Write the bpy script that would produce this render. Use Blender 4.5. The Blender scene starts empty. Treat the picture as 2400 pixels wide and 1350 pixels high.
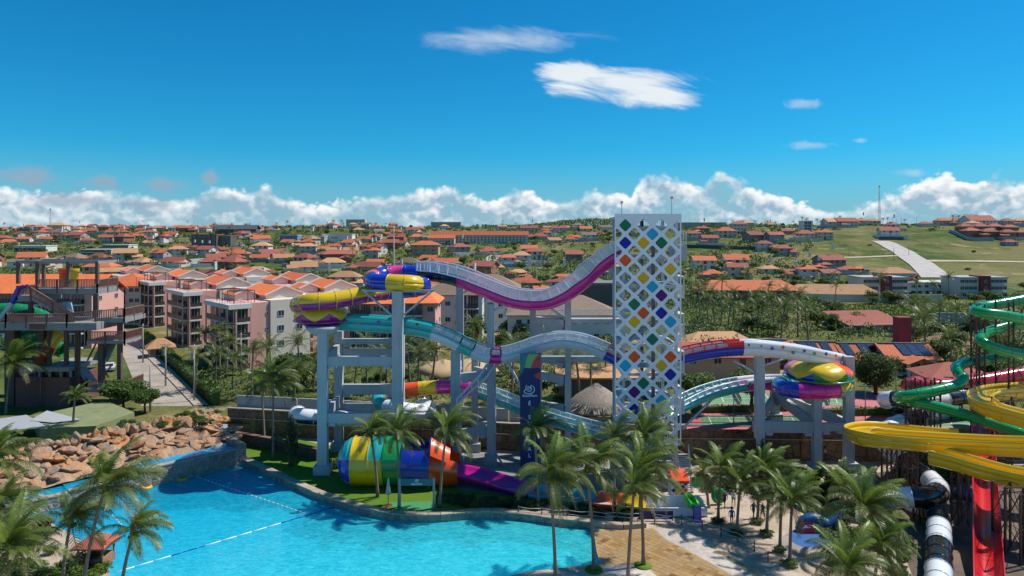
import bpy, bmesh, math, random
from mathutils import Vector, Matrix, noise as mnoise
from mathutils.geometry import tessellate_polygon
R = math.radians
scene = bpy.context.scene
col = scene.collection

# ------------------------------------------------------------------ camera
CAM_H, FPX, HORZ = 28.0, 1600.0, 548.0      # camera height, focal length and horizon row in photo pixels
cam_data = bpy.data.cameras.new('camera')
cam_data.sensor_width = 36.0
cam_data.lens = 24.0
cam_data.shift_y = -(675.0 - HORZ) / 2400.0
cam_data.clip_start = 0.5
cam_data.clip_end = 12000.0
cam = bpy.data.objects.new('camera', cam_data)
cam.location = (0, 0, CAM_H)
cam.rotation_euler = (R(90), 0, 0)
col.objects.link(cam)
scene.camera = cam
scene.view_settings.view_transform = 'Standard'
scene.view_settings.look = 'None'
scene.view_settings.gamma = 1.0
scene.view_settings.exposure = 0.36
scene.view_settings.use_curve_mapping = False

# ------------------------------------------------------------------ sun and sky
SUN_EL, SUN_AZ = 55.0, 18.0                  # elevation; azimuth from +X towards +Y
sun_dir = Vector((math.cos(R(SUN_EL)) * math.cos(R(SUN_AZ)), math.cos(R(SUN_EL)) * math.sin(R(SUN_AZ)), math.sin(R(SUN_EL))))
sl = bpy.data.lights.new('sun', 'SUN')
sl.energy = 4.2
sl.angle = R(0.5)
sl.color = (1.0, 0.95, 0.86)
sun = bpy.data.objects.new('sun', sl)
sun.rotation_euler = (-sun_dir).to_track_quat('-Z', 'Y').to_euler()
sun.location = (60, 40, 120)
col.objects.link(sun)

class NT:
    """small helper to write node maths"""
    def __init__(s, tree):
        s.t = tree; s.n = tree.nodes; s.l = tree.links
    def new(s, typ, **kw):
        n = s.n.new(typ)
        for k, v in kw.items(): setattr(n, k, v)
        return n
    def put(s, sock, v):
        if v is None: return
        if hasattr(v, 'links') or isinstance(v, bpy.types.NodeSocket): s.l.new(v, sock)
        else: sock.default_value = v
    def m(s, op, a, b=None, c=None, clamp=False):
        n = s.new('ShaderNodeMath', operation=op, use_clamp=clamp)
        s.put(n.inputs[0], a); s.put(n.inputs[1], b); s.put(n.inputs[2], c)
        return n.outputs[0]
    def vm(s, op, a, b=None):
        n = s.new('ShaderNodeVectorMath', operation=op)
        s.put(n.inputs[0], a); s.put(n.inputs[1], b)
        return n.outputs[0]
    def sstep(s, x, lo, hi, a=0.0, b=1.0):
        n = s.new('ShaderNodeMapRange', interpolation_type='SMOOTHSTEP')
        s.put(n.inputs[0], x); s.put(n.inputs[1], lo); s.put(n.inputs[2], hi); s.put(n.inputs[3], a); s.put(n.inputs[4], b)
        return n.outputs[0]
    def lin(s, x, lo, hi, a=0.0, b=1.0):
        n = s.new('ShaderNodeMapRange')
        s.put(n.inputs[0], x); s.put(n.inputs[1], lo); s.put(n.inputs[2], hi); s.put(n.inputs[3], a); s.put(n.inputs[4], b)
        return n.outputs[0]
    def noise(s, vec, scale, detail=4.0, rough=0.55, dist=0.0):
        n = s.new('ShaderNodeTexNoise')
        s.put(n.inputs['Vector'], vec); n.inputs['Scale'].default_value = scale
        n.inputs['Detail'].default_value = detail; n.inputs['Roughness'].default_value = rough
        n.inputs['Distortion'].default_value = dist
        return n.outputs['Fac']
    def mix(s, f, a, b, blend='MIX'):
        n = s.new('ShaderNodeMix', data_type='RGBA', blend_type=blend)
        s.put(n.inputs[0], f)
        s.put(n.inputs[6], a if not isinstance(a, tuple) else (*a[:3], 1))
        s.put(n.inputs[7], b if not isinstance(b, tuple) else (*b[:3], 1))
        return n.outputs[2]

world = bpy.data.worlds.new('World')
scene.world = world
world.use_nodes = True
def build_world():
    t = world.node_tree
    for n in list(t.nodes): t.nodes.remove(n)
    k = NT(t)
    out = k.new('ShaderNodeOutputWorld'); bg = k.new('ShaderNodeBackground')
    bg.inputs['Strength'].default_value = 0.105
    k.l.new(bg.outputs[0], out.inputs[0])
    sky = k.new('ShaderNodeTexSky', sky_type='NISHITA')
    sky.sun_disc = False
    sky.sun_elevation = R(SUN_EL)
    sky.sun_rotation = R(90 - SUN_AZ)
    sky.altitude = 0; sky.air_density = 1.0; sky.dust_density = 0.25; sky.ozone_density = 1.6
    world.cycles.sampling_method = 'MANUAL'; world.cycles.sample_map_resolution = 512
    hs = k.new('ShaderNodeHueSaturation')          # the photograph's vivid tropical blue
    hs.inputs['Saturation'].default_value = 1.04
    tint = k.mix(1.0, sky.outputs[0], (.125, .60, .86), 'MULTIPLY')
    k.l.new(tint, hs.inputs['Color'])
    tc = k.new('ShaderNodeTexCoord')
    sep = k.new('ShaderNodeSeparateXYZ'); k.l.new(tc.outputs['Generated'], sep.inputs[0])
    x, y, z = sep.outputs
    az = k.m('ARCTAN2', x, y)
    el = k.m('ARCSINE', z)
    rnd = random.Random(3)
    prof = [(-60,430),(0,425),(30,432),(60,446),(110,450),(170,446),(230,440),(290,450),(335,446),(375,468),(420,462),(480,442),(530,432),(570,446),(600,440),(625,428),(655,452),(700,466),(780,470),(840,460),(920,452),(980,440),(1020,426),(1080,440),(1120,462),(1180,456),(1220,440),(1260,462),(1330,462),(1380,446),(1420,426),(1460,452),(1500,430),(1530,400),(1560,404),(1600,424),(1640,424),(1665,396),(1700,390),(1735,424),(1790,444),(1840,450),(1890,474),(1960,480),(2040,458),(2110,440),(2160,412),(2200,396),(2250,424),(2300,416),(2345,404),(2400,424),(2460,440)]
    pts = []
    for px, py in prof:
        a = math.atan((px - 1200) / FPX); e = math.atan((HORZ - py) / FPX * math.cos(a))
        pts.append((a, e))
    a0, a1 = pts[0][0], pts[-1][0]
    aa = -math.pi; extra = []
    while aa < math.pi:
        if aa < a0 - .04 or aa > a1 + .04: extra.append((aa, R(rnd.uniform(2.6, 5.2))))
        aa += rnd.uniform(.05, .11)
    pts = sorted(pts + extra)
    fc = k.new('ShaderNodeFloatCurve')
    c = fc.mapping.curves[0]
    fc.mapping.use_clip = False
    EM = 0.12
    c.points[0].location = (0, pts[0][1] / EM); c.points[1].location = (1, pts[0][1] / EM)
    for a, e in pts: c.points.new((a + math.pi) / (2 * math.pi), e / EM)
    fc.mapping.update()
    k.put(fc.inputs['Value'], k.lin(az, -math.pi, math.pi))
    top = k.m('MULTIPLY', fc.outputs[0], EM)
    # cauliflower edges
    sc = k.vm('MULTIPLY', tc.outputs['Generated'], (1.0, 1.0, 1.25))
    def billow(vec):
        tot = None
        for scale, amp in ((36.0, .62), (88.0, .38)):
            v = k.new('ShaderNodeTexVoronoi', feature='F1'); v.inputs['Scale'].default_value = scale
            k.put(v.inputs['Vector'], vec)
            q = k.m('MULTIPLY', v.outputs['Distance'], -amp)
            tot = q if tot is None else k.m('ADD', tot, q)
        return k.m('ADD', tot, 1.0)
    warp = k.new('ShaderNodeTexNoise'); k.put(warp.inputs['Vector'], sc); warp.inputs['Scale'].default_value = 60.0; warp.inputs['Detail'].default_value = 3
    scw = k.vm('ADD', sc, k.vm('MULTIPLY', warp.outputs['Color'], (.022, .022, .022)))
    b1 = billow(scw)
    b2 = billow(k.vm('ADD', scw, (0.006, 0.003, 0.009)))
    mid = k.noise(sc, 17.0, 5, .62)
    edge = k.m('ADD', top, k.m('MULTIPLY', k.m('SUBTRACT', b1, .62), .022))
    depth = k.m('SUBTRACT', edge, el)
    dens = k.sstep(depth, -0.002, k.sstep(mid, .42, .6, .016, .004))
    thin = k.sstep(mid, .34, .60, .35, 1.0)
    hz = k.sstep(el, R(.1), R(2.4), .55, 1.0)
    dtop = k.sstep(depth, .0, .035)
    fac1 = k.m('MULTIPLY', dens, k.m('MULTIPLY', hz, k.m('SUBTRACT', 1.0, k.m('MULTIPLY', dtop, k.m('SUBTRACT', 1.0, thin)))))
    light = k.m('ADD', k.m('MULTIPLY', k.m('SUBTRACT', b1, b2), 1.7), k.sstep(depth, .0, .024, .95, .02))
    light = k.m('ADD', light, k.m('MULTIPLY', k.m('SUBTRACT', mid, .44), 2.1), clamp=True)
    ccol = k.mix(light, (2.5, 3.6, 4.5), (7.0, 7.2, 7.3))
    # single clouds: px, py, half width, half height, brightness, softness
    blobs = [(1350,176,105,42,1.0,.6),(1470,192,215,42,1.0,.8),(1535,228,135,34,1.0,.8),(1190,92,215,38,.6,1.1),(1885,242,52,16,.4,.8),(1902,340,64,14,.4,.8),(2016,328,27,9,.4,.8),
             (70,410,105,32,.0,.7),(240,424,62,26,.0,.8),(380,432,70,24,.0,.8),(493,416,24,26,.0,.8),(150,470,120,22,.0,.9),(360,480,90,22,.0,.9),(2140,405,46,12,.3,.9)]
    yy = k.m('MAXIMUM', y, .05)
    front = k.m('GREATER_THAN', y, .05)
    uv = k.new('ShaderNodeCombineXYZ'); k.put(uv.inputs[0], k.m('DIVIDE', x, yy)); k.put(uv.inputs[1], k.m('DIVIDE', z, yy))
    rot = k.new('ShaderNodeVectorRotate', rotation_type='Z_AXIS'); k.put(rot.inputs['Vector'], uv.outputs[0]); rot.inputs['Angle'].default_value = R(11)
    wisp = k.noise(k.vm('MULTIPLY', rot.outputs[0], (1.0, 4.2, 1.0)), 9.0, 6, .62, .6)
    puff = k.noise(sc, 38.0, 4, .6, .3)
    hazy = k.mix(k.sstep(el, R(-1), R(7), .85, 0.0), hs.outputs[0], (2.1, 3.4, 4.5))      # pale air along the horizon
    cur = k.mix(fac1, hazy, ccol)
    for px, py, hw, hh, br, so in blobs:
        dv = k.vm('MULTIPLY', k.vm('SUBTRACT', uv.outputs[0], ((px - 1200) / FPX, (HORZ - py) / FPX, 0)), (FPX / hw, FPX / hh, 0))
        ln = k.new('ShaderNodeVectorMath', operation='LENGTH'); k.l.new(dv, ln.inputs[0])
        nz = wisp if br > .5 else puff
        f = k.m('SUBTRACT', k.m('MULTIPLY_ADD', nz, 1.9, .05), ln.outputs['Value'])
        amt = {1.0: .93, .6: .5, .0: .8}.get(br, .5)
        f = k.m('MULTIPLY', k.sstep(f, .02, so, 0.0, amt), front)
        cc = (6.3, 6.7, 6.9) if br > .5 else (4.1, 5.2, 6.2) if br > .2 else (2.2, 3.1, 4.0)
        cur = k.mix(f, cur, cc)
    k.l.new(cur, bg.inputs['Color'])
build_world()
# ------------------------------------------------------------------ pixels to places
def P(px, py, Y):
    return Vector(((px - 1200) * Y / FPX, Y, CAM_H - (py - HORZ) * Y / FPX))
def PG(px, py, z=0.0):
    Y = (CAM_H - z) * FPX / (py - HORZ)
    return Vector(((px - 1200) * Y / FPX, Y, z))
def smooth(t): t = max(0., min(1., t)); return t * t * (3 - 2 * t)
TU = [-400, 300, 800, 1200, 1450, 1700, 2000, 2900]
TY = [120, 180, 250, 330, 450, 540, 640, 850, 1100, 1600, 3000]
TZ = [[1.5, 1.5, 3, 7, 13, 18, 23, 32, 38, 36, 20],
      [1.5, 1.5, 3, 7, 13, 18, 23, 31, 37, 35, 20],
      [1.5, 1.5, 3, 7, 13, 18, 24, 34, 39, 36, 20],
      [2.0, 2.0, 3, 7, 13, 17, 22, 31, 39, 36, 20],
      [3.0, 3.0, 4, 7, 14, 19, 25, 33, 42, 40, 20],
      [4.0, 4.0, 4, 6, 15, 23, 31, 37, 39, 36, 20],
      [4.0, 3.5, 2, 2.5, 14, 26, 35, 38, 38, 35, 20],
      [4.0, 3.5, 2, 2.5, 14, 26, 36, 38, 38, 35, 20]]
def lerp_list(xs, v):
    if v <= xs[0]: return 0, 0.0
    for i in range(len(xs) - 1):
        if v <= xs[i + 1]: return i, (v - xs[i]) / (xs[i + 1] - xs[i])
    return len(xs) - 2, 1.0
def TH(X, Y):
    """height of the natural ground behind the park"""
    if Y < 60: return 0.0
    u = 1200 + FPX * X / Y
    i, a = lerp_list(TU, u); j, b = lerp_list(TY, Y)
    a = smooth(a)
    z = (TZ[i][j] * (1 - a) + TZ[i + 1][j] * a) * (1 - b) + (TZ[i][j + 1] * (1 - a) + TZ[i + 1][j + 1] * a) * b
    if Y > 240:
        z += (mnoise.noise(Vector((X * .008, Y * .008, 3))) * 3.0 + mnoise.noise(Vector((X * .03, Y * .03, 7))) * .7) * min(1, (Y - 240) / 250)
    return z
def PT(px, py):
    for d in range(0, 26, 2):
        q = PT0(px, py + d)
        if q is not None: return q
def PT0(px, py):
    """point of the natural ground seen at a pixel"""
    Y = 90.0; last = Y
    while Y < 1500:
        p = P(px, py, Y)
        if p.z <= TH(p.x, Y):
            lo, hi = last, Y
            for _ in range(18):
                mid = (lo + hi) / 2; q = P(px, py, mid)
                if q.z <= TH(q.x, mid): hi = mid
                else: lo = mid
            q = P(px, py, hi); return Vector((q.x, q.y, TH(q.x, q.y)))
        last = Y; Y *= 1.01
    return None

# ------------------------------------------------------------------ materials
MATS = {}
def pm(name, rgb, rough=.6, var=.12, scale=1.2, bump=0.0, bscale=None, metal=0.0, spec=.5, coat=0.0, alpha=1.0, sat=0.0, dirt=0.0, trans=0.0, streak=0.0):
    """principled material whose colour wanders a little, with grain, rain streaks and grime"""
    if name in MATS: return MATS[name]
    m = bpy.data.materials.new(name); m.use_nodes = True
    k = NT(m.node_tree); b = k.n['Principled BSDF']
    tc = k.new('ShaderNodeTexCoord'); v = tc.outputs['Object']
    oi = k.new('ShaderNodeObjectInfo')
    vv = k.vm('ADD', v, k.vm('MULTIPLY', oi.outputs['Location'], (.37, .21, .5)))
    n1 = k.noise(vv, scale, 5, .6)
    n2 = k.noise(vv, scale * 7, 3, .6)
    f = k.m('ADD', k.m('MULTIPLY', k.m('SUBTRACT', n1, .5), var * 2.2), k.m('MULTIPLY', k.m('SUBTRACT', n2, .5), var * 1.2))
    f = k.m('ADD', f, k.m('MULTIPLY', k.m('SUBTRACT', oi.outputs['Random'], .5), var * .8))
    hsv = k.new('ShaderNodeHueSaturation'); hsv.inputs['Color'].default_value = (*rgb, 1)
    k.put(hsv.inputs['Value'], k.m('ADD', 1.0, f))
    if sat: k.put(hsv.inputs['Hue'], k.m('ADD', .5, k.m('MULTIPLY', k.m('SUBTRACT', n1, .5), sat)))
    c = hsv.outputs[0]
    if dirt:
        d = k.sstep(k.noise(vv, scale * .7, 6, .65), .5, .75)
        c = k.mix(k.m('MULTIPLY', d, dirt), c, (rgb[0] * .35 + .02, rgb[1] * .32 + .018, rgb[2] * .28 + .015))
    if streak:
        st = k.vm('MULTIPLY', vv, (2.3, 2.3, .12))
        d = k.sstep(k.noise(st, 1.4, 5, .65), .5, .78)
        c = k.mix(k.m('MULTIPLY', d, streak), c, (rgb[0] * .4 + .02, rgb[1] * .38 + .018, rgb[2] * .34 + .015))
    k.put(b.inputs['Base Color'], c)
    b.inputs['Roughness'].default_value = rough
    b.inputs['Metallic'].default_value = metal
    b.inputs['Specular IOR Level'].default_value = spec
    b.inputs['Coat Weight'].default_value = coat
    b.inputs['Coat Roughness'].default_value = .08
    b.inputs['Alpha'].default_value = alpha
    if trans: b.inputs['Transmission Weight'].default_value = trans
    if bump:
        bn = k.new('ShaderNodeBump'); bn.inputs['Strength'].default_value = bump
        bn.inputs['Distance'].default_value = .05
        k.put(bn.inputs['Height'], k.noise(vv, bscale or scale * 9, 4, .6)); k.l.new(bn.outputs[0], b.inputs['Normal'])
    MATS[name] = m
    return m
def mnode(name):
    m = bpy.data.materials.new(name); m.use_nodes = True
    k = NT(m.node_tree); MATS[name] = m
    k.b = k.n['Principled BSDF']
    tc = k.new('ShaderNodeTexCoord'); k.obj = tc.outputs['Object']
    k.pos = k.new('ShaderNodeNewGeometry').outputs['Position']
    return m, k

# ------------------------------------------------------------------ mesh building
class MB:
    def __init__(s): s.v = []; s.f = []; s.mi = []; s.sm = []
    def add(s, vs, fs, mi=0, smooth=False):
        o = len(s.v); s.v += [tuple(q) for q in vs]
        for f in fs: s.f.append(tuple(i + o for i in f)); s.mi.append(mi); s.sm.append(smooth)
        return s
    def quad(s, a, b, c, d, mi=0): return s.add((a, b, c, d), ((0, 1, 2, 3),), mi)
    def box(s, x0, x1, y0, y1, z0, z1, mi=0):
        v = [(x, y, z) for z in (z0, z1) for y in (y0, y1) for x in (x0, x1)]
        return s.add(v, ((0, 2, 3, 1), (4, 5, 7, 6), (0, 1, 5, 4), (2, 6, 7, 3), (0, 4, 6, 2), (1, 3, 7, 5)), mi)
    def bar(s, a, b, w, h=None, up=(0, 0, 1), mi=0):
        """rectangular bar from a to b, w wide, h high"""
        a, b = Vector(a), Vector(b); h = h or w
        d = (b - a).normalized(); u = Vector(up)
        if abs(d.dot(u)) > .97: u = Vector((0, 1, 0)) if abs(d.y) < .9 else Vector((1, 0, 0))
        sx = d.cross(u).normalized(); sy = sx.cross(d).normalized()
        v = []
        for p in (a, b):
            for q, r in ((-1, -1), (1, -1), (1, 1), (-1, 1)): v.append(p + sx * q * w / 2 + sy * r * h / 2)
        return s.add(v, ((0, 1, 2, 3), (7, 6, 5, 4), (0, 4, 5, 1), (1, 5, 6, 2), (2, 6, 7, 3), (3, 7, 4, 0)), mi)
    def rod(s, pts, rad, n=6, mi=0, caps=True):
        """round rod along points with a radius or radii"""
        pts = [Vector(p) for p in pts]
        rr = rad if isinstance(rad, (list, tuple)) else [rad] * len(pts)
        v = []; ref = None
        for i, p in enumerate(pts):
            d = (pts[min(i + 1, len(pts) - 1)] - pts[max(i - 1, 0)]).normalized()
            if ref is None: ref = Vector((0, 1, 0)) if abs(d.y) < .9 else Vector((1, 0, 0))
            sx = d.cross(ref).normalized(); ref = sx.cross(d).normalized()
            for k in range(n):
                a = 2 * math.pi * k / n; v.append(p + (sx * math.cos(a) + ref * math.sin(a)) * rr[i])
        f = []
        for i in range(len(pts) - 1):
            for k in range(n):
                k2 = (k + 1) % n; f.append((i * n + k, i * n + k2, (i + 1) * n + k2, (i + 1) * n + k))
        if caps:
            f.append(tuple(range(n - 1, -1, -1))); f.append(tuple((len(pts) - 1) * n + k for k in range(n)))
        return s.add(v, f, mi, True)
    def lathe(s, prof, n=12, mi=0, c=(0, 0, 0), smooth=True):
        v = []; f = []
        for r, z in prof:
            for k in range(n):
                a = 2 * math.pi * k / n; v.append((c[0] + r * math.cos(a), c[1] + r * math.sin(a), c[2] + z))
        for i in range(len(prof) - 1):
            for k in range(n):
                k2 = (k + 1) % n; f.append((i * n + k, i * n + k2, (i + 1) * n + k2, (i + 1) * n + k))
        return s.add(v, f, mi, smooth)
    def prism(s, poly, z0, z1, mi=0, top=True):
        n = len(poly)
        v = [(p[0], p[1], z0) for p in poly] + [(p[0], p[1], z1) for p in poly]
        f = [(i, (i + 1) % n, n + (i + 1) % n, n + i) for i in range(n)]
        tri = tessellate_polygon([[Vector((p[0], p[1], 0)) for p in poly]])
        for t in tri:
            a, b, c = t
            nz = (Vector(poly[b][:2]) - Vector(poly[a][:2])).cross(Vector(poly[c][:2]) - Vector(poly[a][:2]))
            if nz < 0: t = (a, c, b)
            if top: f.append(tuple(n + i for i in t))
            f.append(tuple(reversed(t)))
        return s.add(v, f, mi)
    def sheet(s, poly, z, holes=(), mi=0):
        loops = [[Vector((p[0], p[1], 0)) for p in q] for q in (poly, *holes)]
        flat = [p for q in loops for p in q]; f = []
        for t in tessellate_polygon(loops):
            a, b, c = t
            if (flat[b] - flat[a]).cross(flat[c] - flat[a]).z < 0: t = (a, c, b)
            f.append(t)
        return s.add([(p.x, p.y, z) for p in flat], f, mi)
    def xform(s, M):
        s.v = [tuple(M @ Vector(p)) for p in s.v]; return s
    def mesh(s, name, mats, origin=None):
        if origin is not None: vs = [(p[0] - origin[0], p[1] - origin[1], p[2] - origin[2]) for p in s.v]
        else: vs = s.v
        me = bpy.data.meshes.new(name); me.from_pydata(vs, [], s.f)
        for m in (mats if isinstance(mats, (list, tuple)) else [mats]): me.materials.append(m)
        if any(s.mi): me.polygons.foreach_set('material_index', s.mi)
        if any(s.sm): me.polygons.foreach_set('use_smooth', s.sm)
        me.update(); return me
    def build(s, name, mats, parent=None, origin=None):
        if origin is None and parent is not None and 'org' in parent: origin = parent['org']
        o = bpy.data.objects.new(name, s.mesh(name, mats, origin)); col.objects.link(o)
        if parent is not None: o.parent = parent
        return o
def tag(o, label=None, cat=None, group=None, kind=None):
    if label: o['label'] = label
    if cat: o['category'] = cat
    if group: o['group'] = group
    if kind: o['kind'] = kind
    return o
ORG = {}
def thing(name, label, cat, loc=(0, 0, 0), rz=0.0, group=None):
    o = bpy.data.objects.new(name, None); col.objects.link(o)
    o.location = loc; o.rotation_euler = (0, 0, rz); o.empty_display_size = .3
    return tag(o, label, cat, group)
def part(mb, name, mat, parent, world=False):
    """mesh child of a thing; world=True when its points are in world space"""
    org = None
    if world:
        q = parent; org = Vector((0, 0, 0))
        while q is not None: org += q.location; q = q.parent
    o = bpy.data.objects.new(name, mb.mesh(name, mat, org)); col.objects.link(o); o.parent = parent
    return o
def inst(mesh, name, parent=None, loc=(0, 0, 0), rot=(0, 0, 0), sc=(1, 1, 1)):
    o = bpy.data.objects.new(name, mesh); col.objects.link(o)
    if parent is not None: o.parent = parent
    o.location = loc; o.rotation_euler = rot; o.scale = sc if not isinstance(sc, (int, float)) else (sc,) * 3
    return o
def single(mb, name, mat, label=None, cat=None, group=None, kind=None, base=None):
    """one mesh that is a thing (or a piece of the setting) by itself, points in world space"""
    o = bpy.data.objects.new(name, mb.mesh(name, mat, base)); col.objects.link(o)
    if base is not None: o.location = base
    return tag(o, label, cat, group, kind)
def copy_tree(o, parent=None):
    c = o.copy(); col.objects.link(c); c.parent = parent
    for ch in o.children: copy_tree(ch, c)
    return c
def spline(pts, n=8):
    """Catmull-Rom through points (any dimension as Vector)"""
    out = []
    m = len(pts)
    for i in range(m - 1):
        p0, p1, p2, p3 = pts[max(i - 1, 0)], pts[i], pts[i + 1], pts[min(i + 2, m - 1)]
        for j in range(n):
            t = j / n
            out.append(.5 * ((2 * p1) + (p2 - p0) * t + (2 * p0 - 5 * p1 + 4 * p2 - p3) * t * t + (3 * p1 - p0 - 3 * p2 + p3) * t ** 3))
    out.append(pts[-1].copy()); return out
def resample(pts, step):
    L = [0.0]
    for a, b in zip(pts, pts[1:]): L.append(L[-1] + (b - a).length)
    n = max(2, int(round(L[-1] / step))); out = []; j = 0
    for i in range(n + 1):
        d = L[-1] * i / n
        while j < len(L) - 2 and L[j + 1] < d: j += 1
        t = (d - L[j]) / max(1e-6, L[j + 1] - L[j]); out.append(pts[j].lerp(pts[j + 1], min(1, t)))
    return out
# ------------------------------------------------------------------ ground
WALL = [(-400, 60), (-85, 60), (-66, 68), (-56, 79), (-46, 90), (-40, 96), (-20, 92), (0, 88), (20, 85), (45, 84), (75, 84), (400, 84)]
def wallY(X):
    for (a, ya), (b, yb) in zip(WALL, WALL[1:]):
        if X <= b: return ya + (yb - ya) * max(0, (X - a) / (b - a))
    return WALL[-1][1]
def grass_material():
    m, k = mnode('hill_grass')
    n1 = k.noise(k.pos, .012, 5, .6); n2 = k.noise(k.pos, .09, 5, .65); n3 = k.noise(k.pos, .8, 4, .7)
    c = k.mix(k.sstep(n2, .35, .65), (.040, .075, .016), (.115, .140, .034))
    c = k.mix(k.m('MULTIPLY', k.sstep(n1, .40, .62), .85), c, (.19, .165, .065))
    soil = k.sstep(k.m('ADD', k.m('MULTIPLY', n2, .55), k.m('MULTIPLY', k.noise(k.pos, .035, 4), .5)), .575, .66)
    c = k.mix(k.m('MULTIPLY', soil, .75), c, (.33, .25, .15))
    c = k.mix(1.0, c, k.grey(k.lin(n3, .25, .75, .62, 1.35)), 'MULTIPLY')
    k.put(k.b.inputs['Base Color'], c); k.b.inputs['Roughness'].default_value = .95
    k.b.inputs['Specular IOR Level'].default_value = .1
    bn = k.new('ShaderNodeBump'); bn.inputs['Strength'].default_value = .8; bn.inputs['Distance'].default_value = .5
    k.put(bn.inputs['Height'], k.noise(k.pos, .7, 5, .7)); k.l.new(bn.outputs[0], k.b.inputs['Normal'])
    return m
def _grey(self, f):
    n = self.new('ShaderNodeCombineColor')
    for i in range(3): self.put(n.inputs[i], f)
    return n.outputs[0]
NT.grey = _grey
M_GRASS = grass_material()
def build_terrain():
    xs = [-6000, -3500, -2200, -1500]; x = -1100
    while x <= 1100:
        xs.append(x); x += 5 if abs(x) < 130 else 11
    xs += [1500, 2200, 3500, 6000]
    ys = []; y = 100.
    while y < 1350: ys.append(y); y += 6 if y < 300 else 9 if y < 700 else 14
    ys += [1500, 1750, 2100, 2700, 3600, 5500, 9000]
    mb = MB(); rows = 1 + len(ys)
    for X in xs:
        w = wallY(X)
        mb.v.append((X, w, max(1.4, TH(X, 121)) if X < 20 else 3.8))
        for Y in ys:
            z = TH(X, Y)
            if Y < 125: z = max(1.4, z)
            mb.v.append((X, Y, z))
    for i in range(len(xs) - 1):
        for j in range(rows - 1):
            a = i * rows + j
            mb.f.append((a, a + rows, a + rows + 1, a + 1)); mb.mi.append(0); mb.sm.append(True)
    single(mb, 'ground', M_GRASS, kind='structure')
build_terrain()

# ------------------------------------------------------------------ pool and park floor
WZ = -0.3
EDGE_PX = [(560,1085),(600,1104),(650,1128),(700,1152),(760,1177),(820,1197),(880,1213),(940,1222),(1000,1224),(1050,1222),(1100,1217),(1160,1215),(1220,1220),(1290,1230),(1340,1236),(1387,1241)]
BEACH_PX = [(1394,1262),(1398,1290),(1404,1312),(1414,1325),(1360,1334),(1300,1341),(1230,1350),(1150,1372),(1000,1430)]
REST_PX = [(600,1490),(300,1470),(262,1400),(256,1345),(226,1300),(160,1255),(100,1222),(40,1214),(10,1216)]
edge = [Vector(PG(x, y, WZ)) for x, y in EDGE_PX]
edge_s = resample(spline(edge, 6), 1.25)
beach = spline([Vector(PG(x, y, WZ)) for x, y in BEACH_PX], 4)
rest = [Vector(PG(x, y, WZ)) for x, y in REST_PX]
POOL = edge_s + beach + rest

def paving_material(name, c1, c2, tile=.6, joint=.25, seed=0, rough=.85):
    m, k = mnode(name)
    n1 = k.noise(k.pos, .25, 5, .6); n2 = k.noise(k.pos, 2.2, 5, .65)
    c = k.mix(k.sstep(n1, .35, .68), c1, c2)
    c = k.mix(1.0, c, k.grey(k.lin(n2, .2, .8, .72, 1.22)), 'MULTIPLY')
    st = k.sstep(k.noise(k.pos, .6, 6, .7), .55, .72)
    c = k.mix(k.m('MULTIPLY', st, .35), c, tuple(.5 * q for q in c2))
    k.put(k.b.inputs['Base Color'], c); k.b.inputs['Roughness'].default_value = rough
    bn = k.new('ShaderNodeBump'); bn.inputs['Strength'].default_value = .25; bn.inputs['Distance'].default_value = .03
    k.put(bn.inputs['Height'], k.noise(k.pos, 6, 4, .7)); k.l.new(bn.outputs[0], k.b.inputs['Normal'])
    return m
M_DECK = paving_material('deck_concrete', (.40, .30, .22), (.50, .41, .33))
M_GREYPAVE = paving_material('grey_paving', (.20, .20, .20), (.27, .265, .26))
M_SOIL = paving_material('brown_yard', (.10, .07, .05), (.17, .12, .085))
wl = [(x, y + .0) for x, y in WALL]
deck_poly = [(400, -150), (400, 84)] + [(x, y) for x, y in reversed(WALL) if -400 < x < 400] + [(-400, 60), (-400, -150)]
mb = MB().sheet(deck_poly, 0.0, holes=[[(p.x, p.y) for p in POOL]])
single(mb, 'park_deck', M_DECK, kind='structure')
mb = MB()
n = len(POOL)
for i in range(n):
    a, b = POOL[i], POOL[(i + 1) % n]
    mb.quad((a.x, a.y, -.02), (b.x, b.y, -.02), (b.x, b.y, -2.2), (a.x, a.y, -2.2))
m_pool, k = mnode('pool_paint')
nz = k.noise(k.pos, .22, 4, .6)
k.put(k.b.inputs['Base Color'], k.mix(nz, (.02, .50, .66), (.03, .60, .74))); k.b.inputs['Roughness'].default_value = .6
mb.sheet([(p.x, p.y) for p in POOL], -2.0)
single(mb, 'pool_basin', m_pool, kind='structure')
m_water, k = mnode('pool_water')
k.n.remove(k.b)
out = k.n['Material Output']
bump = k.new('ShaderNodeBump'); bump.inputs['Strength'].default_value = .8; bump.inputs['Distance'].default_value = .12
h = k.m('ADD', k.noise(k.vm('MULTIPLY', k.pos, (1, 1.7, 1)), 1.7, 4, .6, .6), k.m('MULTIPLY', k.noise(k.pos, 5.0, 3, .6, .8), .5))
k.put(bump.inputs['Height'], h)
gl = k.new('ShaderNodeBsdfGlossy'); gl.inputs['Roughness'].default_value = .06; k.l.new(bump.outputs[0], gl.inputs['Normal'])
tr = k.new('ShaderNodeBsdfTransparent'); tr.inputs['Color'].default_value = (.48, .88, .97, 1)
df = k.new('ShaderNodeBsdfDiffuse'); k.l.new(bump.outputs[0], df.inputs['Normal'])
sp_ = k.new('ShaderNodeSeparateXYZ'); k.l.new(k.pos, sp_.inputs[0])
dep = k.sstep(k.m('SUBTRACT', k.m('MULTIPLY', sp_.outputs[0], .9), sp_.outputs[1]), -112.0, -55.0)        # deep at the far corner, shallow at the beach
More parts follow.
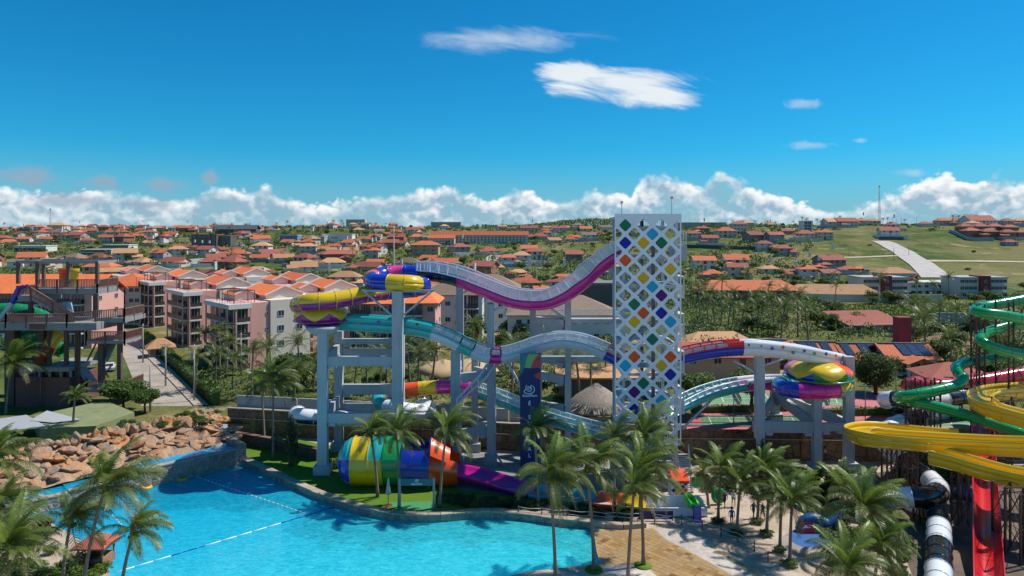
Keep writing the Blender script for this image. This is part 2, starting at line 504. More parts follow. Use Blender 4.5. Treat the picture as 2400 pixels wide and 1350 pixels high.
sparkle_paint = k.sstep(k.noise(k.vm('MULTIPLY', k.pos, (1, 1.8, 1)), 1.5, 6, .72, .8), .30, .74)  # sun sparkle painted into the water colour as stretched noise
k.put(df.inputs['Color'], k.mix(dep, k.mix(sparkle_paint, (.0, .33, .60), (.02, .66, .86)), k.mix(sparkle_paint, (.02, .56, .70), (.12, .92, .95))))
mx0 = k.new('ShaderNodeMixShader'); mx0.inputs[0].default_value = .5
k.l.new(tr.outputs[0], mx0.inputs[1]); k.l.new(df.outputs[0], mx0.inputs[2])
fr = k.new('ShaderNodeFresnel'); fr.inputs['IOR'].default_value = 1.33; k.l.new(bump.outputs[0], fr.inputs['Normal'])
mx = k.new('ShaderNodeMixShader'); k.put(mx.inputs[0], k.m('MULTIPLY', fr.outputs[0], .8))
k.l.new(mx0.outputs[0], mx.inputs[1]); k.l.new(gl.outputs[0], mx.inputs[2]); k.l.new(mx.outputs[0], out.inputs[0])
mb = MB().sheet([(p.x, p.y) for p in POOL], WZ)
single(mb, 'pool_water', m_water, kind='structure')

def stone_material(name, c1, c2, joint, scale=1.6, dist=.35):
    """rubble masonry"""
    m, k = mnode(name)
    wp = k.vm('ADD', k.pos, k.vm('MULTIPLY', k.col(k.pos, 1.2), (dist, dist, dist)))
    v = k.new('ShaderNodeTexVoronoi', feature='F1'); v.inputs['Scale'].default_value = scale; k.put(v.inputs['Vector'], wp)
    e = k.new('ShaderNodeTexVoronoi', feature='DISTANCE_TO_EDGE'); e.inputs['Scale'].default_value = scale; k.put(e.inputs['Vector'], wp)
    sp = k.new('ShaderNodeSeparateColor'); k.l.new(v.outputs['Color'], sp.inputs[0])
    c = k.mix(sp.outputs[0], c1, c2)
    c = k.mix(1.0, c, k.grey(k.lin(k.noise(k.pos, 5, 5, .7), .2, .8, .6, 1.3)), 'MULTIPLY')
    j = k.sstep(e.outputs['Distance'], .015, .07)
    c = k.mix(j, joint, c)
    stn = k.sstep(k.noise(k.vm('MULTIPLY', k.pos, (1, 1, .35)), .5, 6, .7), .48, .7)
    c = k.mix(k.m('MULTIPLY', stn, .55), c, tuple(q * .3 for q in c1))
    k.put(k.b.inputs['Base Color'], c); k.b.inputs['Roughness'].default_value = .9
    bn = k.new('ShaderNodeBump'); bn.inputs['Strength'].default_value = .9; bn.inputs['Distance'].default_value = .08
    k.put(bn.inputs['Height'], k.m('ADD', k.sstep(e.outputs['Distance'], .0, .16), k.m('MULTIPLY', k.noise(k.pos, 9, 4), .4)))
    k.l.new(bn.outputs[0], k.b.inputs['Normal'])
    return m
def _col(self, vec, scale):
    n = self.new('ShaderNodeTexNoise'); self.put(n.inputs['Vector'], vec); n.inputs['Scale'].default_value = scale
    return n.outputs['Color']
NT.col = _col
M_RUBBLE = stone_material('rubble_stone', (.20, .17, .14), (.34, .29, .23), (.33, .30, .26), 1.9)
M_BROWNWALL = stone_material('brown_wall_stone', (.19, .11, .06), (.30, .19, .11), (.14, .085, .05), .9, .2)
M_COPING = pm('coping_stone', (.36, .29, .22), .85, .35, .8, .5, 6, dirt=.6)

# pool kerb: a stone body with single coping slabs along the curved edge
kerb = thing('pool_kerb', 'curved low stone kerb with coping slabs round the wave pool', 'pool edge', edge_s[0])
body = MB(); rnd = random.Random(5)
def offs(pts, i, d):
    a = pts[max(i - 1, 0)]; b = pts[min(i + 1, len(pts) - 1)]
    t = (b - a); t.z = 0; t.normalize(); nrm = Vector((-t.y, t.x, 0))
    return pts[i] + nrm * d
for i in range(len(edge_s) - 1):
    a0, a1 = offs(edge_s, i, -.03), offs(edge_s, i + 1, -.03); b0, b1 = offs(edge_s, i, .75), offs(edge_s, i + 1, .75)
    zt = .32
    for q in (a0, a1, b0, b1): q.z = 0
    v = [(*a0.xy, -1.2), (*a1.xy, -1.2), (*b1.xy, -1.2), (*b0.xy, -1.2), (*a0.xy, zt), (*a1.xy, zt), (*b1.xy, zt), (*b0.xy, zt)]
    body.add(v, ((0, 4, 5, 1), (4, 7, 6, 5), (3, 2, 6, 7)))
    sl_ = MB(); g = .02; dz = rnd.uniform(-.015, .02); w = rnd.uniform(.02, .1)
    c0 = a0.lerp(a1, g) ; c1 = a0.lerp(a1, 1 - g); d1 = b0.lerp(b1, 1 - g); d0 = b0.lerp(b1, g)
    nn = (c0 - d0).normalized() * w
    qs = [c0 + nn, c1 + nn, d1, d0]
    vv = [(q.x, q.y, zt + .004) for q in qs] + [(q.x, q.y, zt + .13 + dz) for q in qs]
    sl_.add(vv, ((0, 1, 5, 4), (1, 2, 6, 5), (2, 3, 7, 6), (3, 0, 4, 7), (4, 5, 6, 7)))
    part(sl_, 'coping_slab', M_COPING, kerb, True)
part(body, 'kerb_wall', M_RUBBLE, kerb, True)

# lawns, grey yard, brown yard
m_lawn, k = mnode('lawn')
n2 = k.noise(k.pos, 1.6, 5, .7)
k.put(k.b.inputs['Base Color'], k.mix(k.sstep(k.noise(k.pos, .3, 4), .35, .7), k.mix(n2, (.06, .13, .015), (.12, .22, .02)), (.13, .19, .03)))
k.b.inputs['Roughness'].default_value = .95; k.b.inputs['Specular IOR Level'].default_value = .1
bn = k.new('ShaderNodeBump'); bn.inputs['Strength'].default_value = .7; bn.inputs['Distance'].default_value = .05
k.put(bn.inputs['Height'], k.noise(k.pos, 14, 3)); k.l.new(bn.outputs[0], k.b.inputs['Normal'])
M_LAWN = m_lawn
inner = [offs(edge_s, i, .72) for i in range(len(edge_s) - 8)]
lawn_back = [PG(1330, 1178), PG(1200, 1165), PG(1080, 1150), PG(1000, 1120), PG(960, 1085), PG(860, 1062), PG(740, 1040), PG(640, 1020), PG(560, 1008), PG(520, 1030)]
mb = MB().sheet([(p.x, p.y) for p in inner] + [(p.x, p.y) for p in lawn_back], .10)
single(mb, 'lawn', M_LAWN, kind='structure')
gp = [PG(990, 1118), PG(1080, 1150), PG(1200, 1168), PG(1400, 1180), PG(1480, 1160), PG(1480, 1095), PG(1300, 1062), PG(1000, 1062)]
single(MB().sheet([(p.x, p.y) for p in gp], .014), 'concrete_yard', M_GREYPAVE, kind='structure')
yp = [PG(2040, 1110), PG(2160, 1400), PG(2600, 1400), PG(2600, 1090), PG(2200, 1090)]
single(MB().sheet([(p.x, p.y) for p in yp], .012), 'brown_yard', M_SOIL, kind='structure')

# retaining wall behind the park with pilasters
rw = thing('retaining_wall', 'long brown stone retaining wall behind the slide structure', 'wall', (0, 88, 0))
pts = [Vector((x, y, 0)) for x, y in WALL if -45 < x < 110] + [Vector((110, 84, 0))]
mb = MB(); cap = MB()
for a, b in zip(pts, pts[1:]):
    za, zb = (3.4 if a.x < 10 else 4.0), (3.4 if b.x < 10 else 4.0)
    mb.add([(a.x, a.y, -.5), (b.x, b.y, -.5), (b.x, b.y + .7, -.5), (a.x, a.y + .7, -.5), (a.x, a.y, za), (b.x, b.y, zb), (b.x, b.y + .7, zb), (a.x, a.y + .7, za)],
           ((0, 1, 5, 4), (2, 3, 7, 6), (4, 5, 6, 7)))
    cap.add([(a.x, a.y - .1, za), (b.x, b.y - .1, zb), (b.x, b.y + .8, zb), (a.x, a.y + .8, za), (a.x, a.y - .1, za + .16), (b.x, b.y - .1, zb + .16), (b.x, b.y + .8, zb + .16), (a.x, a.y + .8, za + .16)],
            ((0, 1, 5, 4), (2, 3, 7, 6), (4, 5, 6, 7), (0, 3, 2, 1)))
part(mb, 'masonry', M_BROWNWALL, rw, True)
part(cap, 'wall_cap', pm('wall_cap', (.30, .26, .22), .85, .25, .5, .3, dirt=.5), rw, True)
pp = MB()
for a, b in zip(pts, pts[1:]):
    za, zb = (2.2 if a.x < 10 else 2.6), (2.2 if b.x < 10 else 2.6)
    pp.rod([(a.x, a.y - .18, za), (b.x, b.y - .18, zb)], .06, 6)
part(pp, 'water_pipe', pm('pale_pipe', (.55, .40, .36), .5), rw, True)
for X in range(-36, 60, 8):
    Y = wallY(X)
    part(MB().box(X - .35, X + .35, Y - .22, Y + .1, -.3, 3.3), 'pilaster', M_BROWNWALL, rw, True)
# grey parapet wall standing on top (left) and plain wall behind huts
m_par = pm('grey_render', (.42, .41, .40), .85, .15, .4, .2, streak=.4)
pw = thing('parapet_wall', 'grey rendered parapet wall standing on the brown retaining wall', 'wall', (-20, 95, 3.4))
for (xa, xb) in [(-39, -30), (-29.8, -20.5), (-20.3, -10.5), (-10.3, -.5), (-.3, 11)]:
    ya, yb = wallY(xa) + 1.2, wallY(xb) + 1.2
    part(MB().bar((xa, ya, 4.15), (xb, yb, 4.15), .2, 1.9), 'panel', m_par, pw, True)
# ------------------------------------------------------------------ plants
def leaf_material(name, c1, c2, trans=.35, rough=.55):
    m, k = mnode(name)
    g = k.new('ShaderNodeNewGeometry'); oi = k.new('ShaderNodeObjectInfo')
    f = k.m('ADD', k.m('MULTIPLY', g.outputs['Random Per Island'], .65), k.m('MULTIPLY', oi.outputs['Random'], .4))
    c = k.mix(f, c1, c2)
    k.put(k.b.inputs['Base Color'], c); k.b.inputs['Roughness'].default_value = rough
    k.b.inputs['Specular IOR Level'].default_value = .5
    tl = k.new('ShaderNodeBsdfTranslucent'); k.put(tl.inputs['Color'], k.mix(.5, c, (.16, .22, .02)))
    mx = k.new('ShaderNodeMixShader'); mx.inputs[0].default_value = trans
    k.l.new(k.b.outputs[0], mx.inputs[1]); k.l.new(tl.outputs[0], mx.inputs[2])
    k.l.new(mx.outputs[0], k.n['Material Output'].inputs[0])
    return m
M_FROND = leaf_material('palm_frond', (.065, .105, .018), (.165, .19, .045), rough=.42)
M_FRONDD = leaf_material('palm_frond_dry', (.16, .13, .05), (.26, .21, .10), .25)
M_FRONDG = leaf_material('palm_frond_fresh', (.11, .19, .02), (.23, .29, .04), rough=.42)
M_LEAF = [leaf_material('leaf_dark', (.028, .062, .014), (.065, .11, .022)), leaf_material('leaf_mid', (.045, .098, .014), (.10, .165, .024)),
          leaf_material('leaf_bright', (.055, .12, .012), (.12, .19, .022)), leaf_material('leaf_olive', (.050, .070, .020), (.10, .12, .035))]
M_TRUNK = pm('palm_trunk', (.22, .17, .125), .9, .3, 2.0, .8, 14)
M_BARK = pm('tree_bark', (.12, .085, .06), .9, .3, 2.0, .8, 10)
M_NUT = pm('coconut', (.16, .16, .04), .6, .3, 3)

def frond_mesh(name, th0, th1, n=46, mat=M_FROND, seed=0, ll=.30, hang=.75, sweep=0.0, wid=.0165):
    rnd = random.Random(seed); mb = MB()
    N = 12; pts = []; p = Vector((0, 0, 0))
    for i in range(N + 1):
        t = i / N; a = R(th0 + (th1 - th0) * (t ** 1.25)); pts.append(p.copy())
        p += Vector((math.cos(a), sweep * t * t, math.sin(a))) / N
    # rachis
    v = []; f = []
    for i, q in enumerate(pts):
        w = .013 * (1 - .85 * i / N)
        v += [q + Vector((0, -w, 0)), q + Vector((0, w, 0)), q + Vector((0, 0, w * 1.2))]
    for i in range(N):
        b = i * 3; f += [(b, b + 3, b + 5, b + 2), (b + 2, b + 5, b + 4, b + 1), (b + 1, b + 4, b + 3, b)]
    mb.add(v, f, 0)
    for s in (-1, 1):
        for j in range(n):
            t = .10 + .90 * (j + rnd.uniform(-.3, .3)) / n
            t = max(.08, min(.995, t)); x = t * N; i = min(N - 1, int(x)); q = pts[i].lerp(pts[i + 1], x - i)
            T = (pts[i + 1] - pts[i]).normalized()
            up = Vector((0, 1, 0)).cross(T) * -1
            L = ll * (.35 + .65 * math.sin(math.pi * min(1, t * .80 + .16))) * rnd.uniform(.85, 1.12)
            d = (T * (.55 + .5 * t) + Vector((0, s * .85, 0)) + up * .12).normalized()
            d2 = (d * .75 + Vector((0, 0, -hang * rnd.uniform(.7, 1.5))) + Vector((0, sweep * .5, 0))).normalized()
            m_ = q + d * L * .5; e = m_ + d2 * L * .55
            w = T * wid * rnd.uniform(.7, 1.15)
            mb.add([q - w * .5, q + w * .5, m_ + w * .5, m_ - w * .5, e], ((0, 1, 2, 3), (3, 2, 4)), 0)
    return mb.mesh(name, mat)
FR = {'up': frond_mesh('frond_upright', 72, 12, seed=1, mat=M_FRONDG, ll=.24, hang=.45),
      'mid': frond_mesh('frond_arching', 48, -38, seed=2, hang=.9),
      'mid2': frond_mesh('frond_arching_swept', 38, -45, seed=3, sweep=.4, hang=.95),
      'low': frond_mesh('frond_drooping', 8, -72, seed=4, hang=.8),
      'low2': frond_mesh('frond_drooping_swept', 0, -60, seed=5, sweep=-.3, hang=.8),
      'dry': frond_mesh('frond_dry', -25, -85, seed=6, mat=M_FRONDD, n=26, hang=.6)}
def palm_trunk(h, lean, r, seed=0):
    rnd = random.Random(seed); pts = []; rr = []
    n = 9
    for i in range(n + 1):
        t = i / n
        pts.append(Vector((lean[0] * t ** 1.6, lean[1] * t ** 1.6, h * t))); rr.append(r * (1.45 - .45 * min(1, t * 6)) * (1 - .3 * t))
    return MB().rod(pts, rr, 9), pts[-1]
def palm(base, crown, L, name='coconut_palm', label=None, group=None, seed=0, nf=24, wind=(.55, .1), r=.17, cat='palm tree', nuts=True):
    """a palm with single fronds; base and crown in world space, fronds L metres long"""
    rnd = random.Random(seed + 77); base = Vector(base); crown = Vector(crown); L *= 1.30 * rnd.uniform(.88, 1.1); nf = int(nf * rnd.uniform(1.0, 1.25)); ax, ay = rnd.uniform(-.12, .12), rnd.uniform(-.12, .12); dryf = rnd.uniform(.84, .95)
    t = thing(name, label, cat, base, 0, group)
    tr, top = palm_trunk(crown.z - base.z, (crown.x - base.x, crown.y - base.y), r, seed)
    part(tr, 'trunk', M_TRUNK, t)
    hb = MB().lathe([(.0, .9), (.09, .75), (.2, .3), (.24, .0), (.12, -.3)], 8, c=tuple(top + Vector((0, 0, .05))))
    part(hb, 'crown_heart', M_FRONDG, t)
    wv = Vector((wind[0], wind[1], 0))
    for i in range(nf):
        az = i * 2.39996 + rnd.uniform(-.3, .3)
        lev = i / nf
        kind = 'up' if lev < .22 else ('mid' if rnd.random() < .6 else 'mid2') if lev < .62 else (rnd.choice(['low', 'low2', 'low']) if lev < dryf else 'dry')
        d = Vector((math.cos(az), math.sin(az), 0)) + wv * (.9 if lev < .7 else .6)
        a2 = math.atan2(d.y, d.x)
        l = L * rnd.uniform(.72, 1.15) * (.9 + .18 * (d.length - 1))
        o = inst(FR[kind], 'frond', t, top + Vector((math.cos(a2) * .1, math.sin(a2) * .1, .35 - .35 * lev)), (rnd.uniform(-.45, .45), rnd.uniform(-.2, .2) + ax * math.cos(a2) + ay * math.sin(a2), a2), (l, l * rnd.uniform(.85, 1.1), l))
    if nuts:
        cb = MB()
        for i in range(6):
            a = rnd.uniform(0, 6.28); cb.lathe([(0, -.15), (.11, -.09), (.14, 0), (.1, .1), (0, .15)], 6, c=(top.x + .28 * math.cos(a), top.y + .28 * math.sin(a), top.z - .18 - rnd.uniform(0, .15)))
        part(cb, 'coconut_bunch', M_NUT, t)
    return t
# far palms: crown as one mesh
def crown_mesh(name, seed, nf=17, n=13):
    rnd = random.Random(seed); big = MB()
    for i in range(nf):
        lev = i / nf; az = i * 2.4 + rnd.uniform(-.3, .3)
        th0, th1 = (65, 10) if lev < .25 else (38, -45) if lev < .65 else (0, -72)
        me = frond_mesh('tmp', th0 + rnd.uniform(-8, 8), th1 + rnd.uniform(-10, 10), n, M_FROND, seed * 50 + i, .28, .6, rnd.uniform(-.2, .3), .035)
        M = Matrix.Rotation(az, 4, 'Z') @ Matrix.Scale(rnd.uniform(.85, 1.1), 4)
        big.add([M @ v.co for v in me.vertices], [tuple(p.vertices) for p in me.polygons])
        bpy.data.meshes.remove(me)
    return big.mesh(name, M_FROND)
CROWNS = [crown_mesh('palm_crown_%s' % s, i + 1) for i, s in enumerate(('full', 'open', 'swept'))]
TRUNKS = [palm_trunk(1.0, (.06, .0), .026, 1)[0].mesh('slim_trunk', M_TRUNK), palm_trunk(1.0, (-.10, .03), .026, 2)[0].mesh('leaning_trunk', M_TRUNK)]
def far_palm(base, h, L, label, group, seed=0):
    rnd = random.Random(seed); t = thing('coconut_palm', label, 'palm tree', base, rnd.uniform(0, 6.28), group)
    i = rnd.randrange(2); lean = ((.06, 0), (-.10, .03))[i]
    inst(TRUNKS[i], 'trunk', t, (0, 0, 0), (0, 0, 0), (h, h, h))
    inst(rnd.choice(CROWNS), 'crown', t, (lean[0] * h, lean[1] * h, h), (rnd.uniform(-.1, .1), rnd.uniform(-.1, .1), rnd.uniform(0, 6.28)), L)
    return t

def leaf_cloud(name, lobes, n, size, mat, seed, flat=.0):
    """leaf-sized faces spread through several lobes: (x, y, z, rx, ry, rz)"""
    rnd = random.Random(seed); mb = MB()
    tot = sum(l[3] * l[4] * l[5] for l in lobes) ** 1
    for lo in lobes:
        cnt = int(n * lo[3] * lo[4] * lo[5] / tot)
        for _ in range(cnt):
            while True:
                d = Vector((rnd.uniform(-1, 1), rnd.uniform(-1, 1), rnd.uniform(-1, 1)))
                if .1 < d.length < 1: break
            d = d.normalized() * (rnd.random() ** .38) * (1 + .22 * mnoise.noise(d * 2.3 + Vector((seed, 0, 0))))
            c = Vector((lo[0] + d.x * lo[3], lo[1] + d.y * lo[4], lo[2] + d.z * lo[5]))
            nrm = (d.normalized() * .7 + Vector((rnd.uniform(-1, 1), rnd.uniform(-1, 1), rnd.uniform(-.4, 1)))).normalized()
            a = nrm.orthogonal().normalized(); a.rotate(Matrix.Rotation(rnd.uniform(0, 6.28), 3, nrm)); b = nrm.cross(a)
            s = size * rnd.uniform(.6, 1.35)
            mb.add([c - a * s, c - b * s * .55 + nrm * s * .15, c + a * s, c + b * s * .55 + nrm * s * .15], ((0, 1, 2, 3),))
    return mb.mesh(name, mat)
def lobes_round(seed, k=7, h=.35):
    rnd = random.Random(seed); L = [(0, 0, .0, .62, .62, .55)]
    for i in range(k):
        a = 6.28 * i / k + rnd.uniform(-.3, .3); r = rnd.uniform(.38, .62)
        L.append((r * math.cos(a), r * math.sin(a), rnd.uniform(-.28, h), rnd.uniform(.3, .46), rnd.uniform(.3, .46), rnd.uniform(.26, .42)))
    return L
TREE_CROWNS = [leaf_cloud('tree_crown_%d' % i, lobes_round(i * 3 + 1), 1100, .085, M_LEAF[(0, 1, 1, 3, 0, 2)[i]], i + 10) for i in range(6)]
BUSH_CROWNS = [leaf_cloud('bush_foliage_%d' % i, lobes_round(i * 5 + 2, 5, .15), 520, .12, M_LEAF[(1, 0, 2, 3)[i]], i + 40) for i in range(4)]
def tree_trunk_mesh(seed):
    rnd = random.Random(seed); mb = MB().rod([(0, 0, 0), (.01, .02, .25), (.0, .0, .55)], [.045, .035, .025], 7)
    for i in range(5):
        a = 6.28 * i / 5 + rnd.uniform(-.4, .4); mb.rod([(0, 0, .3 + .03 * i), (.12 * math.cos(a), .12 * math.sin(a), .5), (.3 * math.cos(a), .3 * math.sin(a), .72)], [.022, .016, .006], 5)
    return mb.mesh('limbed_trunk', M_BARK)
TT = [tree_trunk_mesh(1), tree_trunk_mesh(2)]
def tree(base, h, w, label, group=None, seed=0, kind=None, name='leafy_tree', crown=None, cz=.58, ch=.46):
    rnd = random.Random(seed); t = thing(name, label, 'tree', base, rnd.uniform(0, 6.28), group)
    inst(rnd.choice(TT), 'trunk', t, (0, 0, -.1), (0, 0, 0), h)
    me = crown or TREE_CROWNS[kind if kind is not None else rnd.randrange(6)]
    inst(me, 'crown', t, (0, 0, h * cz), (0, 0, rnd.uniform(0, 6.28)), (w / 2, w / 2 * rnd.uniform(.85, 1.1), h * ch))
    return t
def bush(base, h, w, label, group=None, seed=0, kind=None, name='leafy_bush'):
    rnd = random.Random(seed); t = thing(name, label, 'bush', base, rnd.uniform(0, 6.28), group)
    inst(BUSH_CROWNS[kind if kind is not None else rnd.randrange(4)], 'foliage', t, (0, 0, h * .42), (0, 0, 0), (w / 2, w / 2 * rnd.uniform(.8, 1.1), h * .55))
    inst(TT[0], 'stem', t, (0, 0, -.05), (0, 0, 0), h * .8)
    return t
# ------------------------------------------------------------------ water slides
def fibre(name, rgb, rough=.22):
    return pm('fibreglass_' + name, rgb, rough, .06, .5, 0, coat=.5, dirt=.14, streak=.05)
C = {'magenta': fibre('magenta', (.60, .008, .27)), 'purple': fibre('purple', (.27, .008, .20)), 'pink': fibre('pink', (.75, .05, .27)), 'blue': fibre('blue', (.014, .04, .44)),
     'yellow': fibre('yellow', (.70, .46, .008)), 'orange': fibre('orange', (.85, .10, .012)), 'red': fibre('red', (.58, .018, .018)), 'green': fibre('green', (.012, .22, .06)),
     'turq': fibre('turquoise', (.025, .42, .42)), 'white': fibre('white', (.74, .77, .80)), 'black': fibre('black', (.012, .014, .02)), 'kelly': fibre('bright_green', (.012, .30, .08), .2),
     'ryellow': fibre('warm_yellow', (.72, .48, .01), .3), 'rred': fibre('deep_red', (.55, .012, .022), .25), 'navy': fibre('navy', (.01, .02, .08)), 'pale': fibre('pale_blue', (.50, .62, .70))}
m_pane, k = mnode('clear_pane')
k.n.remove(k.b)
_t = k.new('ShaderNodeBsdfTransparent'); _t.inputs[0].default_value = (.86, .92, .95, 1)
_d = k.new('ShaderNodeBsdfPrincipled'); _d.inputs['Base Color'].default_value = (.74, .82, .88, 1); _d.inputs['Roughness'].default_value = .12
_m = k.new('ShaderNodeMixShader'); _m.inputs[0].default_value = .48
k.l.new(_t.outputs[0], _m.inputs[1]); k.l.new(_d.outputs[0], _m.inputs[2]); k.l.new(_m.outputs[0], k.n['Material Output'].inputs[0])
M_PANE = m_pane
M_FLANGE = pm('flange_grey', (.30, .31, .33), .4, .1)

def frames(pts):
    out = []
    for i, p in enumerate(pts):
        d = (pts[min(i + 1, len(pts) - 1)] - pts[max(i - 1, 0)]).normalized()
        s = d.cross(Vector((0, 0, 1)))
        if s.length < 1e-3: s = Vector((1, 0, 0))
        s.normalize(); out.append((p, s, s.cross(d).normalized(), d))
    return out
def sweep(fr, prof, i0, i1, closed=False):
    """sweep a profile [(side, up)] along frames i0..i1"""
    mb = MB(); n = len(prof); v = []
    for i in range(i0, i1 + 1):
        p, s, u, d = fr[i]
        for a, b in prof: v.append(p + s * a + u * b)
    f = []
    for i in range(i1 - i0):
        for j in range(n if closed else n - 1):
            j2 = (j + 1) % n; f.append((i * n + j, (i + 1) * n + j, (i + 1) * n + j2, i * n + j2))
    return mb.add(v, f, 0, True)
def arc(r, a0, a1, n, sx=1.0, dz=0.0):
    return [(r * sx * math.cos(R(a0 + (a1 - a0) * i / n)), r * math.sin(R(a0 + (a1 - a0) * i / n)) + dz) for i in range(n + 1)]
def thick(prof, w):
    """closed band: the profile and its inner copy"""
    return prof + [(a * (1 - w), b * (1 - w) + 0.0) for a, b in reversed(prof)]
def slide_path(px_pts, step=.45):
    return frames(resample(spline([P(x, y, Y) for x, y, Y in px_pts], 10), step))
def fr_index(fr, px):
    """index of the frame whose picture column is nearest (monotone pieces only)"""
    return min(range(len(fr)), key=lambda i: abs(1200 + FPX * fr[i][0].x / fr[i][0].y - px))
def tube(parent, fr, segs, r, rings=True, n=14, name='tube_section'):
    """segs: (fraction where it ends, colour or (upper, lower))"""
    N = len(fr) - 1; a = 0
    for q, cset in segs:
        b = min(N, max(a + 1, int(round(q * N))))
        if isinstance(cset, tuple):
            up = part(sweep(fr, thick(arc(r, -8, 188, n), .03), a, b, True), name, C[cset[0]], parent, True)
            part(sweep(fr, thick(arc(r * 1.005, 188, 352, n), .03), a, b, True), name, C[cset[1]], parent, True)
        else:
            up = part(sweep(fr, thick(arc(r, 0, 360, n + 6), .03), a, b, True), name, C[cset], parent, True)
        if rings:
            st = 4
            for i in range(a, b, st):
                p, s, u, d = fr[i]; fl = MB()
                ring = [(p + s * (rr * math.cos(t)) + u * (rr * math.sin(t)) + d * o) for o, rr in ((-.035, r * .99), (-.035, r * 1.055), (.035, r * 1.055), (.035, r * .99)) for t in [2 * math.pi * j / 18 for j in range(18)]]
                fl.add(ring, [(m * 18 + j, m * 18 + (j + 1) % 18, (m + 1) * 18 + (j + 1) % 18, (m + 1) * 18 + j) for m in range(3) for j in range(18)], 0, True)
                part(fl, 'flange', C[cset if isinstance(cset, str) else cset[0]], up, True)
        a = b
def flume(parent, fr, segs, r, wall=.75, wind=True, post=3, name='flume_section', flare=1.0, arc0=180):
    """open trough: round bottom, side walls with window panes; segs: (fraction, hull colour, wall colour, windows)"""
    N = len(fr) - 1; a = 0
    for q, hull, wcol, win in segs:
        b = min(N, max(a + 1, int(round(q * N))))
        hl = .28 if wall > .7 else 0.0
        h = part(sweep(fr, thick([(-r, hl)] * (hl > 0) + arc(r, arc0, 540 - arc0, 14) + [(r, hl)] * (hl > 0), .04), a, b, True), name, C[hull], parent, True)
        if wall > 0:
            if win:
                frame = MB()
                for sgn in (-1, 1):
                    x0 = r * sgn; x1 = r * sgn * flare
                    for zz, hh in ((hl + .07, .14), (wall - .06, .14)):
                        xx = x0 + (x1 - x0) * zz / wall
                        frame.v, frame.f, frame.mi, frame.sm = _merge(frame, sweep(fr, [(xx - .05, zz - hh / 2), (xx + .05, zz - hh / 2), (xx + .05, zz + hh / 2), (xx - .05, zz + hh / 2)], a, b, True))
                    i = a
                    while i <= b:
                        p, s, u, d = fr[i]
                        frame.bar(p + s * x0 + u * (hl + .06), p + s * x1 + u * (wall - .06), .13, .20, up=s)
                        j = min(i + post, b)
                        if j > i:
                            pn = sweep(fr, [(x0, hl + .12), (x1, wall - .12)], i, j)
                            part(pn, 'pane', M_PANE, h, True)
                        if i == b: break
                        i = j
                part(frame, 'window_frame', C[wcol], h, True)
            else:
                for sgn in (-1, 1):
                    x0 = r * sgn; x1 = r * sgn * flare
                    part(sweep(fr, [(x0 - .03, hl - .02), (x1 - .03, wall), (x1 + .04, wall), (x0 + .04, hl - .02)], a, b, True), 'side_wall', C[wcol], h, True)
        # stiffening ribs under the hull
        for i in range(a, b + 1, 6):
            p, s, u, d = fr[i]; rb = MB()
            pr = arc(r * 1.0, arc0, 540 - arc0, 10); po = arc(r * 1.06, arc0, 540 - arc0, 10)
            v = [p + s * x + u * z + d * o for o in (-.04, .04) for x, z in pr + po]
            m = 11; L = 22
            f = [(m + j, m + j + 1, L + m + j + 1, L + m + j) for j in range(10)] + [(j, j + 1, m + j + 1, m + j) for j in range(10)] + [(L + m + j, L + m + j + 1, L + j + 1, L + j) for j in range(10)]
            rb.add(v, f); part(rb, 'rib', C[hull], h, True)
        a = b
def _merge(a, b):
    o = len(a.v)
    return a.v + b.v, a.f + [tuple(i + o for i in f) for f in b.f], a.mi + b.mi, a.sm + b.sm
def dots(parent, fr, a, b, r, side, cols, step=3, h0=.1, h1=.5, name='dot'):
    """coloured round stickers on a wall"""
    rnd = random.Random(len(fr)); i = a; q = 0
    while i < b:
        p, s, u, d = fr[i]; rad = rnd.uniform(.13, .22); z = rnd.uniform(h0, h1)
        c = p + s * side * (r + .085) + u * z
        part(MB().add([c + (d * math.cos(t) + u * math.sin(t)) * rad for t in [6.2832 * j / 12 for j in range(12)]], (tuple(range(12)),)), name, C[cols[q % len(cols)]], parent, True)
        q += 1; i += step
def bowl(parent, c, R_, H, top, low, n=24, teeth=6, open_top=False, tilt=None):
    """flattened closed shell with a zigzag seam; top / low lists of colours"""
    def prof(t):  # t from -1 bottom to 1 top
        return R_ * max(.04, (1 - abs(t) ** 2.2)) ** .6, t * H / 2
    per = n // teeth
    for k_ in range(teeth):
        for upper in (True, False):
            mb = MB(); rows = 7; v = []
            for j in range(per + 1):
                a = 2 * math.pi * (k_ * per + j) / n
                seam = -.32 + .6 * abs((j / per) * 2 - 1) if True else 0
                t0, t1 = (seam, .985) if upper else (-.985, seam)
                for i in range(rows + 1):
                    r, z = prof(t0 + (t1 - t0) * i / rows); v.append((c[0] + r * math.cos(a), c[1] + r * math.sin(a), c[2] + z))
            m = rows + 1
            f = [(j * m + i, (j + 1) * m + i, (j + 1) * m + i + 1, j * m + i + 1) for j in range(per) for i in range(rows)]
            mb.add(v, f, 0, True)
            part(mb, 'bowl_panel', C[(top if upper else low)[k_ % len(top if upper else low)]], parent, True)
    part(MB().lathe([(R_ * 1.0, -H * .21), (R_ * 1.035, -H * .2), (R_ * 1.035, -H * .16), (R_, -H * .15)], n, c=c), 'rim', C['white'] if False else C[low[0]], parent, True)

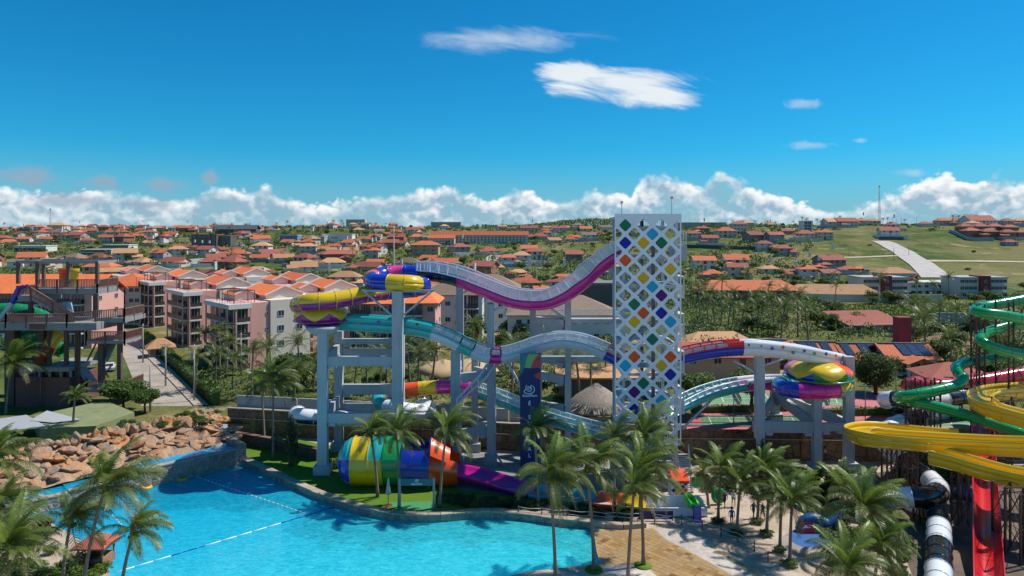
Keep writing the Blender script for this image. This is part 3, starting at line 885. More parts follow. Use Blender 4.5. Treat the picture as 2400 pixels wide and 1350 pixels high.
# ---- left loop: tower - dip - coil - yellow tube - bowl
s1 = thing('raft_slide', 'magenta and white raft slide dipping from the tower to the coiled tubes', 'water slide', P(1240, 1080, 84))
f1 = slide_path([(1470, 588, 80), (1440, 600, 80.5), (1400, 628, 81), (1365, 660, 81), (1325, 690, 81.5), (1285, 706, 82), (1240, 709, 82), (1190, 700, 82.5), (1130, 676, 83), (1080, 656, 84), (1030, 644, 85.5), (985, 640, 86.5)])
ix = lambda fr, px: fr_index(fr, px) / (len(fr) - 1)
flume(s1, f1, [(ix(f1, 1078), 'magenta', 'white', True), (1.0, 'black', 'white', True)], .95, 1.55, post=3, flare=1.03)
s2 = thing('coiled_tube_slide', 'coiled blue, pink, orange and yellow tube slide above the left bowl', 'water slide', P(930, 1100, 84))
f2 = slide_path([(985, 640, 86.5), (930, 641, 87.2), (892, 645, 86.4), (872, 653, 84.2), (882, 661, 81.2), (920, 663, 80), (965, 665, 80.2), (990, 669, 82.6), (978, 676, 85.6), (930, 682, 86), (890, 685, 84.6), (862, 689, 82.5), (790, 702, 80.5), (735, 707, 79.6), (708, 711, 80.6), (700, 715, 83.5), (725, 720, 86)])
tube(s2, f2, [(.055, 'blue'), (.10, 'pink'), (.15, 'blue'), (.22, 'orange'), (.30, 'blue'), (.385, 'yellow'), (.52, 'blue'), (.60, 'blue'), (.90, ('yellow', 'purple')), (1, ('yellow', 'purple'))], 1.02)
b1 = thing('bowl_slide', 'yellow and purple flattened bowl with zigzag seam under the yellow tube', 'water slide', P(755, 770, 82.5))
bowl(b1, P(755, 738, 82.5), 3.3, 3.2, ['yellow'], ['purple'])
s3 = thing('wave_flume', 'turquoise and clear raft flume waving from the yellow bowl to the tower', 'water slide', P(1100, 1080, 82))
f3 = slide_path([(775, 757, 83), (830, 760, 82.3), (880, 762, 82), (930, 766, 82), (980, 773, 82), (1020, 783, 82), (1060, 800, 82), (1100, 820, 82), (1135, 833, 82), (1165, 837, 82), (1200, 832, 82), (1250, 815, 82), (1290, 803, 82), (1320, 800, 82), (1360, 805, 81.5), (1400, 819, 81), (1440, 838, 80.5), (1470, 852, 80)])
flume(s3, f3, [(ix(f3, 1015), 'turq', 'turq', False), (ix(f3, 1078), 'pale', 'turq', True), (ix(f3, 1110), 'turq', 'turq', True), (ix(f3, 1152), 'pale', 'white', True), (ix(f3, 1174), 'magenta', 'magenta', True), (ix(f3, 1420), 'pale', 'white', True), (1, 'blue', 'red', True)], .85, 1.15, post=3)
dots(s3, f3, 4, int(ix(f3, 1000) * len(f3)), .85, 1, ['navy', 'orange', 'blue', 'yellow'], 5, .25, .95)

# ---- right loop
s4 = thing('dotted_flume', 'red, blue and white dotted flume leaving the tower towards the right bowl', 'water slide', P(1780, 1080, 80))
f4 = slide_path([(1570, 846, 79), (1610, 834, 79), (1660, 824, 79), (1710, 818, 79), (1760, 817, 79), (1820, 822, 79.5), (1880, 830, 80), (1930, 840, 80.5), (1962, 849, 82), (1975, 858, 84.5)])
flume(s4, f4, [(ix(f4, 1705), 'blue', 'red', True), (ix(f4, 1742), 'blue', 'red', False), (1, 'white', 'white', False)], .85, 1.0, post=3)
dots(s4, f4, int(ix(f4, 1750) * len(f4)), len(f4) - 8, .85, 1, ['blue', 'kelly', 'blue', 'orange', 'green'], 3, .1, .85)
b2 = thing('bowl_slide', 'rainbow bowl of yellow, orange, green and pink panels beside the tennis courts', 'water slide', P(1917, 900, 82))
bowl(b2, P(1917, 871, 81.5), 3.85, 3.2, ['yellow', 'orange', 'pink', 'yellow', 'yellow', 'orange'], ['green', 'turq', 'turq', 'blue', 'green', 'turq'])
s5 = thing('dotted_tube_slide', 'blue, magenta and yellow tube slide curling under the rainbow bowl', 'water slide', P(1900, 1080, 82))
f5 = slide_path([(1975, 888, 84), (1985, 900, 81.5), (1965, 912, 79.6), (1920, 916, 79), (1870, 915, 79), (1838, 910, 80.5), (1828, 902, 83.5), (1850, 897, 87)])
tube(s5, f5, [(.30, ('yellow', 'turq')), (.52, 'magenta'), (.70, 'blue'), (1, 'turq')], .95)
s6 = thing('wave_flume', 'white and turquoise dotted flume returning to the tower over the tennis courts', 'water slide', P(1700, 1080, 84))
f6 = slide_path([(1850, 897, 87), (1800, 898, 87), (1750, 902, 86), (1700, 911, 84.5), (1650, 926, 83), (1610, 944, 81.5), (1580, 960, 80)])
flume(s6, f6, [(ix(f6, 1740), 'magenta', 'white', False), (1, 'turq', 'white', True)], .85, .95)
dots(s6, f6, 2, int(ix(f6, 1740) * len(f6)), .85, -1, ['green', 'orange', 'kelly'], 4, .2, .8)

# ---- lower left: from the tower to the lower coil and the barrel
s7 = thing('wave_flume', 'turquoise and clear lower flume passing behind the navy banner', 'water slide', P(1300, 1080, 84))
f7 = slide_path([(1460, 1024, 79), (1400, 1012, 80), (1340, 996, 81), (1280, 977, 82.5), (1220, 955, 84.5), (1160, 932, 87), (1115, 917, 89)])
flume(s7, f7, [(1, 'turq', 'white', True)], .85, 1.0)
s8 = thing('coiled_tube_slide', 'magenta, orange, turquoise and white lower tube curling behind the columns', 'water slide', P(950, 1060, 90))
f8 = slide_path([(1115, 914, 89), (1060, 907, 91), (1000, 909, 92), (950, 914, 92), (908, 918, 92), (888, 932, 91), (896, 949, 88), (940, 959, 86), (985, 964, 87), (1006, 956, 90), (990, 950, 93)])
tube(s8, f8, [(.20, 'magenta'), (.29, 'yellow'), (.43, 'orange'), (.50, 'yellow'), (.62, 'turq'), (1, 'white')], .95)
s9 = thing('navy_tube_slide', 'navy tube with white top jutting left of the concrete columns', 'water slide', P(760, 1080, 88))
f9 = slide_path([(960, 985, 91), (880, 983, 89), (800, 981, 87), (740, 978, 86), (710, 976, 86), (694, 973, 88), (700, 968, 91)])
tube(s9, f9, [(.55, 'white'), (1, ('white', 'navy'))], 1.0)

# ---- barrel and run-out
bar = thing('barrel_funnel', 'huge striped barrel funnel in turquoise, blue, yellow and green by the lawn', 'water slide', P(880, 1140, 76))
X0, X1, YB, ZB = P(793, 0, 76.5).x, P(1010, 0, 76.5).x, 76.5, P(0, 1080, 76.5).z
def barrel_ring(x0, x1, r0, r1, cols, name='barrel_panel', a_from=0, a_to=360, zc0=0, zc1=0, nseg=6):
    """shell round the X axis, split in panels by angle"""
    step = (a_to - a_from) / len(cols)
    for q, cc in enumerate(cols):
        mb = MB(); v = []; na = max(3, int(step / 9))
        for i in range(nseg + 1):
            t = i / nseg; x = x0 + (x1 - x0) * t; r = r0 + (r1 - r0) * t
            for j in range(na + 1):
                a = R(a_from + step * q + step * j / na); v.append((x, YB + r * math.cos(a), ZB + zc0 + (zc1 - zc0) * t + r * math.sin(a)))
        m = na + 1
        mb.add(v, [(i * m + j, i * m + j + 1, (i + 1) * m + j + 1, (i + 1) * m + j) for i in range(nseg) for j in range(na)], 0, True)
        part(mb, name, C[cc], bar, True)
LB = X1 - X0
prev = (X0, .5)
for t, r in ((.015, 1.05), (.04, 1.65), (.08, 2.18), (.13, 2.52), (.18, 2.62)):
    barrel_ring(prev[0], X0 + LB * t, prev[1], r, ['blue', 'turq', 'turq', 'blue', 'turq', 'blue'], a_from=-20, a_to=340, nseg=2); prev = (X0 + LB * t, r)
barrel_ring(prev[0], X0 + LB * .36, 2.62, 2.68, ['yellow', 'yellow', 'yellow', 'yellow'], a_from=-20, a_to=340)
barrel_ring(X0 + LB * .36, X0 + LB * .52, 2.68, 2.68, ['yellow', 'turq', 'yellow', 'yellow'], a_from=-20, a_to=340)
barrel_ring(X0 + LB * .52, X0 + LB * .72, 2.68, 2.6, ['green', 'kelly', 'green', 'green'], a_from=-20, a_to=340)
barrel_ring(X0 + LB * .72, X0 + LB * 1.0, 2.6, 2.5, ['blue', 'blue', 'blue'], a_from=135, a_to=405, zc1=-.2)
barrel_ring(X0 + LB * 1.0, X0 + LB * 1.3, 2.45, 1.9, ['orange', 'orange', 'orange', 'orange'], a_from=140, a_to=400, zc0=-.3, zc1=-.9)
for a_ in (40, 140):
    barrel_ring(X0 + LB * 1.02, X0 + LB * 1.22, 2.75, 2.3, ['orange'], name='funnel_petal', a_from=a_ - 28, a_to=a_ + 18, zc0=.35, zc1=-.5)
for t in (.18, .36, .52, .72, 1.0):
    mb = MB(); r = 2.66 if t < 1 else 2.46
    v = [(X0 + LB * t + o, YB + rr * math.cos(a), ZB + rr * math.sin(a)) for o, rr in ((-.05, r - .02), (-.05, r + .1), (.05, r + .1), (.05, r - .02)) for a in [R(-20 + 10 * j) for j in range(37)]]
    mb.add(v, [(m * 37 + j, m * 37 + j + 1, (m + 1) * 37 + j + 1, (m + 1) * 37 + j) for m in range(3) for j in range(36)])
    part(mb, 'flange', C['yellow' if t < .5 else 'green' if t < .7 else 'blue'], bar, True)
for t in (.22, .55, .85, 1.15):
    x = X0 + LB * t
    part(MB().box(x - .7, x + .7, YB - 1.0, YB + 1.0, 0, max(.6, ZB - 2.5)), 'plinth', pm('concrete', (.36, .37, .38), .8, .15, .5, .2, streak=.4, dirt=.25), bar, True)
s10 = thing('run_out_flume', 'wide magenta and turquoise run-out flume ending in orange and yellow troughs', 'water slide', P(1250, 1190, 73))
f10 = slide_path([(1060, 1080, 76.5), (1110, 1090, 76), (1160, 1104, 75), (1210, 1119, 74), (1260, 1131, 73), (1320, 1139, 72), (1380, 1146, 71), (1440, 1152, 70), (1530, 1158, 69)])
flume(s10, f10, [(ix(f10, 1255), 'magenta', 'magenta', False), (ix(f10, 1385), 'turq', 'turq', False), (ix(f10, 1460), 'orange', 'orange', False), (1, 'yellow', 'yellow', False)], 1.9, 0, name='trough_section', arc0=204)

# ---- right-hand rides
g = thing('spiral_tube_slide', 'bright green body tube zigzagging down past brown lattice towers', 'water slide', P(2290, 1130, 82))
fg = slide_path([(2520, 690, 86), (2460, 693, 86), (2400, 702, 85.5), (2340, 713, 85), (2300, 719, 84.4), (2284, 726, 82.5), (2300, 733, 80.5), (2345, 738, 80), (2400, 748, 80), (2460, 757, 80.5), (2490, 757, 82.5), (2450, 753, 84.5), (2384, 760, 84.5), (2330, 773, 84), (2302, 786, 82.5), (2300, 799, 80.8), (2325, 814, 80), (2370, 827, 80), (2420, 834, 80.5), (2450, 836, 82.5), (2410, 836, 84.5), (2360, 837, 84.8), (2316, 843, 84.4), (2268, 850, 83.5), (2243, 860, 82), (2246, 873, 80.5), (2258, 886, 79.5), (2244, 902, 78.6), (2200, 914, 78), (2150, 924, 77.8), (2116, 930, 78.4), (2105, 934, 80), (2125, 938, 80), (2150, 943, 78.2), (2197, 954, 77), (2256, 970, 75.5), (2315, 990, 74), (2380, 1012, 72), (2440, 1035, 70)], .4)
tube(g, fg, [(1, 'kelly')], .62)
rt = thing('red_tube_slide', 'deep red enclosed tube running behind the green slide', 'water slide', P(2260, 1060, 91))
fr_ = slide_path([(2520, 868, 92), (2400, 878, 91), (2345, 887, 90.5), (2290, 896, 90), (2230, 904, 90), (2180, 907, 90), (2145, 906, 91), (2130, 902, 94), (2150, 897, 98)])
tube(rt, fr_, [(1, 'rred')], .98)
bw = thing('black_white_tube_slide', 'black and white banded tube slide winding below the yellow trough', 'water slide', P(2150, 1120, 80))
fb = slide_path([(2440, 915, 92), (2340, 925, 90), (2262, 930, 88.5), (2200, 936, 87), (2130, 937, 85.5), (2090, 935, 85.5), (2075, 938, 88), (2100, 948, 91), (2170, 955, 92), (2220, 962, 90), (2165, 976, 87.5), (2118, 988, 86), (2085, 1002, 84), (2072, 1025, 81), (2085, 1055, 78), (2115, 1080, 75.5), (2150, 1103, 73.5), (2185, 1128, 71), (2200, 1148, 69), (2188, 1161, 66.8), (2150, 1165, 66), (2105, 1166, 67), (2075, 1170, 69.5), (2090, 1180, 71), (2140, 1186, 69.5), (2182, 1196, 66.5), (2199, 1220, 63.5), (2201, 1256, 60.5), (2201, 1290, 58), (2200, 1335, 55), (2200, 1400, 51.5), (2200, 1480, 48)])
Lb = len(fb); pat = []
for q in range(1, 27): pat.append((q / 26, 'white' if q % 2 else 'black'))
tube(bw, fb, pat, .98)
yt = thing('boomerang_trough', 'big yellow open trough with rounded end above the black and white tube', 'water slide', P(2200, 1130, 70))
fy = slide_path([(2480, 1046, 63), (2400, 1043, 64.5), (2320, 1040, 66), (2240, 1036, 67.2), (2160, 1031, 68.2), (2090, 1026, 69), (2040, 1021, 70), (2012, 1016, 72), (2014, 1010, 74.6), (2045, 1006, 76), (2100, 1010, 76), (2170, 1018, 74.5), (2250, 1024, 73)])
flume(yt, fy, [(.5, 'ryellow', 'ryellow', False), (1, 'ryellow', 'ryellow', False)], 1.15, .55, name='trough_section', flare=1.12)
yt2 = thing('yellow_trough', 'lower yellow trough crossing in front of the red chute', 'water slide', P(2330, 1130, 63))
flume(yt2, slide_path([(2185, 1064, 66.5), (2240, 1078, 65), (2300, 1096, 63.5), (2370, 1114, 62), (2450, 1128, 60.5), (2520, 1136, 59.5)]), [(1, 'ryellow', 'ryellow', False)], 1.05, .6, name='trough_section', flare=1.1)
yt3 = thing('yellow_trough', 'upper yellow trough curving round a rusty lattice tower', 'water slide', P(2330, 1130, 75))
flume(yt3, slide_path([(2500, 1000, 69), (2430, 985, 70), (2370, 970, 71), (2322, 955, 72), (2298, 941, 74), (2304, 927, 77.5), (2340, 918, 80), (2400, 913, 81), (2480, 908, 82)]), [(1, 'ryellow', 'ryellow', False)], 1.1, .6, name='trough_section', flare=1.1)
rc = thing('red_speed_chute', 'steep straight red speed chute dropping in front of dark lattice', 'water slide', P(2312, 1340, 56))
flume(rc, slide_path([(2296, 915, 86), (2300, 960, 82), (2304, 1010, 77.5), (2307, 1080, 71.5), (2311, 1180, 64), (2317, 1320, 56), (2322, 1420, 52), (2326, 1520, 48)]), [(1, 'rred', 'rred', False)], .98, .35, name='chute_section', flare=1.05)

# ---- brown steel lattice towers
M_RUST = pm('brown_steel', (.075, .035, .025), .6, .3, 2, .2, dirt=.3)
def lattice_tower(x, y, zt, w, label, group='brown lattice towers under the slides', z0=0.0, lean=0):
    t = thing('lattice_tower', label, 'support tower', (x, y, z0), 0, group)
    h = zt - z0; leg = MB().box(-.075, .075, -.075, .075, 0, h).mesh('leg', M_RUST)
    for sx in (-1, 1):
        for sy in (-1, 1): inst(leg, 'leg', t, (sx * w / 2, sy * w / 2, 0))
    nb = max(1, int(round(h / (w * 1.25 + .7)))); hb = h / nb
    br = MB()
    for side in range(4):
        for i in range(nb):
            z1, z2 = i * hb, (i + 1) * hb; q = w / 2
            c = [(-q, -q), (q, -q), (q, q), (-q, q)]
            a, b = c[side], c[(side + 1) % 4]
            br.bar((*a, z1), (*b, z2), .04); br.bar((*b, z1 + .01), (*a, z2 + .01), .04); br.bar((*a, z2), (*b, z2), .05)
    part(br, 'brace', M_RUST, t)
    return t
LT = 'rusty lattice tower carrying the green spiral slide'
for (px, Y, ptop, w, lab) in [(2292, 82.5, 712, 1.0, 'narrow tall ' + LT), (2370, 82.5, 706, 2.2, 'broad tall ' + LT), (2140, 79, 888, 1.1, 'thin lattice tower between the green tube and the yellow trough'), (2186, 79, 888, 1.1, 'thin lattice tower between the green tube and the yellow trough'),
                              (2084, 70.5, 1050, 1.0, 'short lattice tower holding the rounded end of the yellow trough'), (2132, 70.5, 1050, 1.0, 'short lattice tower holding the rounded end of the yellow trough'),
                              (2365, 75.5, 935, 2.2, 'square rusty lattice tower inside the upper yellow curve'), (2362, 60.5, 1135, 1.6, 'dark lattice tower beside the foot of the red speed chute'), (2398, 58.5, 1150, 1.8, 'dark lattice tower under the end of the lower yellow trough'),
                              (2235, 88, 935, 1.3, 'lattice tower under the red enclosed tube beside the banded tube'), (2250, 66, 1085, 1.0, 'lattice tower under the lower yellow trough'), (2160, 66.5, 1170, 1.0, 'stub lattice tower under the black tube bend')]:
    p = P(px, ptop, Y); lattice_tower(p.x, Y, p.z, w, lab, z0=0.0 if Y < 84 else 3.8)
# ------------------------------------------------------------------ concrete columns and beams of the slide frames
M_CONC = pm('concrete_blue_grey', (.40, .425, .445), .8, .12, .5, .2, streak=.45, dirt=.2)
def column(parent, px, Y, ytop, w=1.35, d=.85, zb=0.0, plinth=True):
    p = P(px, ytop, Y); mb = MB().box(p.x - w / 2, p.x + w / 2, Y - d / 2, Y + d / 2, zb, p.z)
    c = part(mb, 'column', M_CONC, parent, True)
    if plinth: part(MB().box(p.x - w * .85, p.x + w * .85, Y - d * .85, Y + d * .85, zb, zb + 1.1), 'plinth', M_CONC, c, True)
    return p.x
def beam(parent, a, b, h=1.1, w=.55):
    d = (Vector(b) - Vector(a)).normalized() * .0
    bm = part(MB().bar(a, b, w, h), 'beam', M_CONC, parent, True)
    ln = (Vector(b) - Vector(a)).normalized()
    cb = MB()
    for q in (Vector(a) + ln * .55, Vector(b) - ln * .55):
        cb.bar(q - ln * .4 + Vector((0, 0, -h * .5 - .16)), q + ln * .4 + Vector((0, 0, -h * .5 - .16)), w * 1.25, .34)
    part(cb, 'corbel', M_CONC, bm, True)
def fpt(px, py, Y): return P(px, py, Y)
fa = thing('concrete_frame', 'four-column grey concrete frame carrying the yellow and purple bowl', 'support frame', P(840, 1115, 83))
xA = column(fa, 757, 79.5, 772, 1.12, .9); xC = column(fa, 932, 79.5, 682, 1.2, .9); xB = column(fa, 794, 88, 775, 1.05, .9); xD = column(fa, 938, 88, 690, 1.05, .9)
for py in (846, 979):
    z = P(0, py, 79.5).z
    beam(fa, (xA + .565, 79.5, z), (xC - .605, 79.5, z)); beam(fa, (xB + .53, 88, z - (.5 if py < 900 else 1.0)), (xD - .53, 88, z - (.5 if py < 900 else 1.0)))
    beam(fa, (xA, 80.1, z + .05), (xB, 87.4, z + .1)); beam(fa, (xC, 80.1, z + .05), (xD, 87.4, z + .1))
z = P(0, 912, 88).z; beam(fa, (xB + .53, 88, z), (xD - .53, 88, z), 1.3)
z = P(0, 806, 88).z; beam(fa, (xB + .53, 88, z + .35), (xD - .53, 88, z + .35), .7)
cap = MB().lathe([(1.0, -1.1), (1.9, -.4), (2.1, 0.0), (0, .02)], 10, c=tuple(P(757, 768, 80.5) + Vector((0, 0, .2))))
part(cap, 'bowl_cradle', M_CONC, fa, True)
for sx in (-1, 1):
    p = P(932, 694, 79.5); part(MB().bar(p + Vector((sx * .7, 0, -2.2)), p + Vector((sx * 4.0, .5, .55)), .22).bar(p + Vector((0, 0, .55)), p + Vector((sx * 4.2, .5, .6)), .25), 'bracket', M_CONC, fa, True)
fb_ = thing('concrete_frame', 'tall concrete columns and pipe braces under the waving raft slides', 'support frame', P(1110, 1085, 84))
xE = column(fb_, 1068, 83, 797, 1.15); xF = column(fb_, 1078, 92, 668, 1.0); xG = column(fb_, 1150, 83, 712, .9); xH = column(fb_, 1113, 88, 825, .85)
for py in (880, 1010):
    z = P(0, py, 84).z
    beam(fb_, (xE + .58, 83.2, z), (xG - .45, 83.2, z + .3), .9); beam(fb_, (xG, 83.5, z + .3), (xH, 87.6, z), .9); beam(fb_, (xE, 83.6, z - .2), (xF, 91.5, z), .9)
M_PIPE = pm('painted_pipe', (.50, .56, .64), .35, .08, 1, 0, metal=.1, streak=.3)
def pipe(parent, pts, r=.16, name='pipe_brace'):
    return part(MB().rod([P(*q) for q in pts], r, 8), name, M_PIPE, parent, True)
pipe(fb_, [(1152, 838, 82), (1125, 880, 81.5), (1072, 935, 81), (1071, 985, 81), (1071, 1090, 81.4)]); pipe(fb_, [(1170, 840, 82), (1140, 885, 81.5), (1080, 938, 81), (1079, 985, 81), (1079, 1090, 81.4)])
pipe(fb_, [(1190, 850, 82), (1215, 895, 83), (1230, 935, 84), (1236, 1060, 84)]); pipe(fb_, [(1160, 845, 84), (1160, 1060, 84.2), (1178, 1088, 82.2)], .14)
pipe(fb_, [(1187, 722, 82.6), (1180, 745, 82.8), (1155, 780, 83), (1152, 990, 83)], .14)
pipe(fb_, [(1078, 690, 91), (1120, 668, 84)], .12); pipe(fb_, [(1150, 730, 83), (1195, 712, 82.6)], .12)
fc_ = thing('concrete_frame', 'concrete walkway frame with stairs between the banner and the tower', 'support frame', P(1330, 1070, 85))
xI = column(fc_, 1249, 87, 722, .8); xJ = column(fc_, 1331, 84, 697, .72); xK = column(fc_, 1262, 92, 742, .9)
xT = P(1442, 0, 84).x
for py, hh in ((752, .9), (846, .35), (880, 1.0), (950, 1.1)):
    z = P(0, py, 86).z; beam(fc_, (xI + .4, 86.8, z), (xJ - .36, 84.2, z - .1), hh)
for py in (752, 842):
    z = P(0, py, 85).z; part(MB().bar((xJ - 3.6, 85.4, z), (xT + 1.2, 85.4, z), 1.6, .55), 'walkway_slab', M_CONC, fc_, True)
    rail = MB()
    for yy in (84.6, 86.2):
        rail.bar((xJ - 3.6, yy, z + 1.35), (xT + 1.0, yy, z + 1.35), .06); x = xJ - 3.6
        while x < xT + 1.0: rail.bar((x, yy, z + .25), (x, yy, z + 1.35), .035); x += .22
    part(rail, 'railing', pm('white_rail', (.62, .63, .63), .5, .08), fc_, True)
# stair flight down to the upper walkway
st = MB(); a = P(1282, 712, 85.4); b = P(1325, 744, 85.4)
for i in range(12):
    q = a.lerp(b, (i + .5) / 12); st.box(q.x - .18, q.x + .18, 84.7, 86.1, q.z - .07, q.z)
st.bar(a + Vector((0, -.75, -.1)), b + Vector((0, -.75, -.1)), .1, .35); st.bar(a + Vector((0, .75, -.1)), b + Vector((0, .75, -.1)), .1, .35)
part(st, 'stair_flight', M_CONC, fc_, True)
rail = MB()
for yy in (-.75, .75):
    rail.bar(a + Vector((0, yy, 1.1)), b + Vector((0, yy, 1.1)), .06)
    for i in range(14): q = a.lerp(b, i / 13) + Vector((0, yy, 0)); rail.bar(q, q + Vector((0, 0, 1.1)), .035)
part(rail, 'stair_railing', MATS['white_rail'], fc_, True)
part(MB().bar(a + Vector((-3.4, 0, -.2)), a, 1.6, .3), 'landing', M_CONC, fc_, True)
fd = thing('concrete_frame', 'grey concrete frame carrying the rainbow bowl by the tennis courts', 'support frame', P(1890, 1100, 83))
xL = column(fd, 1780, 80, 817, 1.0, zb=0); xM = column(fd, 1914, 80, 895, .95); xN = column(fd, 1989, 80.5, 835, 1.05); xO = column(fd, 1816, 88, 905, .95, zb=3.8)
z = P(0, 1001, 80).z
beam(fd, (xL + .5, 80, z + .1), (xM - .48, 80, z), 1.3); beam(fd, (xM + .48, 80, z), (xN - .53, 80.4, z), .95); beam(fd, (xO, 87.5, z + 1.9), (xM, 80.6, z + .1), 1.2); beam(fd, (xO, 87.5, z + 1.9), (xN, 81.1, z + .1), 1.2); beam(fd, (xL - .4, 80.4, z), (xO - .3, 87.6, z + 1.6), .9)
part(MB().lathe([(.8, -1.0), (1.7, -.3), (1.9, 0), (0, .01)], 10, c=tuple(P(1905, 925, 81.5))), 'bowl_cradle', M_CONC, fd, True)
pipe(fd, [(1780, 880, 80), (1720, 845, 79.3)], .12); pipe(fd, [(1780, 860, 80), (1840, 840, 79.6)], .12); pipe(fd, [(1600, 1005, 81.5), (1690, 915, 84.4)], .14)
ivy = leaf_cloud('climber_leaves', [(0, 0, .5, .62, .62, .55)], 500, .16, M_LEAF[0], 91)
iv = thing('climbing_plant', 'dark climbing plant wrapped round the concrete column by the brown wall', 'plant', (xL, 80, 0))
inst(ivy, 'foliage', iv, (0, 0, 0), (0, 0, 0), (1.3, 1.2, 4.3))
# ------------------------------------------------------------------ main tower with pierced diamond screen
YT = 74.0; SC = YT / FPX
def tx(px): return (px - 1200) * SC
def tz(py): return CAM_H - (py - HORZ) * SC
def text_mesh(s, size, mat, bold=False, depth=.01):
    cu = bpy.data.curves.new('lettering', 'FONT'); cu.body = s; cu.size = size; cu.align_x = 'CENTER'; cu.align_y = 'CENTER'; cu.extrude = depth
    if bold: cu.offset = size * .018
    cu.resolution_u = 3
    o = bpy.data.objects.new('lettering', cu); col.objects.link(o)
    bpy.context.view_layer.update()
    me = bpy.data.meshes.new_from_object(o.evaluated_get(bpy.context.evaluated_depsgraph_get()))
    bpy.data.objects.remove(o); bpy.data.curves.remove(cu)
    me.materials.clear(); me.materials.append(mat); return me
M_SCREEN = pm('screen_paint', (.68, .76, .82), .45, .05, .4, 0, streak=.15)
tw = thing('slide_tower', 'tall pale tower with pierced diamond screen and coloured panels', 'tower', (tx(1518), YT, 0))
def diamond(cx, cz, h=.655, rad=.2, n=4):
    pts = []
    for k in range(4):
        a = math.pi / 2 * k; q = h - rad * math.sqrt(2) * .72
        for j in range(n + 1):
            b = a + (j / n - .5) * math.pi / 2
            pts.append((cx + q * math.cos(a) + rad * math.cos(b), cz + q * math.sin(a) + rad * math.sin(b)))
    return pts
PH, PV = 42.3, 20.58
def dpos(row, i):
    x = 1465.7 + i * PH if row % 2 == 0 else 1486.8 + i * PH
    return x, 528 + row * PV
FILLED = {(0,0):'green',(1,1):'sky',(2,0):'blue',(2,1):'yellow',(2,2):'green',(4,0):'red',(5,2):'yellow',(6,1):'yellow',(7,1):'sky',(8,2):'purple',(9,0):'green',(10,1):'red',(10,2):'blue',(11,0):'yellow',(11,2):'sky',(13,1):'green',
          (15,0):'red',(15,2):'red',(16,0):'sky',(16,2):'yellow',(17,2):'blue',(18,1):'green',(19,0):'purple',(20,2):'sky',(21,0):'blue',(22,1):'green'}
DC = {'green': pm('panel_green', (.012, .17, .09), .65, .08, spec=.25), 'sky': pm('panel_sky', (.015, .38, .58), .65, .08, spec=.25), 'blue': pm('panel_blue', (.012, .025, .32), .65, .08, spec=.25), 'yellow': pm('panel_yellow', (.72, .42, .012), .65, .08, spec=.25), 'red': pm('panel_red', (.78, .10, .02), .65, .08, spec=.25), 'purple': pm('panel_purple', (.10, .014, .15), .65, .08, spec=.25)}
x0, x1, z0, z1 = tx(1441), tx(1597), tz(1044), tz(501)
holes = []
for row in range(25):
    n_ = 3
    for i in range(-1, 4):
        cx, cy = dpos(row, i)
        if row % 2 == 0 and i in (-1,): continue
        if row % 2 == 1 and i == 3: continue
        pl = diamond(tx(cx), tz(cy))
        lo, hi = x0 + .13, x1 - .13
        if all(p[0] > hi or p[0] < lo for p in pl): continue
        pl2 = []
        for p in pl:
            q = (min(max(p[0], lo), hi), p[1])
            if not pl2 or (abs(q[0] - pl2[-1][0]) + abs(q[1] - pl2[-1][1])) > 1e-4: pl2.append(q)
        if len(pl2) > 3 and max(p[0] for p in pl2) - min(p[0] for p in pl2) > .12: holes.append((pl2, row, i))
outer = [(x0, z0), (x1, z0), (x1, z1), (x0, z1)]
sheet = MB()
def flat(y, rev):
    m = MB().sheet(outer, 0, holes=[h[0] for h in holes])
    f = [tuple(reversed(q)) if rev else q for q in m.f]
    sheet.add([(p[0], y, p[1]) for p in m.v], f)
flat(YT, False); flat(YT + .14, True)
for lp in [outer] + [h[0] for h in holes]:
    n_ = len(lp)
    for i in range(n_):
        a, b = lp[i], lp[(i + 1) % n_]; sheet.quad((a[0], YT, a[1]), (b[0], YT, b[1]), (b[0], YT + .14, b[1]), (a[0], YT + .14, a[1]))
scr = part(sheet, 'pierced_screen', M_SCREEN, tw, True)
dm = {}
for k_, mt in DC.items():
    pl = diamond(0, 0, .645, .2); n_ = len(pl)
    mb = MB().add([(p[0], 0, p[1]) for p in pl] + [(p[0], .05, p[1]) for p in pl], [tuple(range(n_)), tuple(range(2 * n_ - 1, n_ - 1, -1))] + [(i, i + n_, (i + 1) % n_ + n_, (i + 1) % n_) for i in range(n_)])
    dm[k_] = mb.mesh('diamond_panel', mt)
base = Vector((tx(1518), YT, 0))
for (row, i), c_ in FILLED.items():
    cx, cy = dpos(row, i)
    inst(dm[c_], 'diamond_panel', scr, Vector((tx(cx), YT + .05, tz(cy))) - base)
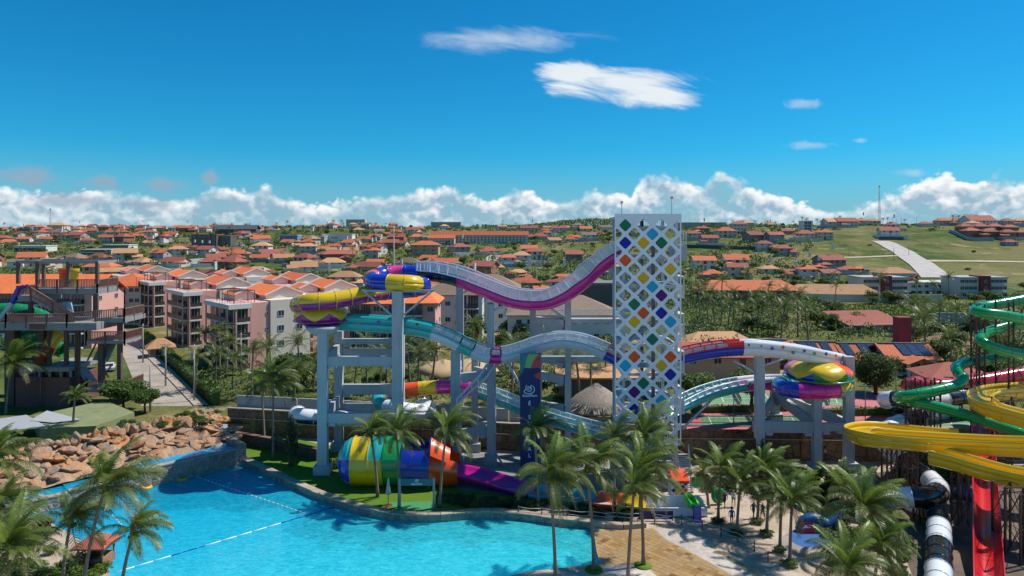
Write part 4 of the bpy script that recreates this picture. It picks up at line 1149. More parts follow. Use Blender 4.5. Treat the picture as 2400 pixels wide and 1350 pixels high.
# frame behind the screen
M_STEEL = pm('tower_steel', (.42, .46, .50), .5, .1, .6, 0, streak=.3)
M_DARKST = pm('tower_dark_steel', (.10, .11, .12), .5, .1)
XL, XR, YF, YR = x0 + 1.0, x1 - .45, YT + .6, YT + 7.2
for X in (XL, (XL + XR) / 2 + .4, XR):
    for Y in (YF, YR): part(MB().box(X - .17, X + .17, Y - .17, Y + .17, 0, z1 - .6), 'post', M_STEEL if X != (XL + XR) / 2 + .4 else M_DARKST, tw, True)
nl = 8
for i in range(nl + 1):
    z = 3.2 + i * (z1 - 4.6) / nl
    fl = MB().box(XL + .2, XR - .2, YT + 4.0, YT + 6.9, z - .1, z)
    fl.bar((XL, YF, z - .15), (XR, YF, z - .15), .2, .3).bar((XL, YR, z - .15), (XR, YR, z - .15), .2, .3).bar((XL, YF, z - .12), (XL, YR, z - .12), .2, .3).bar((XR, YF, z - .12), (XR, YR, z - .12), .2, .3)
    part(fl, 'floor', M_STEEL, tw, True)
    if i < nl:
        zn = 3.2 + (i + 1) * (z1 - 4.6) / nl; s_ = MB()
        xa, xb = (XL + .6, XR - .8) if i % 2 == 0 else (XR - .8, XL + .6); ya = YT + 1.3 if i % 2 == 0 else YT + 2.8
        for j in range(16):
            t = (j + .5) / 16; s_.box(xa + (xb - xa) * t - .16, xa + (xb - xa) * t + .16, ya, ya + 1.3, z + (zn - z) * t - .05, z + (zn - z) * t)
        s_.bar((xa, ya, z), (xb, ya, zn), .08, .3).bar((xa, ya + 1.3, z), (xb, ya + 1.3, zn), .08, .3).bar((xa, ya, z + 1), (xb, ya, zn + 1), .05).bar((xa, ya + 1.3, z + 1), (xb, ya + 1.3, zn + 1), .05)
        part(s_, 'stair', M_STEEL, tw, True)
    # rail round the rear of each floor
    r_ = MB()
    for q in range(24): X = XL + .2 + (XR - XL - .4) * q / 23; r_.bar((X, YR - .2, z), (X, YR - .2, z + 1.05), .03)
    r_.bar((XL + .2, YR - .2, z + 1.05), (XR - .2, YR - .2, z + 1.05), .06); part(r_, 'railing', MATS['white_rail'], tw, True)
part(MB().box(x0 + .5, x1 - .2, YT + .3, YT + 7.4, z1 - .55, z1 - .25), 'roof_slab', M_STEEL, tw, True)
part(MB().box(x0 + .4, x1 - .1, YT + .9, YT + 6.5, 0, 3.0), 'base_block', pm('grey_block', (.34, .34, .34), .85, .12, .5, .2, streak=.4), tw, True)
for px, py in ((1459, 474), (1577, 463)):
    part(MB().rod([(tx(px), YT + .5, z1 - .3), (tx(px), YT + .5, tz(py))], .045, 6).box(tx(px) - .12, tx(px) + .12, YT + .4, YT + .6, tz(py) - .1, tz(py) + .15), 'roof_mast', M_STEEL, tw, True)
# landings on the right-hand side: white cages
M_CREAM = pm('cage_cream', (.66, .63, .56), .6, .08, .6, 0, streak=.2)
for ya, yb in ((652, 706), (744, 801), (836, 890), (930, 990)):
    za, zb = tz(yb), tz(ya); xa, xb, yf, yr = x1 + .12, x1 + 1.2, YT + 3.4, YT + 6.4
    mb = MB().box(xa, xb, yf, yr, za, za + .18).box(xa, xb, yf, yr, zb - .1, zb)
    for X in (xa + .07, xb - .07):
        for Y in (yf + .07, yr - .07): mb.bar((X, Y, za + .18), (X, Y, zb - .1), .14)
    for q in range(9): X = xa + .07 + (xb - xa - .14) * q / 8; mb.bar((X, yf + .07, za + .18), (X, yf + .07, za + 1.25), .05)
    for q in range(14): Y = yf + .2 + (yr - yf - .4) * q / 13; mb.bar((xb - .07, Y, za + .18), (xb - .07, Y, za + 1.25), .05)
    mb.bar((xa, yf + .07, za + 1.28), (xb, yf + .07, za + 1.28), .08).bar((xb - .07, yf, za + 1.28), (xb - .07, yr, za + 1.28), .08)
    part(mb, 'landing_cage', M_CREAM, tw, True)
za, zb = tz(612), tz(540)
part(MB().box(x1 + .12, x1 + 1.25, YT + 2.5, YT + 6.6, za, za + 1.7), 'top_cabin', pm('cabin_grey', (.34, .37, .40), .6, .08), tw, True)
part(MB().box(x1 + .13, x1 + .35, YT + 2.44, YT + 2.5, za + .3, za + 1.5), 'cabin_panel', C['yellow'], tw, True)
lv = MB()
for q in range(6): lv.bar((x1 + .15, YT + 2.5, za + 1.85 + q * .27), (x1 + 1.2, YT + 2.5, za + 1.85 + q * .27), .07)
for q in range(4): lv.bar((x1 + .18 + q * .33, YT + 2.55, za + 1.7), (x1 + .18 + q * .33, YT + 2.55, zb), .07)
part(lv, 'cabin_grille', M_CREAM, tw, True)
# bottom stair on the right
s_ = MB(); a = P(1600, 1062, 77.5); b = P(1611, 1158, 73.8); b.z = .1
for j in range(18):
    q = a.lerp(b, (j + .5) / 18); s_.box(q.x - .62, q.x + .62, q.y - .14, q.y + .14, q.z - .06, q.z)
for sx in (-.66, .66):
    s_.bar(a + Vector((sx, 0, -.1)), b + Vector((sx, 0, -.1)), .08, .35); s_.bar(a + Vector((sx, 0, 1.05)), b + Vector((sx, 0, 1.05)), .06)
    for j in range(14): q = a.lerp(b, j / 13) + Vector((sx, 0, 0)); s_.bar(q, q + Vector((0, 0, 1.05)), .035)
part(s_, 'entry_stair', M_CREAM, tw, True)

# ------------------------------------------------------------------ navy banner totem
YBN = 78.4; SB = YBN / FPX
def bx_(px): return (px - 1200) * SB
def bz_(py): return CAM_H - (py - HORZ) * SB
bn_ = thing('banner_totem', 'tall navy banner totem with white vertical lettering and coloured corner', 'banner', (bx_(1243), YBN, 0))
M_NAVY = pm('banner_navy', (.008, .025, .13), .6, .06, .4); M_WHITE = pm('print_white', (.75, .80, .85), .6, .03)
part(MB().box(bx_(1219), bx_(1266), YBN, YBN + .6, .15, bz_(830)), 'panel', M_NAVY, bn_, True)
part(MB().box(bx_(1266), bx_(1269), YBN - .03, YBN + .63, .1, bz_(828)), 'edge_post', pm('grey_post', (.16, .17, .19), .5), bn_, True)
part(MB().box(bx_(1236), bx_(1256), YBN + .1, YBN + .5, bz_(830), bz_(825.5)), 'top_block', pm('grey_post', (.1, .1, .1)), bn_, True)
def poly_print(pts, colr, nm='print', off=.006):
    return part(MB().add([(bx_(x), YBN - off, bz_(y)) for x, y in pts], (tuple(range(len(pts) - 1, -1, -1)),)), nm, colr, bn_, True)
poly_print([(1219.2, 830), (1238, 830), (1232, 848), (1229, 862), (1224, 873), (1219.2, 879)], pm('print_teal', (.012, .22, .23), .6, .04))
poly_print([(1238, 830), (1263, 830), (1255, 838), (1248, 850), (1244, 863), (1229, 862), (1232, 848)], pm('print_lime', (.20, .46, .16), .6, .04))
poly_print([(1263, 830), (1265.8, 830), (1265.8, 862), (1244, 863), (1248, 850), (1255, 838)], pm('print_coral', (.55, .06, .06), .6, .04))
poly_print([(1265.8, 871), (1265.8, 891), (1257, 886), (1251, 880)], MATS['print_coral'])
poly_print([(1258, 843), (1265.8, 838), (1265.8, 844)], pm('print_plum', (.25, .01, .12), .6, .04), off=.010)
def put_text(s, px, py, size, parent, Y, mat, bold=True, sx=1.0):
    me = text_mesh(s, size, mat, bold)
    q = Vector(((px - 1200) * Y / FPX, Y, CAM_H - (py - HORZ) * Y / FPX))
    o = parent; org = Vector((0, 0, 0))
    while o is not None: org += o.location; o = o.parent
    return inst(me, 'lettering', parent, q - org, (R(90), 0, 0), (sx, 1, 1))
for ch, py in zip('ÉSURREAL', (946, 978, 993, 1008, 1023, 1038, 1053, 1068)): put_text(ch, 1241, py, .62, bn_, YBN - .02, M_WHITE)
put_text('BeachPark', 1242, 927.5, .40, bn_, YBN - .02, M_WHITE)
put_text('SURREAL', 1240, 1111, .50, bn_, YBN - .02, M_WHITE)
def swirl(parent, cx, cy, s, Y, mat):
    """knotted wave emblem: three looping strokes"""
    mb = MB(); c = P(cx, cy, Y); q = s * Y / FPX
    def stroke(pts, w):
        for (xa, za), (xb, zb) in zip(pts, pts[1:]): mb.bar(c + Vector((xa * q, 0, za * q)), c + Vector((xb * q, 0, zb * q)), w * q, .02, up=(0, 1, 0))
    stroke([(-.1 + .45 * math.cos(t), .1 + .42 * math.sin(t)) for t in [i * .35 for i in range(19)]], .17)
    stroke([(.0 + .2 * math.cos(t), .12 + .2 * math.sin(t)) for t in [i * .5 for i in range(10)]], .14)
    stroke([(-.2 + .85 * math.cos(t), -.35 + .45 * math.sin(t)) for t in [2.2 + i * .3 for i in range(14)]], .17)
    stroke([(.15 + .75 * math.cos(t), .0 + .75 * math.sin(t)) for t in [-.9 + i * .25 for i in range(11)]], .15)
    stroke([(-.55 + .2 * math.cos(t), .25 + .55 * math.sin(t)) for t in [1.2 + i * .3 for i in range(8)]], .12)
    return part(mb, 'emblem', mat, parent, True)
swirl(bn_, 1241.5, 913, 12.5, YBN - .02, M_WHITE)
mb = MB()
for k_, (rr, w) in enumerate(((13, 2.6), (8.6, 2.2), (4.6, 2.0))):
    ps = [P(1240 + rr * 1.15 * math.cos(t) * (1 if True else 1) + k_ * 2.2, 1104 - rr * .95 * math.sin(t), YBN - .02) for t in [R(15 + i * 12) for i in range(14)]]
    for a, b in zip(ps, ps[1:]): mb.bar(a, b, w * SB, .02, up=(0, 1, 0))
part(mb, 'wave_emblem', M_WHITE, bn_, True)

# ------------------------------------------------------------------ small teal sign arch on the pool lawn
sg = thing('sign_arch', 'teal sign board on two posts with white emblem on the lawn', 'sign', PG(978, 1195))
Ys = PG(978, 1196).y; M_TEAL = pm('sign_teal', (.03, .12, .14), .5, .1, streak=.2)
def sp(px, py): return P(px, py, Ys)
part(MB().box(sp(935, 0).x, sp(1019, 0).x, Ys - .06, Ys + .06, sp(0, 1138).z, sp(0, 1122).z), 'board', M_TEAL, sg, True)
for px in (937, 1017): part(MB().box(sp(px - 2.5, 0).x, sp(px + 2.5, 0).x, Ys - .14, Ys + .14, 0, sp(0, 1120).z), 'post', pm('sign_post', (.22, .26, .28), .5), sg, True)
swirl(sg, 977, 1126.5, 4.6, Ys - .075, M_WHITE); put_text('BeachPark', 977, 1134.5, .26, sg, Ys - .075, M_WHITE)
single(MB().sheet([(p.x, p.y) for p in (PG(905, 1180), PG(1010, 1178), PG(1034, 1198), PG(1010, 1202), PG(935, 1199))], .118), 'green_mat', pm('green_matting', (.05, .24, .09), .9, .1), 'pale green rubber mat under the teal sign arch', 'mat')
ub = thing('closed_parasol', 'furled cream parasol standing beside the teal sign', 'parasol', PG(910, 1186))
part(MB().rod([(0, 0, 0), (0, 0, 2.9)], .035, 6), 'pole', pm('pole_wood', (.16, .10, .06), .6), ub)
part(MB().lathe([(.03, 2.95), (.1, 2.6), (.2, 1.9), (.3, 1.25), (.16, 1.2)], 9), 'canopy', pm('canvas_cream', (.50, .46, .42), .9, .15, 3), ub)
part(MB().lathe([(.0, .12), (.45, .12), (.55, .0)], 10), 'base', pm('dark_red_base', (.09, .03, .03), .8), ub)

# ------------------------------------------------------------------ left wooden ride tower
M_WOOD = pm('redwood', (.30, .155, .115), .75, .25, 1.2, .3, 20, streak=.3)
M_WOODD = pm('dark_timber', (.13, .082, .064), .8, .25, 1.0, .3, streak=.3)
M_SLAB = pm('deck_edge', (.27, .27, .27), .85, .2, .6, .2, streak=.55, dirt=.3)
M_MAROON = pm('maroon_render', (.17, .07, .06), .85, .12, .4, .1, streak=.25)
wt = thing('wooden_ride_tower', 'brown timber ride tower with zigzag stairs and picket railings', 'tower', P(160, 975, 107))
YW = 105.0
def wx(px, Y=YW): return (px - 1200) * Y / FPX
def wz(py, Y=YW): return CAM_H - (py - HORZ) * Y / FPX
def wrail(pts, h=1.35, step=.24, nm='railing', post=2.6, mat=None):
    o = None; pk = MB(); rl = MB()
    for a, b in zip(pts, pts[1:]):
        a, b = Vector(a), Vector(b); L = (b - a).length
        rl.bar(a + Vector((0, 0, h)), b + Vector((0, 0, h)), .14, .12); rl.bar(a + Vector((0, 0, .14)), b + Vector((0, 0, .14)), .1, .12)
        n_ = int(L / step)
        for i in range(n_ + 1): q = a.lerp(b, i / max(1, n_)); pk.bar(q + Vector((0, 0, .15)), q + Vector((0, 0, h - .05)), .15, .04)
        m_ = max(1, int(L / post))
        for i in range(m_ + 1):
            q = a.lerp(b, i / m_); part(MB().box(q.x - .09, q.x + .09, q.y - .09 - .06, q.y + .09 - .06, q.z - .75, q.z + h + .08), 'rail_post', M_WOODD, wt, True)
    r_ = part(rl, 'handrail', mat or M_WOOD, wt, True); part(pk, 'pickets', mat or M_WOOD, r_, True)
def wdeck(x0, x1, y0, y1, z, t=.9): part(MB().box(x0, x1, y0, y1, z - t, z), 'deck', M_SLAB, wt, True)
zt_ = wz(614); zg = 1.5
for px in (43, 88, 160, 228):
    part(MB().box(wx(px) - .22, wx(px) + .22, YW - .22, YW + .22, wz(665), zt_), 'post', M_WOODD, wt, True)
for px in (48, 114, 180): part(MB().box(wx(px) - .2, wx(px) + .2, YW + 5, YW + 5.4, wz(690), zt_), 'post', M_WOODD, wt, True)
tb = MB().bar((wx(38), YW, zt_), (wx(232), YW, zt_), .35, .5).bar((wx(38), YW + 5.2, zt_ + .02), (wx(232), YW + 5.2, zt_ + .02), .35, .5).bar((wx(42), YW, zt_ - .05), (wx(42), YW + 5.2, zt_ - .05), .3, .4).bar((wx(228), YW, zt_ - .05), (wx(228), YW + 5.2, zt_ - .05), .3, .4)
part(tb, 'top_beam', M_SLAB, wt, True)
zd1 = wz(676); wdeck(wx(84), wx(228), YW, YW + 5.5, zd1); wrail([(wx(86), YW + .05, zd1), (wx(228), YW + .05, zd1), (wx(228), YW + 5.4, zd1)])
zd2 = wz(690); wdeck(wx(42), wx(90), YW - .2, YW + 5.5, zd2 - .15); wrail([(wx(42), YW + 4, zd2 - .1), (wx(42), YW - .1, zd2 - .1), (wx(88), YW - .1, zd2 - .1)])
# stair from the small landing down to the main deck
zd3 = wz(752); a = Vector((wx(88), YW - .6, zd2 - .15)); b = Vector((wx(188), YW - .6, zd3))
sm = MB().bar(a + Vector((0, -.0, -.25)), b + Vector((0, 0, -.25)), 1.7, .35)
for j in range(20): q = a.lerp(b, (j + .5) / 20); sm.box(q.x - .2, q.x + .2, q.y - .8, q.y + .8, q.z - .05, q.z + .08)
part(sm, 'stair_flight', M_SLAB, wt, True); wrail([a + Vector((0, -.85, 0)), b + Vector((0, -.85, 0))])
wdeck(wx(24), wx(250), YW - 2.6, YW + 5.5, zd3, 1.1); wdeck(wx(225), wx(296), YW - .5, YW + 5.5, zd3 + .5, .7)
wrail([(wx(26), YW + 5, zd3), (wx(42), YW - 2.5, zd3), (wx(182), YW - 2.5, zd3)]); wrail([(wx(182), YW - 2.5, zd3 + .1), (wx(295), YW - .4, zd3 + .6), (wx(295), YW + 5, zd3 + .6)])
part(MB().box(wx(97), wx(132), YW - 2.66, YW - 2.61, zd3 - .95, zd3 - .15), 'name_board', M_MAROON, wt, True)
zd4 = wz(797); wdeck(wx(205), wx(296), YW - .5, YW + 5, zd4, .5); wrail([(wx(180), YW + 2.5, zd4), (wx(206), YW - .4, zd4), (wx(296), YW - .4, zd4), (wx(296), YW + 4.5, zd4)])
zd5 = wz(911); wdeck(wx(192), wx(297), YW - .5, YW + 5, zd5, .45); wrail([(wx(184), YW + 2, zd5), (wx(208), YW - .4, zd5), (wx(298), YW - .4, zd5), (wx(298), YW + 4.5, zd5)])
for px, ya, yb, w in ((66, 698, 770, .5), (93, 770, 960, .75), (175, 765, 945, .45), (180, 765, 945, .35), (232, 795, 900, .75), (276, 740, 905, .6), (218, 690, 745, .45), (224, 690, 745, .3), (110, 765, 880, .5), (150, 765, 880, .5), (18, 752, 975, 1.5)):
    X = wx(px); part(MB().box(X - w / 2, X + w / 2, YW + .3, YW + .3 + w, max(zg - .3, wz(yb)), wz(ya)), 'post', M_WOODD, wt, True)
part(MB().box(wx(45), wx(171), YW - .8, YW + 7, zg - .5, wz(882)), 'ground_room', M_MAROON, wt, True)
part(MB().box(wx(97), wx(172), YW - 1.0, YW + 7.2, wz(868) , wz(858)), 'room_roof', M_SLAB, wt, True)
for px in (98, 122, 148, 170): part(MB().box(wx(px) - .12, wx(px) + .12, YW - .6, YW - .3, wz(882), wz(868)), 'window_post', M_SLAB, wt, True)
part(MB().box(wx(98), wx(171), YW, YW + .2, wz(882), wz(868)), 'window_band', pm('dark_glass', (.02, .025, .03), .1, .1), wt, True)
part(MB().rod([P(95, 875, YW - 1.2), P(95, 960, YW - 1.2)], .1, 6).rod([P(85, 770, YW - 1.4), P(82, 870, YW - 1.4), P(76, 960, YW - 1.4)], .05, 5), 'drain_pipe', pm('pipe_brown', (.2, .12, .1), .5), wt, True)
part(MB().bar(P(190, 860, YW + 2), P(215, 895, YW + 2), 2.4, .12).bar(P(235, 845, YW + 1), P(262, 790, YW + 3), 3.0, .15), 'stair_soffit', M_SLAB, wt, True)
part(MB().bar(P(205, 845, YW + 1), P(225, 805, YW + 1), .2).bar(P(232, 895, YW), P(262, 855, YW), .2).bar(P(238, 860, YW - .2), P(255, 885, YW - .2), .2), 'timber_brace', M_WOODD, wt, True)
# tubes passing through the wooden tower
wg = thing('tube_slide', 'green tube slide curling inside the brown timber tower', 'water slide', P(80, 960, 112))
tube(wg, slide_path([(-60, 735, 112), (20, 728, 113), (70, 735, 113), (105, 750, 112), (110, 770, 109), (85, 785, 107.5), (40, 790, 109), (20, 800, 112), (60, 812, 113), (120, 815, 113), (150, 820, 113)]), [(1, 'green')], 1.25)
wr = thing('tube_slide', 'cream, red and olive tube slide descending under the timber deck', 'water slide', P(110, 960, 107))
tube(wr, slide_path([(150, 715, 110), (155, 750, 109), (142, 775, 107.5), (122, 800, 106.5), (105, 828, 106), (80, 855, 106), (55, 870, 108)]), [(.35, 'pale'), (.5, 'ryellow'), (.68, 'rred'), (1, 'white')], 1.1)
ws = thing('open_slide', 'pale twin-lane slide dropping from the timber tower to the left', 'water slide', P(10, 960, 105))
for dy in (0, 1.1):
    flume(ws, slide_path([(60, 668, YW + dy), (44, 676, YW + dy), (30, 705, YW + dy), (5, 740, YW + dy), (-30, 780, YW + dy), (-80, 850, YW + dy)]), [(.25, 'blue', 'blue', False), (.75, 'pale', 'pale', False), (1, 'kelly', 'kelly', False)], .5, .1, name='lane')
ex = thing('exit_tube', 'orange and yellow tube ends standing on the timber tower deck', 'water slide', P(165, 676, 107))
part(MB().lathe([(.75, 0), (.75, 2.6), (.95, 2.7), (.9, 3.2)], 12, c=tuple(P(152, 676, 107.5))), 'tube_end', C['orange'], ex, True)
part(MB().lathe([(.75, 0), (.75, 2.5), (.95, 2.6), (.9, 3.1)], 12, c=tuple(P(171, 676, 107.0))), 'tube_end', C['ryellow'], ex, True)
# flat low roof in front of it
lr = thing('pump_house', 'low pump house with mossy flat roof and pale tin sheets', 'building', P(190, 980, 93))
mz = P(0, 955, 95).z
pts = [P(40, 1002, 90), P(120, 998, 89), P(190, 988, 90), P(310, 964, 93), P(252, 942, 99), P(150, 962, 99), P(60, 990, 97)]
zr = 3.4
rp = [((q.x), q.y) for q in (PG(95, 1005, zr), PG(225, 998, zr), PG(315, 966, zr), PG(245, 938, zr), PG(80, 974, zr))]
part(MB().prism(rp, 1.0, zr), 'roof_deck', pm('mossy_roof', (.20, .22, .10), .95, .3, .6, .3, dirt=.3), lr, True)
rp2 = [((q.x), q.y) for q in (PG(0, 1010, zr + .12), PG(110, 1000, zr + .12), PG(62, 972, zr + .12), PG(-30, 985, zr + .12))]
part(MB().prism(rp2, zr + .01, zr + .12), 'tin_sheet', pm('tin', (.55, .55, .56), .4, .15, 1, 0, metal=.3), lr, True)
rp3 = [((q.x), q.y) for q in (PG(70, 985, zr + .2), PG(125, 990, zr + .2), PG(190, 983, zr + .2), PG(110, 962, zr + .2))]
part(MB().prism(rp3, zr + .13, zr + .2), 'tin_sheet', MATS['tin'], lr, True)
# ------------------------------------------------------------------ building kit
def roof_material(name, rgb):
    m, k = mnode(name)
    oi = k.new('ShaderNodeObjectInfo')
    n1 = k.noise(k.obj, .5, 5, .65); n2 = k.noise(k.obj, 3.0, 4, .6)
    f = k.m('ADD', k.m('ADD', 1.0, k.m('MULTIPLY', k.m('SUBTRACT', n1, .5), .55)), k.m('ADD', k.m('MULTIPLY', k.m('SUBTRACT', n2, .5), .4), k.m('MULTIPLY', k.m('SUBTRACT', oi.outputs['Random'], .5), .5)))
    c = k.mix(1.0, rgb, k.grey(f), 'MULTIPLY')
    st = k.sstep(k.noise(k.obj, .9, 6, .7), .54, .72)
    c = k.mix(k.m('MULTIPLY', st, .45), c, tuple(q * .35 for q in rgb))
    w = k.new('ShaderNodeTexWave', wave_type='BANDS', bands_direction='X'); w.inputs['Scale'].default_value = 1.35; w.inputs['Distortion'].default_value = .3
    k.put(w.inputs['Vector'], k.obj)
    c = k.mix(k.m('MULTIPLY', w.outputs['Fac'], .22), c, tuple(q * .5 for q in rgb))
    k.put(k.b.inputs['Base Color'], c); k.b.inputs['Roughness'].default_value = .85
    bn = k.new('ShaderNodeBump'); bn.inputs['Strength'].default_value = .6; bn.inputs['Distance'].default_value = .06
    k.put(bn.inputs['Height'], w.outputs['Fac']); k.l.new(bn.outputs[0], k.b.inputs['Normal'])
    return m
RT = {'orange': roof_material('tile_orange', (.50, .135, .055)), 'red': roof_material('tile_red', (.33, .095, .062)), 'tan': roof_material('tile_tan', (.52, .27, .13)), 'brown': roof_material('tile_brown', (.22, .155, .11)), 'bright': roof_material('tile_bright_orange', (.74, .17, .05)), 'grey': roof_material('roof_grey', (.22, .21, .20)), 'slate': roof_material('roof_slate', (.10, .12, .15))}
WT = {'white': pm('wall_white', (.66, .65, .62), .85, .08, .4, .1, streak=.22), 'cream': pm('wall_cream', (.58, .50, .39), .85, .08, .4, .1, streak=.22), 'grey': pm('wall_grey', (.36, .36, .36), .85, .1, .4, .1, streak=.25), 'brick': pm('wall_terracotta', (.34, .15, .09), .85, .15, .6, .2, streak=.2), 'pink': pm('wall_pink', (.70, .37, .30), .85, .05, .3, .05, streak=.16), 'beige': pm('wall_beige', (.68, .58, .49), .85, .05, .3, .05, streak=.16), 'stone': pm('wall_stone', (.28, .24, .20), .9, .2, .8, .4), 'dark': pm('wall_dark', (.10, .095, .09), .8, .1), 'green': pm('wall_green', (.25, .45, .25), .85, .1), 'blue': pm('wall_blue', (.16, .26, .40), .8, .1), 'maroon': pm('wall_maroon', (.24, .035, .045), .8, .08, .4, 0, streak=.15), 'tancol': pm('wall_tan', (.50, .36, .22), .85, .1, .4, .1, streak=.2)}
M_GLASS = pm('window_glass', (.035, .045, .055), .08, .25, .4, spec=.6)
M_FRAME = pm('window_frame', (.55, .55, .53), .5, .05)
M_DOOR = pm('door_wood', (.12, .07, .045), .6, .1)
M_RAILD = pm('balcony_rail', (.075, .050, .045), .45, .1)
M_SLABW = pm('slab_white', (.66, .62, .57), .8, .06, .5, 0, streak=.25)
def win_mesh(w, h, nm='window', mull=True):
    """frame bars with a glass pane set back, centred, facing -Y"""
    key = ('win', round(w, 2), round(h, 2), mull)
    if key in ORG: return ORG[key]
    mb = MB().box(-w / 2, w / 2, -.02, .03, -h / 2, h / 2, 0); t = .07
    for a in ((-w / 2, -w / 2 + t, -h / 2, h / 2), (w / 2 - t, w / 2, -h / 2, h / 2), (-w / 2 + t, w / 2 - t, h / 2 - t, h / 2), (-w / 2 + t, w / 2 - t, -h / 2, -h / 2 + t)): mb.box(a[0], a[1], -.07, -.021, a[2], a[3], 1)
    if mull: mb.box(-.03, .03, -.065, -.021, -h / 2 + t, h / 2 - t, 1)
    ORG[key] = mb.mesh('window', [M_GLASS, M_FRAME]); return ORG[key]
def roof_mesh(kind, w, d, rise, over, mat, t=.16):
    """w along X (ridge), d along Y"""
    W, D = w / 2 + over, d / 2 + over; dz = -over * rise / (d / 2 + 1e-6)
    mb = MB()
    if kind == 'gable': top = [(-W, -D, dz), (W, -D, dz), (W, D, dz), (-W, D, dz), (-W, 0, rise), (W, 0, rise)]; fs = ((0, 1, 5, 4), (2, 3, 4, 5))
    elif kind == 'hip':
        q = max(.05, W - D * .95) if W > D else .05
        top = [(-W, -D, dz), (W, -D, dz), (W, D, dz), (-W, D, dz), (-q, 0, rise), (q, 0, rise)]; fs = ((0, 1, 5, 4), (2, 3, 4, 5), (1, 2, 5), (3, 0, 4))
    else: top = [(-W, -D, dz), (W, -D, dz), (W, D, rise), (-W, D, rise)]; fs = ((0, 1, 2, 3),)
    n = len(top); mb.add(top + [(a, b, c - t) for a, b, c in top], list(fs) + [tuple(i + n for i in reversed(f)) for f in fs])
    ed = [(0, 1), (1, 2), (2, 3), (3, 0)] if kind != 'gable' else [(0, 1), (1, 5), (5, 2), (2, 3), (3, 4), (4, 0)]
    for a, b in ed: mb.add([top[a], top[b], tuple(Vector(top[b]) - Vector((0, 0, t))), tuple(Vector(top[a]) - Vector((0, 0, t)))], ((0, 3, 2, 1),))
    return mb.mesh('roof', mat)
def gable_wall(w, d, h, rise):
    mb = MB().box(-w / 2, w / 2, -d / 2, d / 2, -1.5, h)
    for s in (-1, 1):
        x = s * w / 2; mb.add([(x, -d / 2, h), (x, d / 2, h), (x, 0, h + rise - .1)], ((0, 1, 2) if s > 0 else (0, 2, 1),))
    return mb
GN = 'village houses on the hillside'
def house(loc, w, d, floors, roof, rc, wc, yaw, label, group=None, seed=0, name='house', wins=True, fh=2.9, rise=None, over=.7, cat='house', chimney=False, porch=False):
    rnd = random.Random(seed); t = thing(name, label, cat, loc, yaw, group)
    h = floors * fh; rise = rise if rise is not None else d * .26
    part(gable_wall(w, d, h, rise) if roof == 'gable' else MB().box(-w / 2, w / 2, -d / 2, d / 2, -1.5, h), 'wall', WT[wc], t)
    if roof == 'flat':
        r_ = part(MB().box(-w / 2 - .15, w / 2 + .15, -d / 2 - .15, d / 2 + .15, h, h + .35), 'parapet', WT[wc] if rc is None else RT[rc], t)
    else:
        r_ = inst(roof_mesh(roof, w, d, rise, over, RT[rc]), 'roof', t, (0, 0, h + .04))
    if chimney: part(MB().box(w * .2 - .5, w * .2 + .5, -.2, .9, h + .3, h + rise + 1.2), 'water_tank', WT['white'], r_)
    if wins:
        n = max(2, int(w / 3.4)); m_ = max(1, int(d / 4))
        for f in range(floors):
            z = f * fh + 1.55
            for i in range(n):
                x = -w / 2 + w * (i + .5) / n
                if f == 0 and i == n // 2: inst(door_mesh(), 'door', t, (x, -d / 2 - .03, 1.1)); continue
                big = rnd.random() < .3
                inst(win_mesh(1.9 if big else 1.3, 1.9 if big else 1.2), 'window', t, (x, -d / 2 - .03, z - (.2 if big else 0)))
            for s in (-1, 1):
                for i in range(m_): inst(win_mesh(1.2, 1.1), 'window', t, (s * (w / 2 + .03), -d / 2 + d * (i + .5) / m_, z), (0, 0, s * math.pi / 2))
    if group == GN:
        if rnd.random() < .6:                                                # lean-to or side wing
            aw_ = w * rnd.uniform(.35, .55); ad = d * rnd.uniform(.5, .8); sx = rnd.choice((-1, 1)); ah = h * (.55 if floors > 1 else .82)
            an = part(MB().box(sx * w / 2 - aw_ / 2, sx * w / 2 + aw_ / 2, -d / 2 - ad * .55, -d / 2 + ad * .4, -1.5, ah), 'side_wing', WT[rnd.choice((wc, 'white', 'cream'))], t)
            inst(roof_mesh(rnd.choice(('gable', 'shed', 'hip')), aw_, ad, ad * .2, .5, RT[rnd.choice((rc, rc, 'red', 'tan', 'brown'))]), 'wing_roof', an, (sx * w / 2, -d / 2 - ad * .08, ah + .05))
            inst(win_mesh(1.5, 1.2), 'window', an, (sx * w / 2, -d / 2 - ad * .55 - .03, 1.5))
        if rnd.random() < .45:
            part(MB().box(-w * .8, w * .8, -d / 2 - 5.2, -d / 2 - 5.0, -2, 1.7).box(-w * .8, -w * .8 + .2, -d / 2 - 5.0, d * .3, -2, 1.7), 'garden_wall', WT[rnd.choice(('white', 'grey', 'cream', 'stone'))], t)
    if porch:
        pr = part(MB().box(-w / 2, w / 2, -d / 2 - 2.2, -d / 2, h * .5 + (fh * .35 if floors < 2 else 0), h * .5 + .16 + (fh * .35 if floors < 2 else 0)), 'porch_roof', RT[rc or 'red'], t)
        ps = MB()
        for i in range(3): x = -w / 2 + .2 + (w - .4) * i / 2; ps.box(x - .12, x + .12, -d / 2 - 2.1, -d / 2 - 1.86, -1, h * .5 + (fh * .35 if floors < 2 else 0))
        part(ps, 'porch_post', WT['white'], pr)
    return t
def door_mesh():
    if 'door' not in ORG: ORG['door'] = MB().box(-.5, .5, -.03, .03, -1.05, 1.05).mesh('door', M_DOOR)
    return ORG['door']
